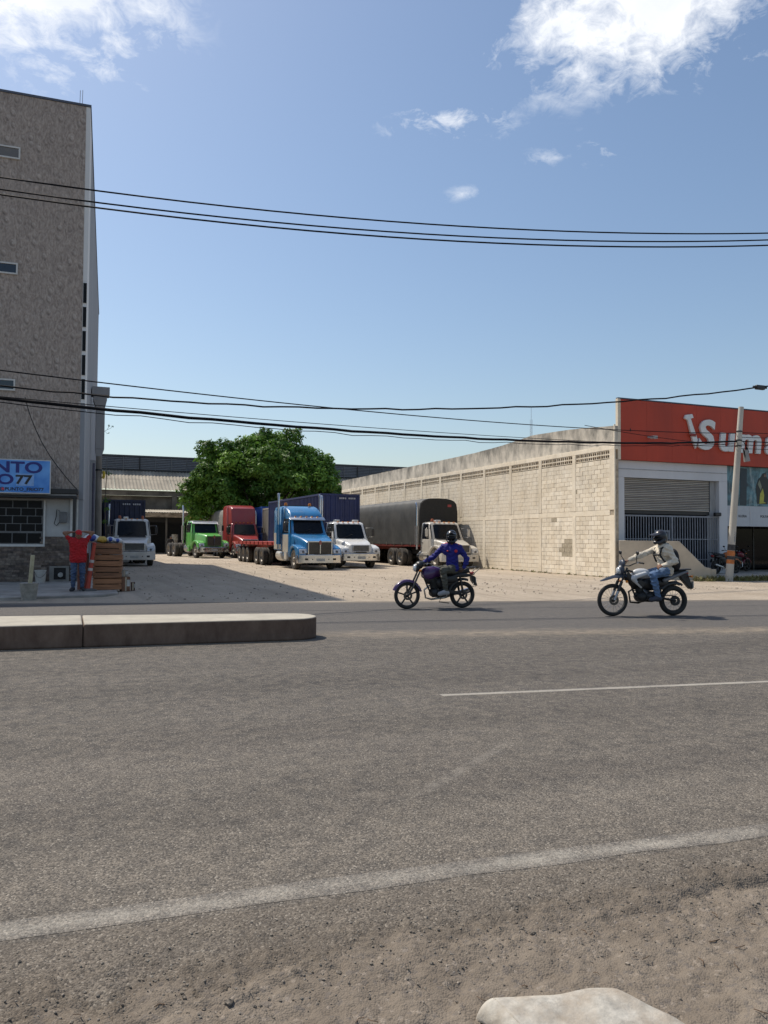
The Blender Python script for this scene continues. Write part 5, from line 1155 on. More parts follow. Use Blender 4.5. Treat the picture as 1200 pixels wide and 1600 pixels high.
def truck(name, label, loc, rz, p):
    T = thing(name, label, 'truck', loc, rz); T.scale = (p.get('scale', 1),) * 3; body = p['paint']; hw = p.get('hw', 1.12); ya = p.get('ya', 1.1); hl = p['hl']; yc = hl
    L = p['L']; low = p.get('low', body)
    for s in (-1, 1): MB().box(s * 0.36, s * 0.44, 0.35, L, 0.72, 0.98).build('frame_rail', m_chas, T)
    mb = MB()
    for y in (0.9, 2.2, 3.6, L - 1.6, L - 0.15): mb.box(-0.355, 0.355, y, y + 0.12, 0.74, 0.96)
    mb.build('cross_member', m_chas, T)
    MB().box(-0.9, 0.9, ya - 0.06, ya + 0.06, 0.44, 0.56).build('axle', m_chas, T)
    for s in (-1, 1): truck_wheel(T, s * 0.93, ya, False, s)
    for y in p['drive']:
        for s in (-1, 1): truck_wheel(T, s * 0.97, y, True, s)
        MB().box(-0.6, 0.6, y - 0.09, y + 0.09, 0.42, 0.6).build('axle', m_chas, T)
    # hood
    zn, zb_, wn, wb_ = p['zn'], p['zcowl'], p['wn'], p['wb']
    rings = []
    for f_, (w_, z_) in zip((0.0, 0.06, 0.35, 0.7, 1.0), ((wn - 0.03, zn - 0.05), (wn, zn), (wn + (wb_ - wn) * 0.38, zn + (zb_ - zn) * 0.42), (wn + (wb_ - wn) * 0.75, zn + (zb_ - zn) * 0.78), (wb_, zb_))):
        rings.append(ring_top(w_, p.get('hoodz', 0.82), z_, p.get('hr', 0.14), 0.16 + (hl - 0.16) * f_))
    MB().loft(rings).build('hood', body, T, smooth=35)
    if p.get('scoop'):
        MB().prism([(hl - 0.42, zb_ - 0.14), (hl + 0.02, zb_ - 0.02), (hl + 0.02, zb_ + 0.035), (hl - 0.42, zb_ - 0.075)], 'x', -wb_ * 0.78, wb_ * 0.78).build('cowl_panel', m_chas, T)
    # fenders with headlights
    for s in (-1, 1):
        poly = [(0.12, p.get('fz', 0.60)), (0.10, 0.92), (0.22, 1.10), (ya - 0.45, 1.22), (ya, 1.27), (ya + 0.4, 1.18), (ya + 0.62, 0.96), (ya + 0.72, 0.7), (ya + 0.64, 0.68)]
        for a in np.linspace(15, 178, 9): poly.append((ya + 0.61 * math.cos(R(a)), 0.515 + 0.61 * math.sin(R(a))))
        mb = MB(); x0, x1 = sorted((s * (wn - 0.02), s * hw)); 
        o_ = mb.prism(poly, 'x', x0, x1).build('fender', p.get('fender', body), T, bevel=0.07, seg=3)
        hx0, hx1 = sorted((s * (hw - 0.44), s * (hw - 0.06)))
        hd = MB().loft([[(hx0, 0.12, 0.81), (hx1, 0.18, 0.83), (hx1, 0.26, 1.06), (hx0, 0.20, 1.03)], [(hx0, 0.035, 0.82), (hx1, 0.08, 0.84), (hx1, 0.15, 1.05), (hx0, 0.09, 1.02)]]).build('headlight', m_lens, T, bevel=0.012)
        MB().lathe([(0.0, 0.0), (0.06, 0.01), (0.066, 0.03)], ((hx0 + hx1) / 2, 0.045, 0.91), 'y', 12).build('reflector', M('lamp_inner', (0.10, 0.10, 0.11), 0.3, metal=0.5), hd)
    # grille
    gz0, gz1, gw = p['gz']
    gr = MB().box(-gw, gw, 0.10, 0.155, gz0, gz1).build('grille', m_mesh, T)
    gm = m_chrome if p.get('gchrome', True) else body
    t_ = p.get('gt', 0.05)
    MB().box(-gw - t_, gw + t_, 0.07, 0.15, gz1, gz1 + t_).box(-gw - t_, gw + t_, 0.07, 0.15, gz0 - t_, gz0).box(-gw - t_, -gw, 0.072, 0.15, gz0, gz1).box(gw, gw + t_, 0.072, 0.15, gz0, gz1).build('surround', gm, gr, bevel=0.012)
    if p.get('gstyle') == 'split':
        MB().box(-0.025, 0.025, 0.06, 0.099, gz0, gz1).build('centre_bar', m_chrome, gr)
        for k in range(22):
            x = -gw + 0.02 + k * (2 * gw - 0.04) / 21
            if abs(x) > 0.04: MB().box(x - 0.006, x + 0.006, 0.085, 0.099, gz0, gz1).build('bar', M('grille_bar', (0.2, 0.18, 0.15), 0.4, metal=0.6), gr)
        MB().prism([(-0.05, gz1 - 0.12), (0.05, gz1 - 0.12), (0.06, gz1 + 0.06), (0, gz1 + 0.1), (-0.06, gz1 + 0.06)], 'y', 0.045, 0.069).build('badge', M('badge_red', (0.3, 0.1, 0.08), 0.4), gr)
    else:
        for k in range(6):
            z = gz0 + 0.03 + k * (gz1 - gz0 - 0.06) / 5; MB().box(-gw, gw, 0.08, 0.099, z - 0.012, z + 0.012).build('bar', M('grille_bar_dark', (0.17, 0.17, 0.175), 0.4, metal=0.6), gr)
    # bumper
    bz0, bz1 = p.get('bz', (0.38, 0.76)); bm_ = p.get('bumper', m_chrome); bw = hw + 0.01
    pl_ = [(-bw, 0.42), (-bw, 0.16), (-bw + 0.16, 0.03), (-0.5, -0.02), (0.5, -0.02), (bw - 0.16, 0.03), (bw, 0.16), (bw, 0.42), (bw - 0.06, 0.42), (bw - 0.2, 0.12), (-bw + 0.2, 0.12), (-bw + 0.06, 0.42)]
    bo = MB().prism(pl_, 'z', bz0, bz1).build('bumper', bm_, T, bevel=0.025)
    MB().box(-0.22, 0.22, -0.035, -0.015, bz0 + 0.10, bz0 + 0.24).build('number_plate', m_plate, bo)
    for s in (-1, 1): MB().box(s * 0.72 - 0.09, s * 0.72 + 0.09, -0.005, 0.05, bz0 + 0.15, bz0 + 0.25).build('fog_light', m_chas, bo, bevel=0.01); MB().lathe([(0.0, -0.03), (0.03, -0.028), (0.035, -0.01)], (s * 0.42, 0, bz0 + 0.2), 'y', 10).build('tow_eye', m_chas, bo)
    MB().box(-0.30, 0.30, 0.02, 0.10, bz1 + 0.02, bz1 + 0.06).build('air_slot', m_chas, T)
    # cab: stacked rings
    cb = p.get('cb', yc + 1.45); w0 = p.get('cw', 1.02); zr = p['zr']; rake = p.get('rake', 0.36); zw = zb_
    def ring(z, yf, w_, r=0.14, yb=cb): return [(x, y + 0.0, z) for x, y in rrect(w_, (yb - yf) / 2, r, 4, 0, (yb + yf) / 2)]
    zmid = zw + (zr - 0.14 - zw)
    rings = [ring(0.62, yc + 0.1, w0 - 0.02), ring(0.95, yc + 0.02, w0), ring(zw - 0.02, yc, w0), ring(zmid, yc + rake, w0 - 0.08), ring(zr - 0.05, yc + rake + 0.10, w0 - 0.13), ring(zr, yc + rake + 0.24, w0 - 0.24, 0.12, cb - 0.12)]
    MB().loft(rings).build('cab', body, T, smooth=40)
    if p.get('roofcol'): MB().box(-w0 + 0.14, w0 - 0.14, yc + rake - 0.02, cb - 0.15, zr - 0.04, zr + 0.012).build('roof_panel', p['roofcol'], T, bevel=0.03)
    # windscreen: two gently angled panes on a gasket
    zs0, zs1 = zw + 0.015, zr - 0.13
    def scr(f, u, off):
        z = zs0 + (zs1 - zs0) * f; y = yc + rake * (z - zw + 0.02) / (zmid - zw + 0.02) + 0.02 * 0
        w_ = (w0 - 0.035 - 0.075 * f); return (u * w_, y - off + 0.05 * abs(u) ** 2.5, z)
    def screen(off, inset):
        g_ = MB(); nu, nv = 14, 4
        for layer in (0, 1):
            for i in range(nv + 1):
                for j in range(nu + 1):
                    f = inset + (1 - 2 * inset) * i / nv; u = (-1 + 2 * j / nu) * (1 - inset * 0.9); q = scr(f, u, off - layer * 0.03); g_.v.append(q)
        nn2 = (nu + 1) * (nv + 1)
        for i in range(nv):
            for j in range(nu):
                a = i * (nu + 1) + j; g_.f.append((a, a + 1, a + nu + 2, a + nu + 1)); g_.f.append((nn2 + a, nn2 + a + nu + 1, nn2 + a + nu + 2, nn2 + a + 1))
        edge_ = [j for j in range(nu + 1)] + [i * (nu + 1) + nu for i in range(1, nv + 1)] + [nv * (nu + 1) + j for j in range(nu - 1, -1, -1)] + [i * (nu + 1) for i in range(nv - 1, 0, -1)]
        for a, b2 in zip(edge_, edge_[1:] + edge_[:1]): g_.f.append((a, b2, nn2 + b2, nn2 + a))
        return g_
    wsn = screen(0.022, 0.0).build('windscreen', m_blackr, T, smooth=40); screen(0.03, 0.045).build('glass', m_tint, wsn, smooth=40)
    MB().bar((-0.5, yc - 0.0, zs0 + 0.03), (0.1, yc + 0.1 - 0.05, zs0 + 0.24), 0.02, 0.02).build('wiper', m_blackr, wsn)
    # doors, side windows
    for s in (-1, 1):
        xo = s * (w0 + 0.006)
        y0, y1 = yc + 0.32, cb - 0.22 if not p.get('sleep') else cb - 0.1
        a0, a1 = sorted((s * (w0 - 0.01), s * (w0 + 0.012)))
        dr_ = MB().box(a0, a1, y0, y1, 0.86, zw - 0.03).build('door', low, T, bevel=0.006)
        MB().box(*sorted((s * (w0 + 0.0125), s * (w0 + 0.035))), y1 - 0.22, y1 - 0.06, zw - 0.2, zw - 0.16).build('handle', m_chrome, dr_)
        wv = [(s * (w0 + 0.006), y0 + 0.02, zw + 0.03), (s * (w0 + 0.006), y1 - 0.04, zw + 0.03), (s * (w0 - 0.072), y1 - 0.06, zs1 + 0.02), (s * (w0 - 0.072), yc + rake + 0.12, zs1 + 0.02)]
        wi = [(x - s * 0.03, y, z) for x, y, z in wv]
        MB().loft([wv, wi]).build('side_window', m_tint, T)
        # mirror
        mx = s * (w0 + 0.28); my = yc + 0.15
        mr = MB().tube([(s * w0, my + 0.1, zw + 0.1), (mx, my - 0.1, zw + 0.12), (mx, my - 0.1, zw + 0.62), (s * (w0 - 0.04), my + 0.15, zw + 0.6)], 0.016, 6).build('mirror', m_steel, T, smooth=60)
        MB().box(mx - 0.08, mx + 0.08, my - 0.13, my - 0.07, zw + 0.16, zw + 0.56).build('mirror_head', p.get('mirror', m_chas), mr, bevel=0.02)
        # tank and steps
        tk = MB().lathe([(0.0, -0.55), (0.26, -0.55), (0.29, -0.52), (0.29, 0.52), (0.26, 0.55), (0.0, 0.55)], (s * 0.82, cb - 0.55 + p.get('tk', 0.1), 0.66), 'y', 18).build('fuel_tank', p.get('tank', m_steel), T, smooth=40)
        MB().box(*sorted((s * 0.62, s * 1.12)), yc + 0.35, yc + 0.85, 0.42, 0.47).build('step', m_steel, T); MB().box(*sorted((s * 0.98, s * 1.10)), yc + 0.35, yc + 0.85, 0.475, 0.85).build('step_panel', low, T, bevel=0.01)
    # sleeper
    if p.get('sleep'):
        sl_, sz_ = p['sleep']; ys0, ys1 = cb + 0.005, cb + sl_
        zf = p.get('fair', zr)
        rr_ = [[(x, y, z) for x, y in rrect(w0 + 0.01, sl_ / 2, 0.12, 4, 0, (ys0 + ys1) / 2)] for z in (0.95, sz_ - 0.25)]
        rr_.append([(x, y, sz_ - 0.06) for x, y in rrect(w0 - 0.05, sl_ / 2 - 0.03, 0.12, 4, 0, (ys0 + ys1) / 2 + 0.02)]); rr_.append([(x, y, sz_) for x, y in rrect(w0 - 0.16, sl_ / 2 - 0.12, 0.12, 4, 0, (ys0 + ys1) / 2 + 0.05)])
        so_ = MB().loft(rr_).build('sleeper', body, T, smooth=40)
        if p.get('lowpanel'):
            for s in (-1, 1): MB().box(*sorted((s * (w0 + 0.0), s * (w0 + 0.02))), ys0 + 0.1, ys1 - 0.08, 0.98, 1.86).build('locker_panel', low, so_, bevel=0.01)
        # roof fairing over the cab rising to the sleeper
        yf = yc + rake + p.get('fy', 0.10)
        mb = MB(); n_ = 7; rg_s = []
        for i in range(n_ + 1):
            f = i / n_; y = yf + (cb + 0.25 - yf) * f; z = zr - 0.08 + (sz_ - 0.03 - zr + 0.08) * (math.sin(f * math.pi / 2) ** p.get('fpow', 0.8)); w_ = w0 - 0.14 + 0.08 * f
            rg_s.append(ring_top(w_, zr - 0.12, z, min(0.14, max(0.02, (z - zr + 0.12) * 0.45)), y))
        mb.loft(rg_s).build('roof_fairing', body, T, smooth=40)
    if p.get('visor'):
        MB().prism([(yc + rake - 0.22, zr - 0.20), (yc + rake + 0.04, zr - 0.06), (yc + rake + 0.06, zr - 0.02), (yc + rake - 0.21, zr - 0.05 - 0.11)], 'x', -w0 + 0.06, w0 - 0.06).build('visor', p['visor'], T, bevel=0.008)
    for x in p.get('beacons', ()):
        bz = (p['sleep'][1] if p.get('sleep') and p.get('bhigh') else zr); by = (cb + 0.3 if p.get('bhigh') else yc + rake + 0.45)
        be = MB().lathe([(0.0, 0.2), (0.06, 0.19), (0.085, 0.12), (0.085, 0.03)], (x, by, bz - 0.01), 'z', 12).build('beacon', p.get('bmat', m_amber), T, smooth=40); MB().lathe([(0.0, 0.032), (0.1, 0.03), (0.1, -0.02)], (x, by, bz - 0.01), 'z', 12).build('beacon_base', m_chas, be)
    for x in p.get('horns', ()):
        MB().box(x - 0.14, x + 0.14, yc + rake + 0.25, yc + rake + 0.6, zr - 0.02, zr + 0.12).build('roof_lamp', m_lens, T, bevel=0.03)
    for s in p.get('stacks', ()):
        zt = p.get('stz', 3.3); x = s * (w0 + 0.14); y = (cb + 0.12) + p.get('sty', 0)
        st_ = MB().tube([(x, y, 1.0), (x, y, zt - 0.3), (x - s * 0.0, y + 0.03, zt - 0.12), (x - s * 0.02, y + 0.14, zt)], 0.065, 12).build('exhaust_stack', m_chrome, T, smooth=60)
        MB().tube([(x, y, 1.25), (x, y, 2.3)], 0.115, 12).build('heat_shield', p.get('shield', m_steel), st_, smooth=40)
    for x in (-0.6, -0.3, 0.0, 0.3, 0.6): MB().box(x - 0.04, x + 0.04, yc + rake + 0.02, yc + rake + 0.12, zr - 0.03, zr + 0.02).build('marker_light', m_amber, T)
    # rear deck: fifth wheel, mudguards
    MB().lathe([(0.0, 0.0), (0.45, 0.0), (0.45, 0.07), (0.0, 0.07)], (0, (p['drive'][0] + p['drive'][-1]) / 2, 1.0), 'z', 18).build('fifth_wheel', m_chas, T)
    return T
m_wh = paint('truck_white', (0.70, 0.70, 0.69), dirt=0.15); m_whd = paint('truck_white_dusty', (0.60, 0.585, 0.55), dirt=0.35)
m_bl = paint('truck_blue', (0.014, 0.185, 0.44), coat=0.6, rough=0.28); m_gn = paint('truck_green', (0.10, 0.41, 0.065), dirt=0.3); m_rd = paint('truck_red', (0.29, 0.026, 0.026), dirt=0.25, dirtcol=(0.26, 0.10, 0.08)); m_cream = paint('truck_cream', (0.55, 0.52, 0.46), dirt=0.4)
m2 = dict(hl=1.55, zn=1.30, zcowl=1.56, wn=0.66, wb=0.92, L=7.6, drive=[5.6, 6.9], zr=2.50, gz=(0.88, 1.24, 0.50), gchrome=True, gt=0.03, rake=0.42, hw=1.11)
truck('white_truck', 'white truck by the lean-to with dark container behind, parked beyond the crates', (3.33, 44.2, 0), R(0.5), {**m2, 'paint': m_whd, 'bumper': m_whd, 'zr': 2.62, 'zcowl': 1.62, 'scoop': True, 'beacons': (-0.62, 0.62), 'bmat': M('beacon_rust', (0.4, 0.12, 0.06), 0.5), 'horns': (-0.3,), 'stacks': (-1,), 'stz': 3.45, 'bz': (0.34, 0.80)})
truck('white_truck', 'clean white truck with chrome bumper between the blue tractor and tarpaulin trailer', (14.38, 38.7, 0), R(1.5), {**m2, 'paint': m_wh, 'horns': (-0.55, 0.55), 'zr': 2.50, 'stacks': (-1,), 'stz': 3.95, 'gz': (0.92, 1.20, 0.44), 'bz': (0.40, 0.80)})
truck('white_truck', 'dusty white truck with stepped bumper close to the block wall', (19.30, 36.75, 0), R(1.0), {**m2, 'paint': m_cream, 'zr': 2.52, 'scoop': True, 'beacons': (-0.55,), 'bmat': M('beacon_rust'), 'horns': (-0.25,), 'stacks': (-1,), 'stz': 3.6, 'bumper': m_cream, 'gchrome': True, 'mirror': m_cream})
truck('blue_tractor', 'bright blue sleeper tractor with chrome visor and tall grille in mid yard', (11.62, 37.1, 0), R(1.0), dict(paint=m_bl, low=m_cream, hl=1.95, ya=1.15, zn=1.46, zcowl=1.80, wn=0.74, wb=0.98, L=10.0, drive=[7.55, 8.85], zr=2.72, gz=(0.78, 1.38, 0.58), gstyle='split', gt=0.06, rake=0.42, hw=1.13, bz=(0.34, 0.76), cb=3.55, sleep=(1.55, 3.30), lowpanel=True, fpow=0.62, fy=0.02, visor=m_chrome, beacons=(-0.72, 0.62), bhigh=True, stacks=(-1, 1), stz=3.95, sty=0.0, shield=m_bl, hoodz=0.86, tank=m_cream, tk=0.9))
# side strip of the blue tractor: cream hood flank
truck('green_truck', 'bright green day cab truck with white roof at the back of the yard', (10.45, 60.6, 0), R(10.0), dict(scale=1.1, paint=m_gn, hl=1.9, ya=1.05, zn=1.62, zcowl=1.78, wn=0.62, wb=0.86, L=8.2, drive=[5.9, 7.2], zr=2.62, gz=(0.86, 1.52, 0.50), gstyle='split', gt=0.05, rake=0.22, hw=1.14, bz=(0.42, 0.78), roofcol=m_wh, visor=m_wh, stacks=(-1,), stz=3.75, gchrome=False, scoop=False))
truck('red_tractor', 'dull red sleeper tractor with a tall flat roof fairing behind the flatbed', (13.02, 59.6, 0), R(1.0), dict(scale=1.05, paint=m_rd, low=m_rd, hl=1.8, ya=1.05, zn=1.42, zcowl=1.74, wn=0.66, wb=0.92, L=9.0, drive=[6.9, 8.2], zr=2.66, gz=(0.86, 1.34, 0.52), gstyle='bars', gt=0.06, rake=0.34, hw=1.12, cb=3.3, sleep=(1.7, 4.0), fpow=0.12, fy=0.16, stacks=(1,), stz=3.6, cw=1.05))

# ---- trailers and loads
def trailer_frame(T, L, w_, zd, mat, axles, legs=True, deck=True):
    for s in (-1, 1):
        MB().box(*sorted((s * 0.42, s * 0.52)), 0.2, L - 0.1, zd - 0.36, zd - 0.06).build('chassis_rail', mat, T)
        MB().box(*sorted((s * (w_ - 0.04), s * w_)), 0, L, zd - 0.14, zd - 0.005).build('side_rail', mat, T)
        if legs: MB().box(*sorted((s * 0.55, s * 0.66)), 3.0, 3.14, 0.06, zd - 0.15).box(*sorted((s * 0.50, s * 0.72)), 2.95, 3.2, 0.0, 0.055).build('landing_leg', m_chas, T)
    mb = MB(); y = 0.3
    while y < L: mb.box(-w_ + 0.045, w_ - 0.045, y, y + 0.06, zd - 0.12, zd - 0.02); y += 0.55
    mb.build('cross_members', mat, T)
    if deck: MB().box(-w_, w_, 0, L, zd, zd + 0.04).build('deck', mat, T)
    for y in axles:
        for s in (-1, 1): truck_wheel(T, s * 0.98, y, True, s)
        MB().box(-0.62, 0.62, y - 0.07, y + 0.07, 0.44, 0.6).build('axle', m_chas, T)
    MB().box(-w_ + 0.1, w_ - 0.1, L - 0.06, L, 0.55, 0.65).build('rear_guard', mat, T)
def tarp_trailer(label, loc, rz, L, w_, ztop, mat, zd=1.28, axles=None):
    T = thing('tarpaulin_trailer', label, 'trailer', loc, rz)
    trailer_frame(T, L, w_, zd, m_chasr, axles or [L - 3.4, L - 2.1, L - 0.8])
    prof = [(-w_ - 0.02, zd - 0.02), (-w_ - 0.03, zd + 1.2), (-w_ - 0.02, ztop - 0.75)]
    for a in np.linspace(180, 0, 11): prof.append((0.0 + (w_ + 0.0) * math.copysign(abs(math.cos(R(a))) ** 0.72, math.cos(R(a))), ztop - 0.62 + 0.62 * abs(math.sin(R(a))) ** 0.62))
    prof += [(w_ + 0.02, ztop - 0.75), (w_ + 0.03, zd + 1.2), (w_ + 0.02, zd - 0.02)]
    rings = []; n_ = int(L / 0.3)
    for i in range(n_ + 1):
        y = L * i / n_; sag = 0.018 * (1 if i % 4 == 0 else -1 if i % 4 == 2 else 0); f = 1.0 if 0 < i < n_ else 0.985
        rings.append([(x * f * (1 + sag * 0.35), y + (0.03 if i == 0 else 0), zd + (z - zd) * (1 + sag * 0.25) * (1 if f == 1 else 0.992)) for x, z in prof])
    MB().loft(rings).build('tarpaulin', mat, T, smooth=50)
    fr = MB().loft([[(x * 0.97, -0.03, zd + (z - zd) * 0.985) for x, z in prof], [(x * 0.97, 0.02, zd + (z - zd) * 0.985) for x, z in prof]]).build('front_wall', m_tarpd, T, smooth=40)
    for y in np.arange(1.2, L - 0.3, 1.2):
        for s in (-1, 1): MB().box(*sorted((s * (w_ + 0.028), s * (w_ + 0.036))), y, y + 0.03, zd - 0.1, zd + 0.12).build('tie_rope', M('rope', (0.25, 0.22, 0.17), 0.9), T)
    return T
m_tarp = M('charcoal_tarpaulin', (0.055, 0.055, 0.052), 0.62, var=0.18, scale=1.2, dirt=0.4, dirtcol=(0.12, 0.11, 0.095), bump=0.2, bscale=5); m_tarpd = M('dark_tarpaulin', (0.018, 0.018, 0.018), 0.7, var=0.2)
m_tarpg = M('grey_tarpaulin', (0.17, 0.165, 0.15), 0.7, var=0.15, scale=1.2, dirt=0.35, dirtcol=(0.25, 0.23, 0.2), bump=0.2, bscale=5)
T6 = tarp_trailer('long charcoal tarpaulin trailer on a red chassis beside the block wall', (19.62, 40.2, 0), R(0.4), 12.4, 1.20, 3.92, m_tarp)
MB().box(0.55, 0.78, -0.045, -0.031, 3.42, 3.56).build('red_decal', M('decal_red', (0.35, 0.05, 0.05), 0.5), T6)
tarp_trailer('grey tarpaulin trailer behind the red tractor', (13.12, 65.2, 0), R(1.0), 11.5, 1.22, 4.05, m_tarpg, axles=[8.2, 9.5, 10.8])
def flat_trailer():
    T = thing('flatbed_trailer', 'red flatbed trailer with upright headboard behind the blue tractor', 'trailer', (11.9, 42.75, 0), R(0.6))
    m_fr = M('flatbed_red', (0.40, 0.040, 0.028), 0.55, var=0.2, dirt=0.3, dirtcol=(0.2, 0.06, 0.04))
    L = 10.6; trailer_frame(T, L, 1.2, 1.32, m_fr, [L - 3.3, L - 2.1, L - 0.9], legs=False)
    hb = MB().box(-1.2, -1.12, -0.02, 0.08, 1.365, 3.0).build('headboard', m_fr, T)
    MB().box(1.12, 1.2, -0.02, 0.08, 1.365, 3.0).build('upright', m_fr, hb); MB().bar((-1.16, 0.03, 3.0), (-1.0, 0.03, 3.32), 0.08, 0.08, (0, 1, 0)).build('upright_tip', m_fr, hb)
    MB().box(-1.119, 1.119, 0.0, 0.05, 1.365, 1.95).build('board', m_fr, hb)
    for x in (-0.35, 0.4): MB().box(x, x + 0.06, 0.0, 0.06, 1.955, 3.38).build('upright', m_black, hb)
    MB().box(-0.9, 1.0, -0.01, 0.05, 3.385, 3.43).build('cross_bar', m_black, hb)
    for k in range(9):
        for s in (-1, 1): MB().box(*sorted((s * 1.201, s * 1.25)), 0.5 + k * 1.1, 0.62 + k * 1.1, 1.2, 1.37).build('stake_pocket', m_fr, T)
    return T
flat_trailer()
SW = thing('spare_wheels', 'pair of spare wheels strapped behind the red headboard', 'wheels', (11.0, 43.6, 1.36), 0)
for q in range(2):
    o_ = inst('tyre', WM['t'], SW, (0.12 + q * 0.31, 0.1, 0.52)); inst('rim', WM['rr'], o_, (0, 0, 0))
def container(label, loc, rz, L, w_, h, mat, name='shipping_container', marks=True, on_trailer=True):
    if on_trailer:
        Tt = thing('container_trailer', 'skeleton trailer carrying the ' + label.split(' on ')[0], 'trailer', loc, rz); trailer_frame(Tt, L, w_ - 0.02, 1.26, m_chas, [L - 3.4, L - 2.1, L - 0.8], deck=False); z0 = 1.265
    else: z0 = 0.0
    C_ = thing(name, label, 'container', (loc[0], loc[1], loc[2] + z0), rz)
    def corr(p0, p1, n_):   # corrugated wall from p0 to p1 (plan), outwards on the right
        p0, p1 = Vector((*p0, 0)), Vector((*p1, 0)); d = (p1 - p0); l_ = d.length; d.normalize(); o2 = Vector((d.y, -d.x, 0)); mb = MB(); pts = []
        k = int(l_ / 0.28)
        for i in range(k):
            for f, dep in ((0.0, 0), (0.36, 0), (0.5, 1), (0.86, 1)): pts.append(p0 + d * (l_ * (i + f) / k) - o2 * 0.036 * dep)
        pts.append(p1)
        for q in pts: mb.v += [(q.x, q.y, 0.12), (q.x, q.y, h - 0.1)]
        for i in range(len(pts) - 1): a = 2 * i; mb.f.append((a, a + 2, a + 3, a + 1))
        return mb
    corr((-w_ + 0.03, 0.02), (w_ - 0.03, 0.02), 1).build('front_wall', mat, C_)
    corr((-w_ + 0.02, L - 0.03), (-w_ + 0.02, 0.03), 1).build('side_wall', mat, C_); corr((w_ - 0.02, 0.03), (w_ - 0.02, L - 0.03), 1).build('side_wall', mat, C_)
    MB().box(-w_ + 0.03, w_ - 0.03, L - 0.06, L - 0.02, 0.12, h - 0.1).build('doors', mat, C_); MB().box(-w_ + 0.02, w_ - 0.02, 0.02, L - 0.02, h - 0.06, h - 0.03).build('roof', mat, C_); MB().box(-w_ + 0.04, w_ - 0.04, 0.06, L - 0.07, 0.03, 0.1).build('floor', m_chas, C_)
    for x in (-w_, w_ - 0.1):
        for y in (0, L - 0.1): MB().box(x, x + 0.1, y, y + 0.1, 0, h).build('corner_post', mat, C_)
        MB().box(x + 0.002, x + 0.098, 0.101, L - 0.101, 0.0, 0.13).build('side_beam', mat, C_); MB().box(x + 0.002, x + 0.098, 0.101, L - 0.101, h - 0.11, h).build('side_beam', mat, C_)
    MB().box(-w_ + 0.101, w_ - 0.101, 0.002, 0.098, 0, 0.13).build('end_beam', mat, C_); MB().box(-w_ + 0.101, w_ - 0.101, 0.002, 0.098, h - 0.11, h).build('end_beam', mat, C_)
    if marks:
        for q in range(9): 
            x = w_ - 1.28 + q * 0.115
            if q in (4,): continue
            MB().box(x, x + 0.075, -0.004, 0.018, h - 0.30, h - 0.21).build('marking', M('white_mark', (0.5, 0.5, 0.52), 0.5), C_)
    return C_
m_cn = M('container_navy', (0.016, 0.028, 0.115), 0.5, var=0.15, scale=1.3, dirt=0.25, dirtcol=(0.05, 0.05, 0.07)); m_cb = M('container_blue', (0.012, 0.075, 0.36), 0.5, var=0.15, scale=1.3, dirt=0.2, dirtcol=(0.05, 0.07, 0.15)); m_cbe = M('container_beige', (0.36, 0.34, 0.29), 0.6, var=0.12, scale=1.3, dirt=0.3); m_cd = M('container_dark', (0.010, 0.016, 0.05), 0.5, var=0.15)
container('navy corrugated shipping container on a trailer behind the clean white truck', (14.72, 43.2, 0), R(0.8), 12.1, 1.2, 2.92, m_cn)
container('near black container on a trailer behind the white truck by the crates', (3.05, 48.0, 0), R(0.5), 12.1, 1.15, 2.5, m_cd)
container('bright blue container on a trailer at the back beside the red tractor', (16.2, 64.5, 0), 0, 12.1, 1.2, 2.95, m_cb, marks=False)
container('beige container on a trailer behind the roof of the blue tractor', (15.95, 57.0, 0), 0, 6.1, 1.2, 2.72, m_cbe, marks=False)
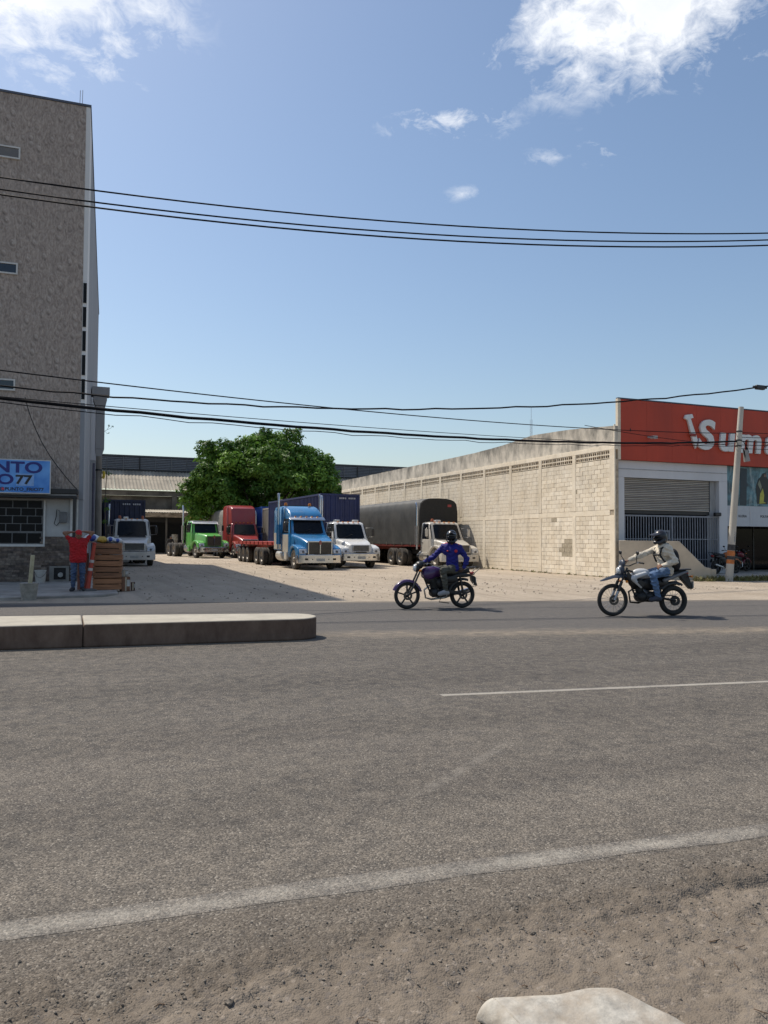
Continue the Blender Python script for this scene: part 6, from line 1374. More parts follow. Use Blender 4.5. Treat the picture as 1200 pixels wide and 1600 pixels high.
# ------------------------------------------------------------------ motorcycles (local x forward, y to the rider's left, z up)
m_mtyre = M('bike_tyre', (0.018, 0.018, 0.018), 0.8, var=0.2, scale=9, dirt=0.25, dirtcol=(0.07, 0.06, 0.05), coords='obj')
m_alu = M('cast_alloy', (0.40, 0.40, 0.41), 0.4, metal=0.7, var=0.15, scale=8, coords='obj'); m_eng = M('engine_black', (0.030, 0.030, 0.032), 0.5, metal=0.4, var=0.3, scale=12, coords='obj')
m_blkp = M('black_plastic', (0.014, 0.014, 0.016), 0.42, var=0.2, coords='obj'); m_seat = M('seat_vinyl', (0.014, 0.014, 0.015), 0.6, var=0.2, coords='obj')
m_pipe = M('dark_pipe_metal', (0.09, 0.085, 0.08), 0.4, metal=0.8, coords='obj')
def moto_wheel(parent, x, Rr, wd, style, rimmat):
    r = wd / 2; rc = Rr - r; prof = [(rc + r * math.cos(a) * 1.0, r * math.sin(a)) for a in np.linspace(0, 2 * math.pi, 13)[:-1]]
    W = MB().lathe(prof, (0, 0, 0), 'y', 36, closed=True).build('wheel', m_mtyre, parent, smooth=60, loc=(x, 0, Rr))
    ri = rc - r * 0.55
    MB().lathe([(ri + 0.012, -r * 0.75), (ri + 0.012, r * 0.75), (ri - 0.012, r * 0.55), (ri - 0.016, 0), (ri - 0.012, -r * 0.55)], (0, 0, 0), 'y', 36, closed=True).build('rim', rimmat, W, smooth=40)
    MB().lathe([(0.0, -0.055), (0.03, -0.055), (0.045, -0.03), (0.045, 0.03), (0.03, 0.055), (0.0, 0.055)], (0, 0, 0), 'y', 16).build('hub', m_eng, W, smooth=40)
    if style == 'cast':
        for k in range(5):
            a = 2 * math.pi * k / 5 + 0.3; c_, s_ = math.cos(a), math.sin(a)
            MB().bar((0.03 * c_, 0, 0.03 * s_), ((ri - 0.005) * c_, 0, (ri - 0.005) * s_), 0.028, 0.034, (-s_, 0, c_)).build('spoke', rimmat, W)
    else:
        sp = MB().tube([(0.04, 0.025, 0), (ri, 0.0, 0.03)], 0.0036, 4).mesh('spoke'); sp.materials.append(m_alu)
        for k in range(18): inst('spoke', sp, W, (0, 0, 0), (0, 2 * math.pi * k / 18, 0), scale=(1, 1 if k % 2 else -1, 1))
    MB().lathe([(0.055, 0.062), (0.105, 0.062), (0.105, 0.067), (0.055, 0.067)], (0, 0, 0), 'y', 24, closed=True).build('brake_disc', m_pipe, W)
    return W
def arc_guard(cx, cz, Rr, a0, a1, wd, th=0.012, drop=0.03):
    rings = []
    for a in np.linspace(R(a0), R(a1), 14):
        c_, s_ = math.cos(a), math.sin(a); ring = []
        for r_, y in ((Rr, -wd), (Rr + th + 0.012, -wd * 0.6), (Rr + th + 0.018, 0), (Rr + th + 0.012, wd * 0.6), (Rr, wd), (Rr - drop, wd), (Rr - drop, wd - th), (Rr, wd * 0.55), (Rr + 0.006, 0), (Rr, -wd * 0.55), (Rr - drop, -wd + th), (Rr - drop, -wd)): ring.append((cx + r_ * c_, y, cz + r_ * s_))
        rings.append(ring)
    return MB().loft(rings)
def moto_street(name, label, loc, rz, paintm):
    T = thing(name, label, 'motorcycle', loc, rz); Rr = 0.305; xf, xr = 0.665, -0.665
    moto_wheel(T, xf, Rr, 0.085, 'cast', m_blkp); moto_wheel(T, xr, Rr, 0.1, 'cast', m_blkp)
    fk = MB()
    for y in (-0.085, 0.085): fk.tube([(xf, y, Rr), (0.55, y, 0.5), (0.38, y, 0.86)], [0.026, 0.026, 0.019], 8)
    fk.build('fork', m_pipe, T, smooth=60)
    arc_guard(xf, Rr, Rr + 0.025, 20, 165, 0.062).build('front_mudguard', paintm, T, smooth=60); arc_guard(xr, Rr, Rr + 0.05, 15, 110, 0.07).build('rear_mudguard', m_blkp, T, smooth=60)
    MB().box(0.33, 0.43, -0.1, 0.1, 0.84, 0.88).build('fork_yoke', m_eng, T, bevel=0.01)
    hl = obj('headlight', sdf_mesh('headlight', [('e', (0.44, 0, 0.92), (0.075, 0.1, 0.095)), ('c', (0.40, 0, 1.0), (0.36, 0, 1.04), 0.06, 0.04)], 0.012, 0.03), m_blkp, T)
    MB().lathe([(0.0, 0.525), (0.05, 0.52), (0.082, 0.495), (0.085, 0.47)], (0, 0, 0.92), 'x', 18).build('lens', m_lens, hl, smooth=50)
    hb = MB().tube([(0.20, 0.36, 1.0), (0.27, 0.26, 1.03), (0.33, 0.08, 0.98), (0.33, -0.08, 0.98), (0.27, -0.26, 1.03), (0.20, -0.36, 1.0)], 0.013, 8).build('handlebar', m_eng, T, smooth=60)
    for s in (-1, 1):
        MB().tube([(0.20, s * 0.37, 1.0), (0.245, s * 0.29, 1.02)], 0.02, 8).build('grip', m_blackr, hb); MB().tube([(0.26, s * 0.28, 1.03), (0.33, s * 0.34, 1.0)], 0.008, 6).build('lever', m_alu, hb)
        MB().tube([(0.27, s * 0.24, 1.04), (0.30, s * 0.30, 1.16)], 0.007, 6).build('mirror_stalk', m_blkp, hb); obj('mirror', sdf_mesh('mirror', [('e', (0.30, s * 0.33, 1.19), (0.02, 0.06, 0.04))], 0.01), m_blkp, hb)
        MB().lathe([(0.0, 0.03), (0.02, 0.025), (0.022, -0.02), (0, -0.03)], (0.40, s * 0.14, 0.86), 'x', 10).build('indicator', m_amber, T)
    tk = obj('fuel_tank', sdf_mesh('fuel_tank', [('e', (0.08, 0, 0.83), (0.25, 0.145, 0.125)), ('c', (0.22, 0, 0.80), (-0.12, 0, 0.79), 0.10, 0.075), ('e', (0.17, 0.09, 0.76), (0.14, 0.06, 0.10)), ('e', (0.17, -0.09, 0.76), (0.14, 0.06, 0.10))], 0.014, 0.05), paintm, T)
    MB().lathe([(0.0, 0.02), (0.035, 0.018), (0.04, 0.0)], (0.06, 0, 0.945), 'z', 14).build('filler_cap', m_chrome, tk)
    obj('seat', sdf_mesh('seat', [('c', (-0.14, 0, 0.80), (-0.5, 0, 0.80), 0.075, 0.085), ('c', (-0.5, 0, 0.815), (-0.78, 0, 0.85), 0.08, 0.06), ('e', (-0.4, 0, 0.80), (0.25, 0.13, 0.06))], 0.014, 0.05), m_seat, T)
    for s in (-1, 1): obj('side_panel', sdf_mesh('side_panel', [('e', (-0.34, s * 0.115, 0.66), (0.17, 0.03, 0.085)), ('e', (-0.62, s * 0.11, 0.75), (0.22, 0.03, 0.05))], 0.012, 0.04), m_blkp if s < 0 else m_blkp, T)
    fr = MB().tube([(0.33, 0, 0.86), (0.18, 0, 0.5), (0.06, 0, 0.27), (-0.25, 0, 0.27), (-0.35, 0, 0.5), (-0.3, 0, 0.74)], 0.021, 8); fr.tube([(0.3, 0, 0.86), (-0.3, 0, 0.74), (-0.85, 0, 0.82)], 0.02, 8)
    for y in (-0.1, 0.1): fr.tube([(-0.25, y, 0.36), (xr, y, Rr)], 0.018, 8); fr.tube([(xr + 0.02, y * 1.15, Rr + 0.02), (-0.56, y * 1.15, 0.73)], 0.027, 8)
    fr.build('frame', m_blkp, T, smooth=60)
    en = obj('engine', sdf_mesh('engine', [('c', (0.02, -0.06, 0.36), (0.02, 0.06, 0.36), 0.105, 0.105), ('c', (-0.16, -0.06, 0.36), (-0.16, 0.06, 0.36), 0.10, 0.10), ('c', (0.03, 0, 0.45), (0.06, 0, 0.62), 0.075, 0.08)], 0.014, 0.03), m_eng, T)
    for k in range(6): MB().box(-0.04 + 0.004 * k, 0.14 + 0.004 * k, -0.1, 0.1, 0.47 + k * 0.027, 0.478 + k * 0.027).build('cooling_fin', m_eng, en)
    MB().lathe([(0.0, 0.135), (0.06, 0.13), (0.085, 0.12), (0.09, 0.10)], (0.02, 0, 0.36), 'y', 20).build('crankcase_cover', m_alu, en, smooth=40)
    MB().tube([(0.12, -0.03, 0.52), (0.24, -0.05, 0.42), (0.20, -0.07, 0.24), (0.05, -0.1, 0.2), (-0.3, -0.14, 0.24), (-0.45, -0.16, 0.3), (-0.95, -0.17, 0.42)], [0.02, 0.02, 0.02, 0.022, 0.03, 0.045, 0.045], 10).build('exhaust', m_chrome, T, smooth=60)
    obj('airbox', sdf_mesh('airbox', [('e', (0.10, 0, 0.66), (0.15, 0.08, 0.12)), ('e', (-0.18, 0, 0.57), (0.20, 0.085, 0.15)), ('e', (-0.42, 0, 0.58), (0.14, 0.07, 0.11))], 0.014, 0.04), m_blkp, T)
    obj('headlight_cowl', sdf_mesh('headlight_cowl', [('e', (0.38, 0, 0.98), (0.09, 0.12, 0.09)), ('e', (0.30, 0, 1.02), (0.06, 0.09, 0.05))], 0.014, 0.04), m_blkp, T)
    rk = MB()
    for y in (-0.1, 0.1): rk.tube([(-0.62, y, 0.84), (-0.78, y, 0.92), (-1.06, y, 0.94), (-1.02, y, 0.88), (-0.86, y, 0.74)], 0.011, 6)
    for x in (-0.8, -0.9, -1.0): rk.tube([(x, -0.1, 0.93), (x, 0.1, 0.93)], 0.009, 6)
    rk.build('rear_rack', m_blkp, T, smooth=60)
    MB().box(-0.95, -0.86, -0.06, 0.06, 0.75, 0.82).build('tail_light', m_redl, T, bevel=0.015); MB().box(-0.975, -0.965, -0.08, 0.08, 0.58, 0.70).build('number_plate', m_plate, T); MB().prism([(-0.86, 0.75), (-0.96, 0.72), (-1.02, 0.50), (-0.96, 0.52), (-0.88, 0.62)], 'y', -0.05, 0.05).build('mud_flap', m_blkp, T)
    for s in (-1, 1): MB().tube([(-0.17, s * 0.1, 0.30), (-0.17, s * 0.24, 0.30)], 0.014, 8).build('foot_peg', m_blackr, T)
    MB().tube([(-0.12, 0.1, 0.26), (-0.05, 0.13, 0.16), (-0.28, 0.17, 0.13)], 0.011, 6).build('side_stand', m_blkp, T)
    MB().prism([(-0.25, 0.42), (-0.68, 0.38), (-0.72, 0.34), (-0.25, 0.36)], 'y', 0.11, 0.125).build('chain_guard', m_blkp, T)
    return T
def moto_trail(name, label, loc, rz):
    T = thing(name, label, 'motorcycle', loc, rz); xf, xr = 0.68, -0.67; Rf, Rb = 0.335, 0.315
    m_wh2 = M('bike_white', (0.52, 0.53, 0.54), 0.35, var=0.05, coords='obj'); m_gr2 = M('bike_grey', (0.16, 0.165, 0.18), 0.4, coords='obj'); m_navy2 = M('bike_slate', (0.05, 0.06, 0.085), 0.4, coords='obj')
    moto_wheel(T, xf, Rf, 0.085, 'wire', m_alu); moto_wheel(T, xr, Rb, 0.11, 'wire', m_alu)
    fk = MB()
    for y in (-0.09, 0.09): fk.tube([(xf, y, Rf), (0.60, y, 0.52)], [0.03, 0.03], 8)
    fk.build('fork_slider', m_alu, T, smooth=60); fk = MB()
    for y in (-0.09, 0.09): fk.tube([(0.60, y, 0.52), (0.52, y, 0.72)], 0.032, 8); fk.tube([(0.52, y, 0.72), (0.40, y, 1.0)], 0.02, 8)
    fk.build('fork', m_blkp, T, smooth=60)
    # beak guard
    gb = MB(); rg_s = []
    for f, x, z, w_, h in ((0, 0.95, 0.735, 0.025, 0.012), (1, 0.85, 0.775, 0.06, 0.02), (2, 0.68, 0.83, 0.075, 0.025), (3, 0.48, 0.86, 0.08, 0.03), (4, 0.34, 0.86, 0.06, 0.03)): rg_s.append([(x, -w_, z - h * 1.8), (x, -w_ * 0.6, z), (x, 0, z + h * 0.5), (x, w_ * 0.6, z), (x, w_, z - h * 1.8), (x, w_ * 0.5, z - h * 0.8), (x, -w_ * 0.5, z - h * 0.8)])
    gb.loft(rg_s).build('front_mudguard', m_navy2, T, smooth=40)
    hd = obj('headlight', sdf_mesh('headlight', [('e', (0.50, 0, 0.95), (0.08, 0.10, 0.10)), ('e', (0.47, 0, 1.08), (0.05, 0.11, 0.09)), ('c', (0.52, 0, 0.88), (0.6, 0, 0.86), 0.05, 0.03)], 0.012, 0.03), m_navy2, T)
    MB().lathe([(0.0, 0.59), (0.05, 0.585), (0.08, 0.56), (0.085, 0.52)], (0, 0, 0.935), 'x', 16).build('lens', m_lens, hd, smooth=50)
    hb = MB().tube([(0.20, 0.40, 1.10), (0.27, 0.28, 1.12), (0.36, 0.1, 1.04), (0.36, -0.1, 1.04), (0.27, -0.28, 1.12), (0.20, -0.40, 1.10)], 0.013, 8).build('handlebar', m_eng, T, smooth=60)
    for s in (-1, 1):
        MB().tube([(0.20, s * 0.41, 1.10), (0.245, s * 0.31, 1.115)], 0.02, 8).build('grip', m_blackr, hb); MB().tube([(0.26, s * 0.30, 1.12), (0.33, s * 0.38, 1.09)], 0.008, 6).build('lever', m_alu, hb)
        MB().tube([(0.28, s * 0.26, 1.13), (0.32, s * 0.34, 1.24), (0.31, s * 0.36, 1.28)], 0.008, 6).build('mirror_stalk', m_blkp, hb); obj('mirror', sdf_mesh('mirror', [('e', (0.32, s * 0.38, 1.31), (0.022, 0.06, 0.045))], 0.01), m_blkp, hb)
        MB().tube([(0.43, s * 0.1, 0.72), (0.45, s * 0.17, 0.72)], [0.012, 0.028], 8).build('indicator', m_amber, T)
        obj('shroud', sdf_mesh('shroud', [('c', (0.02, s * 0.125, 0.88), (0.30, s * 0.15, 0.80), 0.045, 0.05), ('c', (0.30, s * 0.155, 0.77), (0.12, s * 0.14, 0.60), 0.045, 0.022)], 0.012, 0.04), m_wh2, T)
        MB().prism([(0.38, 0.74), (0.46, 0.88), (0.40, 0.93), (0.26, 0.72)], 'y', s * 0.15 - 0.012, s * 0.15 + 0.012).build('shroud_wing', m_blkp, T, bevel=0.008)
        MB().prism([(0.05, 0.70), (0.16, 0.76), (0.22, 0.70), (0.10, 0.60)], 'y', s * 0.185 - 0.006, s * 0.185 + 0.006).build('shroud_panel', m_blkp, T, bevel=0.004)
        obj('tail_panel', sdf_mesh('tail_panel', [('c', (-0.42, s * 0.10, 0.74), (-0.95, s * 0.08, 0.92), 0.045, 0.025)], 0.012, 0.03), m_gr2, T)
        MB().tube([(-0.2, s * 0.1, 0.32), (-0.2, s * 0.25, 0.32)], 0.014, 8).build('foot_peg', m_blackr, T)
    tk = obj('fuel_tank', sdf_mesh('fuel_tank', [('e', (0.05, 0, 0.90), (0.19, 0.10, 0.085)), ('c', (0.10, 0, 0.85), (-0.14, 0, 0.83), 0.08, 0.06)], 0.014, 0.05), m_wh2, T)
    obj('seat', sdf_mesh('seat', [('c', (-0.12, 0, 0.84), (-0.55, 0, 0.83), 0.06, 0.075), ('c', (-0.55, 0, 0.84), (-0.92, 0, 0.92), 0.075, 0.05), ('e', (-0.42, 0, 0.83), (0.28, 0.115, 0.05))], 0.014, 0.05), m_seat, T)
    fr = MB().tube([(0.36, 0, 0.96), (0.24, 0, 0.55), (0.14, 0, 0.32), (-0.2, 0, 0.3), (-0.35, 0, 0.5), (-0.3, 0, 0.76)], 0.022, 8); fr.tube([(0.36, 0, 0.95), (-0.3, 0, 0.76), (-0.92, 0, 0.86)], 0.02, 8)
    for y in (-0.11, 0.11): fr.tube([(-0.25, y, 0.40), (xr, y, Rb)], 0.022, 8)
    fr.tube([(-0.34, 0, 0.42), (-0.42, 0, 0.72)], 0.04, 8); fr.build('frame', m_blkp, T, smooth=60)
    en = obj('engine', sdf_mesh('engine', [('c', (0.06, -0.06, 0.40), (0.06, 0.06, 0.40), 0.115, 0.115), ('c', (-0.14, -0.06, 0.41), (-0.14, 0.06, 0.41), 0.105, 0.105), ('c', (0.08, 0, 0.5), (0.12, 0, 0.68), 0.08, 0.085)], 0.014, 0.03), m_eng, T)
    for k in range(6): MB().box(0.0 + 0.006 * k, 0.2 + 0.006 * k, -0.105, 0.105, 0.52 + k * 0.027, 0.528 + k * 0.027).build('cooling_fin', m_eng, en)
    MB().lathe([(0.0, 0.15), (0.06, 0.145), (0.09, 0.13), (0.095, 0.11)], (0.05, 0, 0.40), 'y', 20).build('crankcase_cover', M('case_grey', (0.12, 0.12, 0.125), 0.45, metal=0.5), en, smooth=40)
    MB().tube([(0.16, -0.04, 0.58), (0.30, -0.05, 0.5), (0.26, -0.06, 0.28), (0.05, -0.12, 0.26), (-0.25, -0.15, 0.38), (-0.4, -0.16, 0.55), (-0.85, -0.17, 0.68)], [0.02, 0.02, 0.02, 0.022, 0.03, 0.05, 0.05], 10).build('exhaust', m_pipe, T, smooth=60)
    obj('airbox', sdf_mesh('airbox', [('e', (0.18, 0, 0.70), (0.15, 0.10, 0.12)), ('e', (-0.15, 0, 0.66), (0.22, 0.085, 0.14)), ('e', (-0.42, 0, 0.68), (0.16, 0.07, 0.10)), ('e', (0.34, 0, 0.80), (0.08, 0.08, 0.10))], 0.014, 0.04), m_blkp, T)
    arc_guard(xr, Rb, Rb + 0.06, 40, 120, 0.06).build('inner_guard', m_blkp, T, smooth=60)
    tl = MB().prism([(-0.78, 0.86), (-0.98, 0.88), (-1.10, 0.56), (-1.04, 0.55), (-0.86, 0.74)], 'y', -0.06, 0.06).build('tail_guard', m_blkp, T, bevel=0.01)
    MB().box(-1.09, -1.075, -0.09, 0.09, 0.58, 0.72).build('number_plate', m_plate, T); MB().box(-1.0, -0.93, -0.05, 0.05, 0.86, 0.91).build('tail_light', m_redl, T, bevel=0.012); MB().bar((-0.75, 0, 0.95), (-1.05, 0, 0.97), 0.16, 0.025).build('rear_rack', m_blkp, T, bevel=0.01)
    for s in (-1, 1): MB().tube([(-1.0, s * 0.06, 0.82), (-1.02, s * 0.15, 0.82)], [0.01, 0.026], 8).build('indicator', m_amber, T)
    MB().lathe([(0.035, 0.1), (0.1, 0.1), (0.1, 0.108), (0.035, 0.108)], (xr, 0, Rb), 'y', 20, closed=True).build('sprocket', m_eng, T)
    MB().tube([(-0.16, 0.11, 0.45), (xr, 0.11, Rb + 0.1)], 0.011, 5).build('chain', m_eng, T)
    return T

# ------------------------------------------------------------------ people
def lerp(a, b_, t_): return tuple(a[i] + (b_[i] - a[i]) * t_ for i in range(3))
def vadd(a, b_, s=1.0): return tuple(a[i] + b_[i] * s for i in range(3))
def nrmz(a): v = Vector(a).normalized(); return tuple(v)
def hand_prims(wr, d, nrm_, curl, side):
    d = Vector(d).normalized(); n_ = Vector(nrm_); n_ = (n_ - d * n_.dot(d)).normalized(); s_ = d.cross(n_) * side; out = []; wv = Vector(wr)
    for o_ in (-0.024, 0.0, 0.024): out.append(('c', tuple(wv + s_ * o_ * 0.7 + d * 0.015), tuple(wv + s_ * o_ + d * 0.075), 0.017, 0.016, 0.012))
    for o_, l_ in ((-0.033, 0.060), (-0.011, 0.074), (0.011, 0.078), (0.033, 0.068)):
        p0 = wv + s_ * o_ + d * 0.08; c1, s1 = math.cos(curl), math.sin(curl); d1 = d * c1 - n_ * s1; p1 = p0 + d1 * l_ * 0.5; d2 = d * math.cos(curl * 2.1) - n_ * math.sin(curl * 2.1)
        out.append(('c', tuple(p0), tuple(p1), 0.0105, 0.0095, 0.006)); out.append(('c', tuple(p1), tuple(p1 + d2 * l_ * 0.5), 0.0095, 0.008, 0.006))
    p0 = wv + s_ * 0.03 + d * 0.03; p1 = p0 + (d * 0.6 + s_ * 0.6 - n_ * 0.3).normalized() * 0.045
    out.append(('c', tuple(p0), tuple(p1), 0.013, 0.011, 0.01)); out.append(('c', tuple(p1), tuple(p1 + (d * 0.8 - n_ * 0.5).normalized() * 0.035), 0.011, 0.009, 0.006))
    return out
def head_prims(hd, f, u):
    f = Vector(f).normalized(); u = Vector(u); u = (u - f * u.dot(f)).normalized(); l_ = u.cross(f); h = Vector(hd); Mx = [tuple(f), tuple(l_), tuple(u)]
    pr_ = [('e', tuple(h + u * 0.03), (0.095, 0.076, 0.095), Mx), ('e', tuple(h - u * 0.045 + f * 0.025), (0.065, 0.058, 0.075), Mx), ('c', tuple(h + f * 0.092 + u * 0.012), tuple(h + f * 0.108 - u * 0.022), 0.010, 0.015, 0.012),
           ('c', tuple(h + f * 0.085 - u * 0.058 - l_ * 0.018), tuple(h + f * 0.085 - u * 0.058 + l_ * 0.018), 0.010, 0.010, 0.008), ('c', tuple(h + f * 0.08 + u * 0.034 - l_ * 0.04), tuple(h + f * 0.08 + u * 0.034 + l_ * 0.04), 0.014, 0.014, 0.012)]
    for s in (-1, 1): pr_.append(('e', tuple(h + l_ * s * 0.078 - u * 0.0), (0.026, 0.012, 0.034), Mx))
    eyes = [tuple(h + f * 0.088 + l_ * s * 0.032 + u * 0.012) for s in (-1, 1)]
    return pr_, eyes, Mx
m_skin = M('brown_skin', (0.25, 0.125, 0.075), 0.6, var=0.08, scale=9, coords='obj'); m_eye = M('eye_dark', (0.02, 0.015, 0.012), 0.2)
def person(name, label, loc, rz, J, cloth, res=0.0115):
    """J: joints. cloth: dict with shirt/trousers/shoes materials and sleeve length."""
    T = thing(name, label, 'person', loc, rz)
    hL, hR, ch, nk, hd = J['hipL'], J['hipR'], J['chest'], J['neck'], J['head']
    hp = lerp(hL, hR, 0.5)
    def torso(g, chest=True):
        return [('c', hL, hR, 0.105 + g, 0.105 + g), ('c', hp, lerp(hp, ch, 0.5), 0.115 + g, 0.118 + g), ('c', lerp(hp, ch, 0.4), ch, 0.115 + g, 0.13 + g), ('c', lerp(ch, J['shL'], 0.55), lerp(ch, J['shR'], 0.55), 0.115 + g, 0.115 + g), ('c', lerp(nk, J['shL'], 0.25), lerp(J['shL'], nk, 0.06), 0.062 + g, 0.06 + g), ('c', lerp(nk, J['shR'], 0.25), lerp(J['shR'], nk, 0.06), 0.062 + g, 0.06 + g)]
    def arm(s, g, t0=0.0, t1=2.0):
        a, e, w_ = J['sh' + s], J['el' + s], J['wr' + s]; out = [('c', a, lerp(a, e, min(t1, 1.0)), 0.054 + g, 0.045 + g)]
        if t1 > 1: out += [('c', e, lerp(e, w_, (t1 - 1) * 0.4), 0.044 + g, 0.042 + g), ('c', lerp(e, w_, (t1 - 1) * 0.35), lerp(e, w_, t1 - 1), 0.042 + g, 0.030 + g)]
        return out
    def leg(s, g, t1=2.0):
        a, k_, f_ = J['hip' + s], J['kn' + s], J['an' + s]; out = [('c', a, lerp(a, k_, 0.9), 0.092 + g, 0.064 + g), ('c', lerp(a, k_, 0.9), k_, 0.064 + g, 0.06 + g), ('c', k_, lerp(k_, f_, 0.35), 0.058 + g, 0.058 + g), ('c', lerp(k_, f_, 0.35), f_, 0.058 + g, 0.04 + g)]
        return out
    def foot(s, g):
        a, t_ = J['an' + s], J['toe' + s]; back = vadd(a, tuple(Vector(t_) - Vector(a)), -0.22); sole = min(t_[2], a[2])
        return [('c', a, t_, 0.042 + g, 0.034 + g), ('c', (back[0], back[1], (a[2] + t_[2]) / 2 - 0.01), t_, 0.036 + g, 0.034 + g)]
    hpr, eyes, Mx = head_prims(hd, J['face'], J.get('up', (0, 0, 1)))
    body = torso(-0.012) + arm('L', -0.004) + arm('R', -0.004) + leg('L', -0.010) + leg('R', -0.010) + foot('L', -0.006) + foot('R', -0.006) + [('c', nk, vadd(hd, (0, 0, -0.03)), 0.058, 0.054)] + hpr
    for s in 'LR':
        d = J.get('hd' + s) or tuple(Vector(J['wr' + s]) - Vector(J['el' + s])); body += hand_prims(J['wr' + s], d, J.get('hn' + s, (0, 0, 1)), J.get('curl' + s, 0.5), 1 if s == 'L' else -1)
    obj('body', sdf_mesh('body', body, res * 0.85, 0.035), cloth.get('skin', m_skin), T)
    for e in eyes: obj('eye', sdf_mesh('eye', [('e', e, (0.011, 0.011, 0.009))], 0.006, 0.01), m_eye, T)
    sh_ = torso(0.014) + arm('L', 0.012, t1=cloth.get('sleeve', 0.62)) + arm('R', 0.012, t1=cloth.get('sleeve', 0.62))
    if cloth.get('bulk'): bk = cloth['bulk']; sh_ += [('c', lerp(J['sh' + s], nk, 0.35)[:2] + (nk[2] - 0.14,), vadd(J['hip' + s], (0, 0, -0.05)), 0.105, 0.10 + bk * 0.5) for s in 'LR']
    if cloth.get('hem'): sh_ += [('c', vadd(hL, (0, 0, -cloth['hem'])), vadd(hR, (0, 0, -cloth['hem'])), 0.115, 0.115)]
    shirt = obj('shirt', sdf_mesh('shirt', sh_, res, 0.035, wob=0.008, clip=[((0, 0, -1), -(hp[2] - cloth.get('low', 0.1)))] + ([((0, 0, 1), nk[2] + 0.035)] if not cloth.get('arms_up') else [])), cloth['shirt'], T)
    tr = [('c', hL, hR, 0.113, 0.113), ('c', hp, lerp(hp, ch, 0.25), 0.118, 0.118)] + leg('L', 0.012) + leg('R', 0.012)
    obj('trousers', sdf_mesh('trousers', tr, res, 0.03, wob=0.009), cloth['trousers'], T)
    for s in 'LR':
        obj('shoe', sdf_mesh('shoe', foot(s, 0.010), res, 0.02), cloth['shoes'], T)
    return T, shirt, Mx
def helmet(T, hd, Mx, mat, peak=None, visor=True, name='helmet', peakmat=None):
    f, l_, u = [Vector(a) for a in Mx]; h = Vector(hd)
    hm = obj(name, sdf_mesh(name, [('e', tuple(h + u * 0.035 - f * 0.01), (0.142, 0.122, 0.132), Mx), ('e', tuple(h - u * 0.03 - f * 0.035), (0.115, 0.116, 0.115), Mx), ('c', tuple(h + f * 0.10 - u * 0.095 - l_ * 0.05), tuple(h + f * 0.10 - u * 0.095 + l_ * 0.05), 0.036, 0.036), ('c', tuple(h + f * 0.10 - u * 0.095 - l_ * 0.05), tuple(h - u * 0.06 - l_ * 0.10), 0.036, 0.03), ('c', tuple(h + f * 0.10 - u * 0.095 + l_ * 0.05), tuple(h - u * 0.06 + l_ * 0.10), 0.036, 0.03)], 0.011, 0.025), mat, T)
    if visor: obj('visor', sdf_mesh('visor', [('e', tuple(h + f * 0.055 - u * 0.005), (0.098, 0.112, 0.06), Mx)], 0.010, 0.02), m_tint, hm)
    if peak:
        a = h + f * 0.06 + u * 0.10; tip = h + f * peak[0] + u * peak[1]
        rg_s = []
        for t_, w_ in ((0, 0.10), (0.5, 0.10), (0.85, 0.075), (1.0, 0.045)):
            c_ = a.lerp(tip, t_); rg_s.append([tuple(c_ - l_ * w_ - u * 0.012), tuple(c_ - l_ * w_ * 0.5 + u * 0.016), tuple(c_ + l_ * w_ * 0.5 + u * 0.016), tuple(c_ + l_ * w_ - u * 0.012), tuple(c_ + l_ * w_ * 0.5 + u * 0.002), tuple(c_ - l_ * w_ * 0.5 + u * 0.002)])
        MB().loft(rg_s).build('peak', peakmat or mat, hm, smooth=50)
    return hm

# rider on the purple motorcycle: turned to the camera, left hand on the thigh
m_purple = paint('bike_purple', (0.045, 0.008, 0.085), dirt=0.0, coat=0.5)
B1 = (7.72, 16.0, 0.004); A1 = R(174.8)
moto_street('purple_motorcycle', 'dark motorcycle with purple tank and front mudguard on the far lane', B1, A1, m_purple)
J1 = dict(hipL=(-0.42, 0.11, 0.90), hipR=(-0.44, -0.10, 0.90), chest=(-0.40, 0.02, 1.25), neck=(-0.40, 0.02, 1.44), head=(-0.385, 0.04, 1.575), face=(0.42, 0.9, -0.06), shL=(-0.56, 0.09, 1.37), shR=(-0.22, -0.06, 1.39),
          elL=(-0.70, 0.20, 1.12), wrL=(-0.60, 0.24, 0.92), hnL=(-0.3, 1, 0.2), hdL=(0.55, -0.1, -0.6), curlL=0.5, elR=(-0.02, -0.22, 1.14), wrR=(0.15, -0.33, 1.045), hdR=(0.8, -0.1, -0.25), hnR=(0.2, 0, 1), curlR=0.95,
          knL=(-0.10, 0.24, 0.87), anL=(-0.18, 0.23, 0.40), toeL=(-0.02, 0.25, 0.345), knR=(-0.08, -0.24, 0.87), anR=(-0.18, -0.23, 0.40), toeR=(-0.02, -0.25, 0.345))
m_blue = M('royal_blue_jersey', (0.006, 0.008, 0.17), 0.75, var=0.12, scale=6, coords='obj'); m_olive = M('olive_trousers', (0.085, 0.083, 0.066), 0.85, var=0.2, scale=7, coords='obj'); m_shoeg = M('pale_trainer', (0.34, 0.34, 0.35), 0.7, var=0.15, coords='obj')
P1, S1, X1_ = person('person', 'rider in a blue long-sleeved jersey and black helmet on the purple motorcycle', B1, A1, J1, dict(shirt=m_blue, trousers=m_olive, shoes=m_shoeg, sleeve=1.95, low=0.06, skin=M('dark_skin', (0.10, 0.055, 0.04), 0.6, coords='obj')))
helmet(P1, (-0.385, 0.04, 1.61), X1_, M('black_gloss_helmet', (0.012, 0.012, 0.014), 0.25, coords='obj'), peak=(0.21, 0.10))
m_redtr = M('red_trim', (0.5, 0.03, 0.04), 0.7, coords='obj')
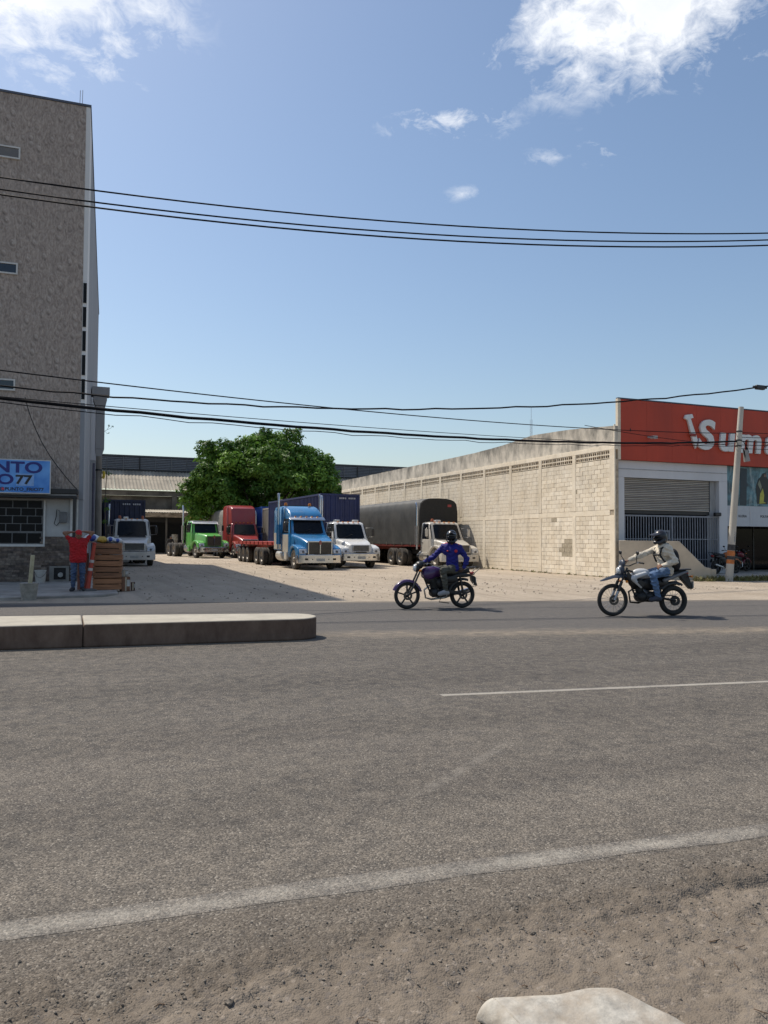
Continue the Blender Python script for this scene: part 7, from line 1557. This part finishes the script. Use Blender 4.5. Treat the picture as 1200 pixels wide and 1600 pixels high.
for a, b_ in (('shL', 1), ('shR', -1)):
    s_ = J1[a]; q_ = lerp(J1['neck'], s_, 0.4); obj('shoulder_trim', sdf_mesh('shoulder_trim', [('c', vadd(q_, (0, 0, 0.045)), vadd(lerp(J1['neck'], s_, 0.95), (0, 0, 0.048)), 0.036, 0.032)], 0.011, 0.02), m_redtr, S1)
fdir = Vector((0.35, 0.93, 0)).normalized()
for off, r_ in ((-0.09, 0.038), (0.10, 0.02)):
    c_ = Vector((-0.40, 0.02, 1.30)) + fdir * 0.148 + Vector((fdir.y, -fdir.x, 0)) * off
    obj('badge', sdf_mesh('badge', [('e', tuple(c_), (r_, 0.028, r_))], 0.008, 0.01), m_redtr, S1)
# rider on the trail motorcycle
B2 = (11.12, 13.09, 0.004); A2 = R(180 - 12.5)
moto_trail('trail_motorcycle', 'white and black trail motorcycle with beak mudguard nearer the camera', B2, A2)
J2 = dict(hipL=(-0.50, 0.10, 0.93), hipR=(-0.50, -0.10, 0.93), chest=(-0.47, 0.0, 1.27), neck=(-0.44, 0.0, 1.47), head=(-0.38, 0.01, 1.60), face=(0.95, 0.3, -0.08), shL=(-0.47, 0.19, 1.40), shR=(-0.43, -0.19, 1.40),
          elL=(-0.55, 0.32, 1.14), wrL=(-0.28, 0.29, 1.05), hnL=(0, 0.6, 0.7), hdL=(0.9, -0.1, -0.2), curlL=0.8, elR=(-0.10, -0.30, 1.25), wrR=(0.14, -0.36, 1.145), hdR=(0.9, -0.1, -0.25), hnR=(0.1, 0, 1), curlR=0.95,
          knL=(-0.09, 0.23, 0.86), anL=(-0.22, 0.22, 0.40), toeL=(-0.04, 0.25, 0.352), knR=(-0.09, -0.23, 0.86), anR=(-0.22, -0.22, 0.40), toeR=(-0.04, -0.25, 0.352))
m_cream2 = M('cream_hoodie', (0.64, 0.57, 0.46), 0.85, var=0.1, scale=7, coords='obj'); m_jean = M('blue_jeans', (0.10, 0.17, 0.30), 0.85, var=0.18, scale=5, coords='obj', dirt=0.3, dirtcol=(0.2, 0.28, 0.4)); m_shoed = M('dark_trainer', (0.035, 0.04, 0.06), 0.7, coords='obj')
P2, S2, X2_ = person('person', 'rider in a cream hoodie and jeans with a backpack on the trail motorcycle', B2, A2, J2, dict(shirt=m_cream2, trousers=m_jean, shoes=m_shoed, sleeve=1.95, low=0.10))
helmet(P2, (-0.385, 0.01, 1.625), X2_, M('charcoal_helmet', (0.022, 0.022, 0.028), 0.3, coords='obj'), peak=(0.28, 0.06), visor=True)
obj('hood', sdf_mesh('hood', [('c', (-0.50, -0.08, 1.46), (-0.50, 0.08, 1.46), 0.06, 0.06), ('c', (-0.42, 0.1, 1.45), (-0.36, 0.05, 1.43), 0.045, 0.04)], 0.011, 0.04), m_cream2, S2)
BK = thing('backpack', 'black backpack on the back of the rider in cream', 'backpack', B2, A2)
m_bp = M('backpack_black', (0.014, 0.014, 0.016), 0.8, var=0.2, coords='obj')
obj('bag', sdf_mesh('bag', [('e', (-0.68, 0, 1.18), (0.11, 0.15, 0.22)), ('e', (-0.72, 0, 1.06), (0.10, 0.14, 0.13))], 0.013, 0.05), m_bp, BK)
for s in (-1, 1): MB().tube([(-0.60, s * 0.12, 1.36), (-0.49, s * 0.13, 1.495), (-0.34, s * 0.125, 1.40), (-0.305, s * 0.13, 1.27), (-0.38, s * 0.17, 1.14), (-0.55, s * 0.16, 1.05)], 0.02, 8).build('strap', m_bp, BK, smooth=60)
MB().tube([(-0.315, 0.15, 1.27), (-0.285, 0.0, 1.265), (-0.315, -0.15, 1.27)], 0.02, 8).build('chest_strap', m_bp, BK, smooth=60)
# man with his hands behind his head on the pavement (faces -y)
JM = dict(hipL=(0.10, 0, 0.92), hipR=(-0.10, 0, 0.92), chest=(0, -0.01, 1.25), neck=(0, 0.0, 1.44), head=(0.0, -0.03, 1.575), face=(0.1, -1, -0.22), shL=(0.20, 0, 1.40), shR=(-0.20, 0, 1.40),
          elL=(0.37, -0.03, 1.63), wrL=(0.14, 0.06, 1.66), hdL=(-1, 0.35, 0.0), hnL=(0.1, -0.3, 1), curlL=0.4, elR=(-0.37, -0.03, 1.62), wrR=(-0.14, 0.06, 1.65), hdR=(1, 0.35, 0.0), hnR=(-0.1, -0.3, 1), curlR=0.4,
          knL=(0.115, -0.03, 0.50), anL=(0.12, 0.02, 0.085), toeL=(0.16, -0.13, 0.045), knR=(-0.115, -0.03, 0.50), anR=(-0.12, 0.02, 0.085), toeR=(-0.17, -0.13, 0.045))
m_redsh = M('red_tshirt', (0.42, 0.008, 0.012), 0.8, var=0.12, scale=5, coords='obj'); m_jean2 = M('faded_jeans', (0.03, 0.055, 0.13), 0.85, var=0.25, scale=4, coords='obj', dirt=0.7, dirtcol=(0.20, 0.27, 0.36)); m_cap = M('red_cap', (0.50, 0.010, 0.014), 0.7, coords='obj')
PM, SM, XM = person('person', 'man in a red shirt and red cap with both hands behind his head', (0.27, 23.45, 0.062), 0, JM, dict(bulk=0.045, shirt=m_redsh, trousers=m_jean2, shoes=M('dark_shoe', (0.03, 0.03, 0.035), 0.7), sleeve=0.55, low=0.13, arms_up=True, hem=0.05))
f_, l_, u_ = [Vector(a) for a in XM]; h_ = Vector(JM['head'])
cp = obj('cap', sdf_mesh('cap', [('e', tuple(h_ + u_ * 0.062), (0.108, 0.09, 0.075), XM)], 0.010, 0.02, clip=[(tuple(-u_), -(h_ + u_ * 0.045).dot(u_))]), m_cap, PM)
MB().loft([[tuple(h_ + f_ * 0.08 + l_ * x + u_ * (0.06 - x * x * 2)) for x in (-0.075, -0.03, 0.03, 0.075)] + [tuple(h_ + f_ * 0.08 + l_ * x + u_ * (0.052 - x * x * 2)) for x in (0.075, 0.03, -0.03, -0.075)], [tuple(h_ + f_ * 0.165 + l_ * x + u_ * (0.045 - x * x * 2)) for x in (-0.05, -0.02, 0.02, 0.05)] + [tuple(h_ + f_ * 0.165 + l_ * x + u_ * (0.038 - x * x * 2)) for x in (0.05, 0.02, -0.02, -0.05)]]).build('brim', m_cap, cp, smooth=40)
# far worker in dark clothes
JW = dict(hipL=(0.10, 0, 0.92), hipR=(-0.10, 0, 0.92), chest=(0.03, -0.02, 1.24), neck=(0.05, -0.03, 1.43), head=(0.07, -0.06, 1.56), face=(0.6, -0.8, -0.2), shL=(0.21, -0.02, 1.39), shR=(-0.16, 0, 1.39), elL=(0.32, -0.1, 1.14), wrL=(0.42, -0.22, 0.98), elR=(-0.22, -0.04, 1.12), wrR=(-0.2, -0.14, 0.9), hnL=(0, 0, 1), hnR=(-1, 0, 0), knL=(0.13, -0.05, 0.5), anL=(0.14, 0.02, 0.085), toeL=(0.18, -0.14, 0.045), knR=(-0.14, -0.02, 0.5), anR=(-0.17, 0.04, 0.085), toeR=(-0.2, -0.12, 0.045))
m_dk = M('dark_workwear', (0.035, 0.03, 0.027), 0.85, coords='obj')
PW, SW_, XW = person('person', 'far worker in dark clothes standing left of the green truck', (8.26, 70.4, 0.0), 0, JW, dict(shirt=m_dk, trousers=m_dk, shoes=m_dk, sleeve=1.9, low=0.1), res=0.02)
obj('hair', sdf_mesh('hair', [('e', (0.06, -0.05, 1.62), (0.09, 0.095, 0.075))], 0.02, 0.02), m_eye, PW)
# motorcycles parked inside the shopfront
m_bk2 = paint('bike_black', (0.02, 0.02, 0.022), dirt=0.0); 
moto_street('parked_motorcycle', 'black motorcycle parked behind the shop window near the striped pole', (29.3, 27.9, 0.132), R(12), M('bike_tail_red', (0.16, 0.015, 0.03), 0.35))
moto_street('parked_motorcycle', 'orange trimmed motorcycle parked at the shop door behind the striped pole', (26.9, 26.3, 0.132), R(8), M('bike_orange', (0.40, 0.11, 0.02), 0.4))
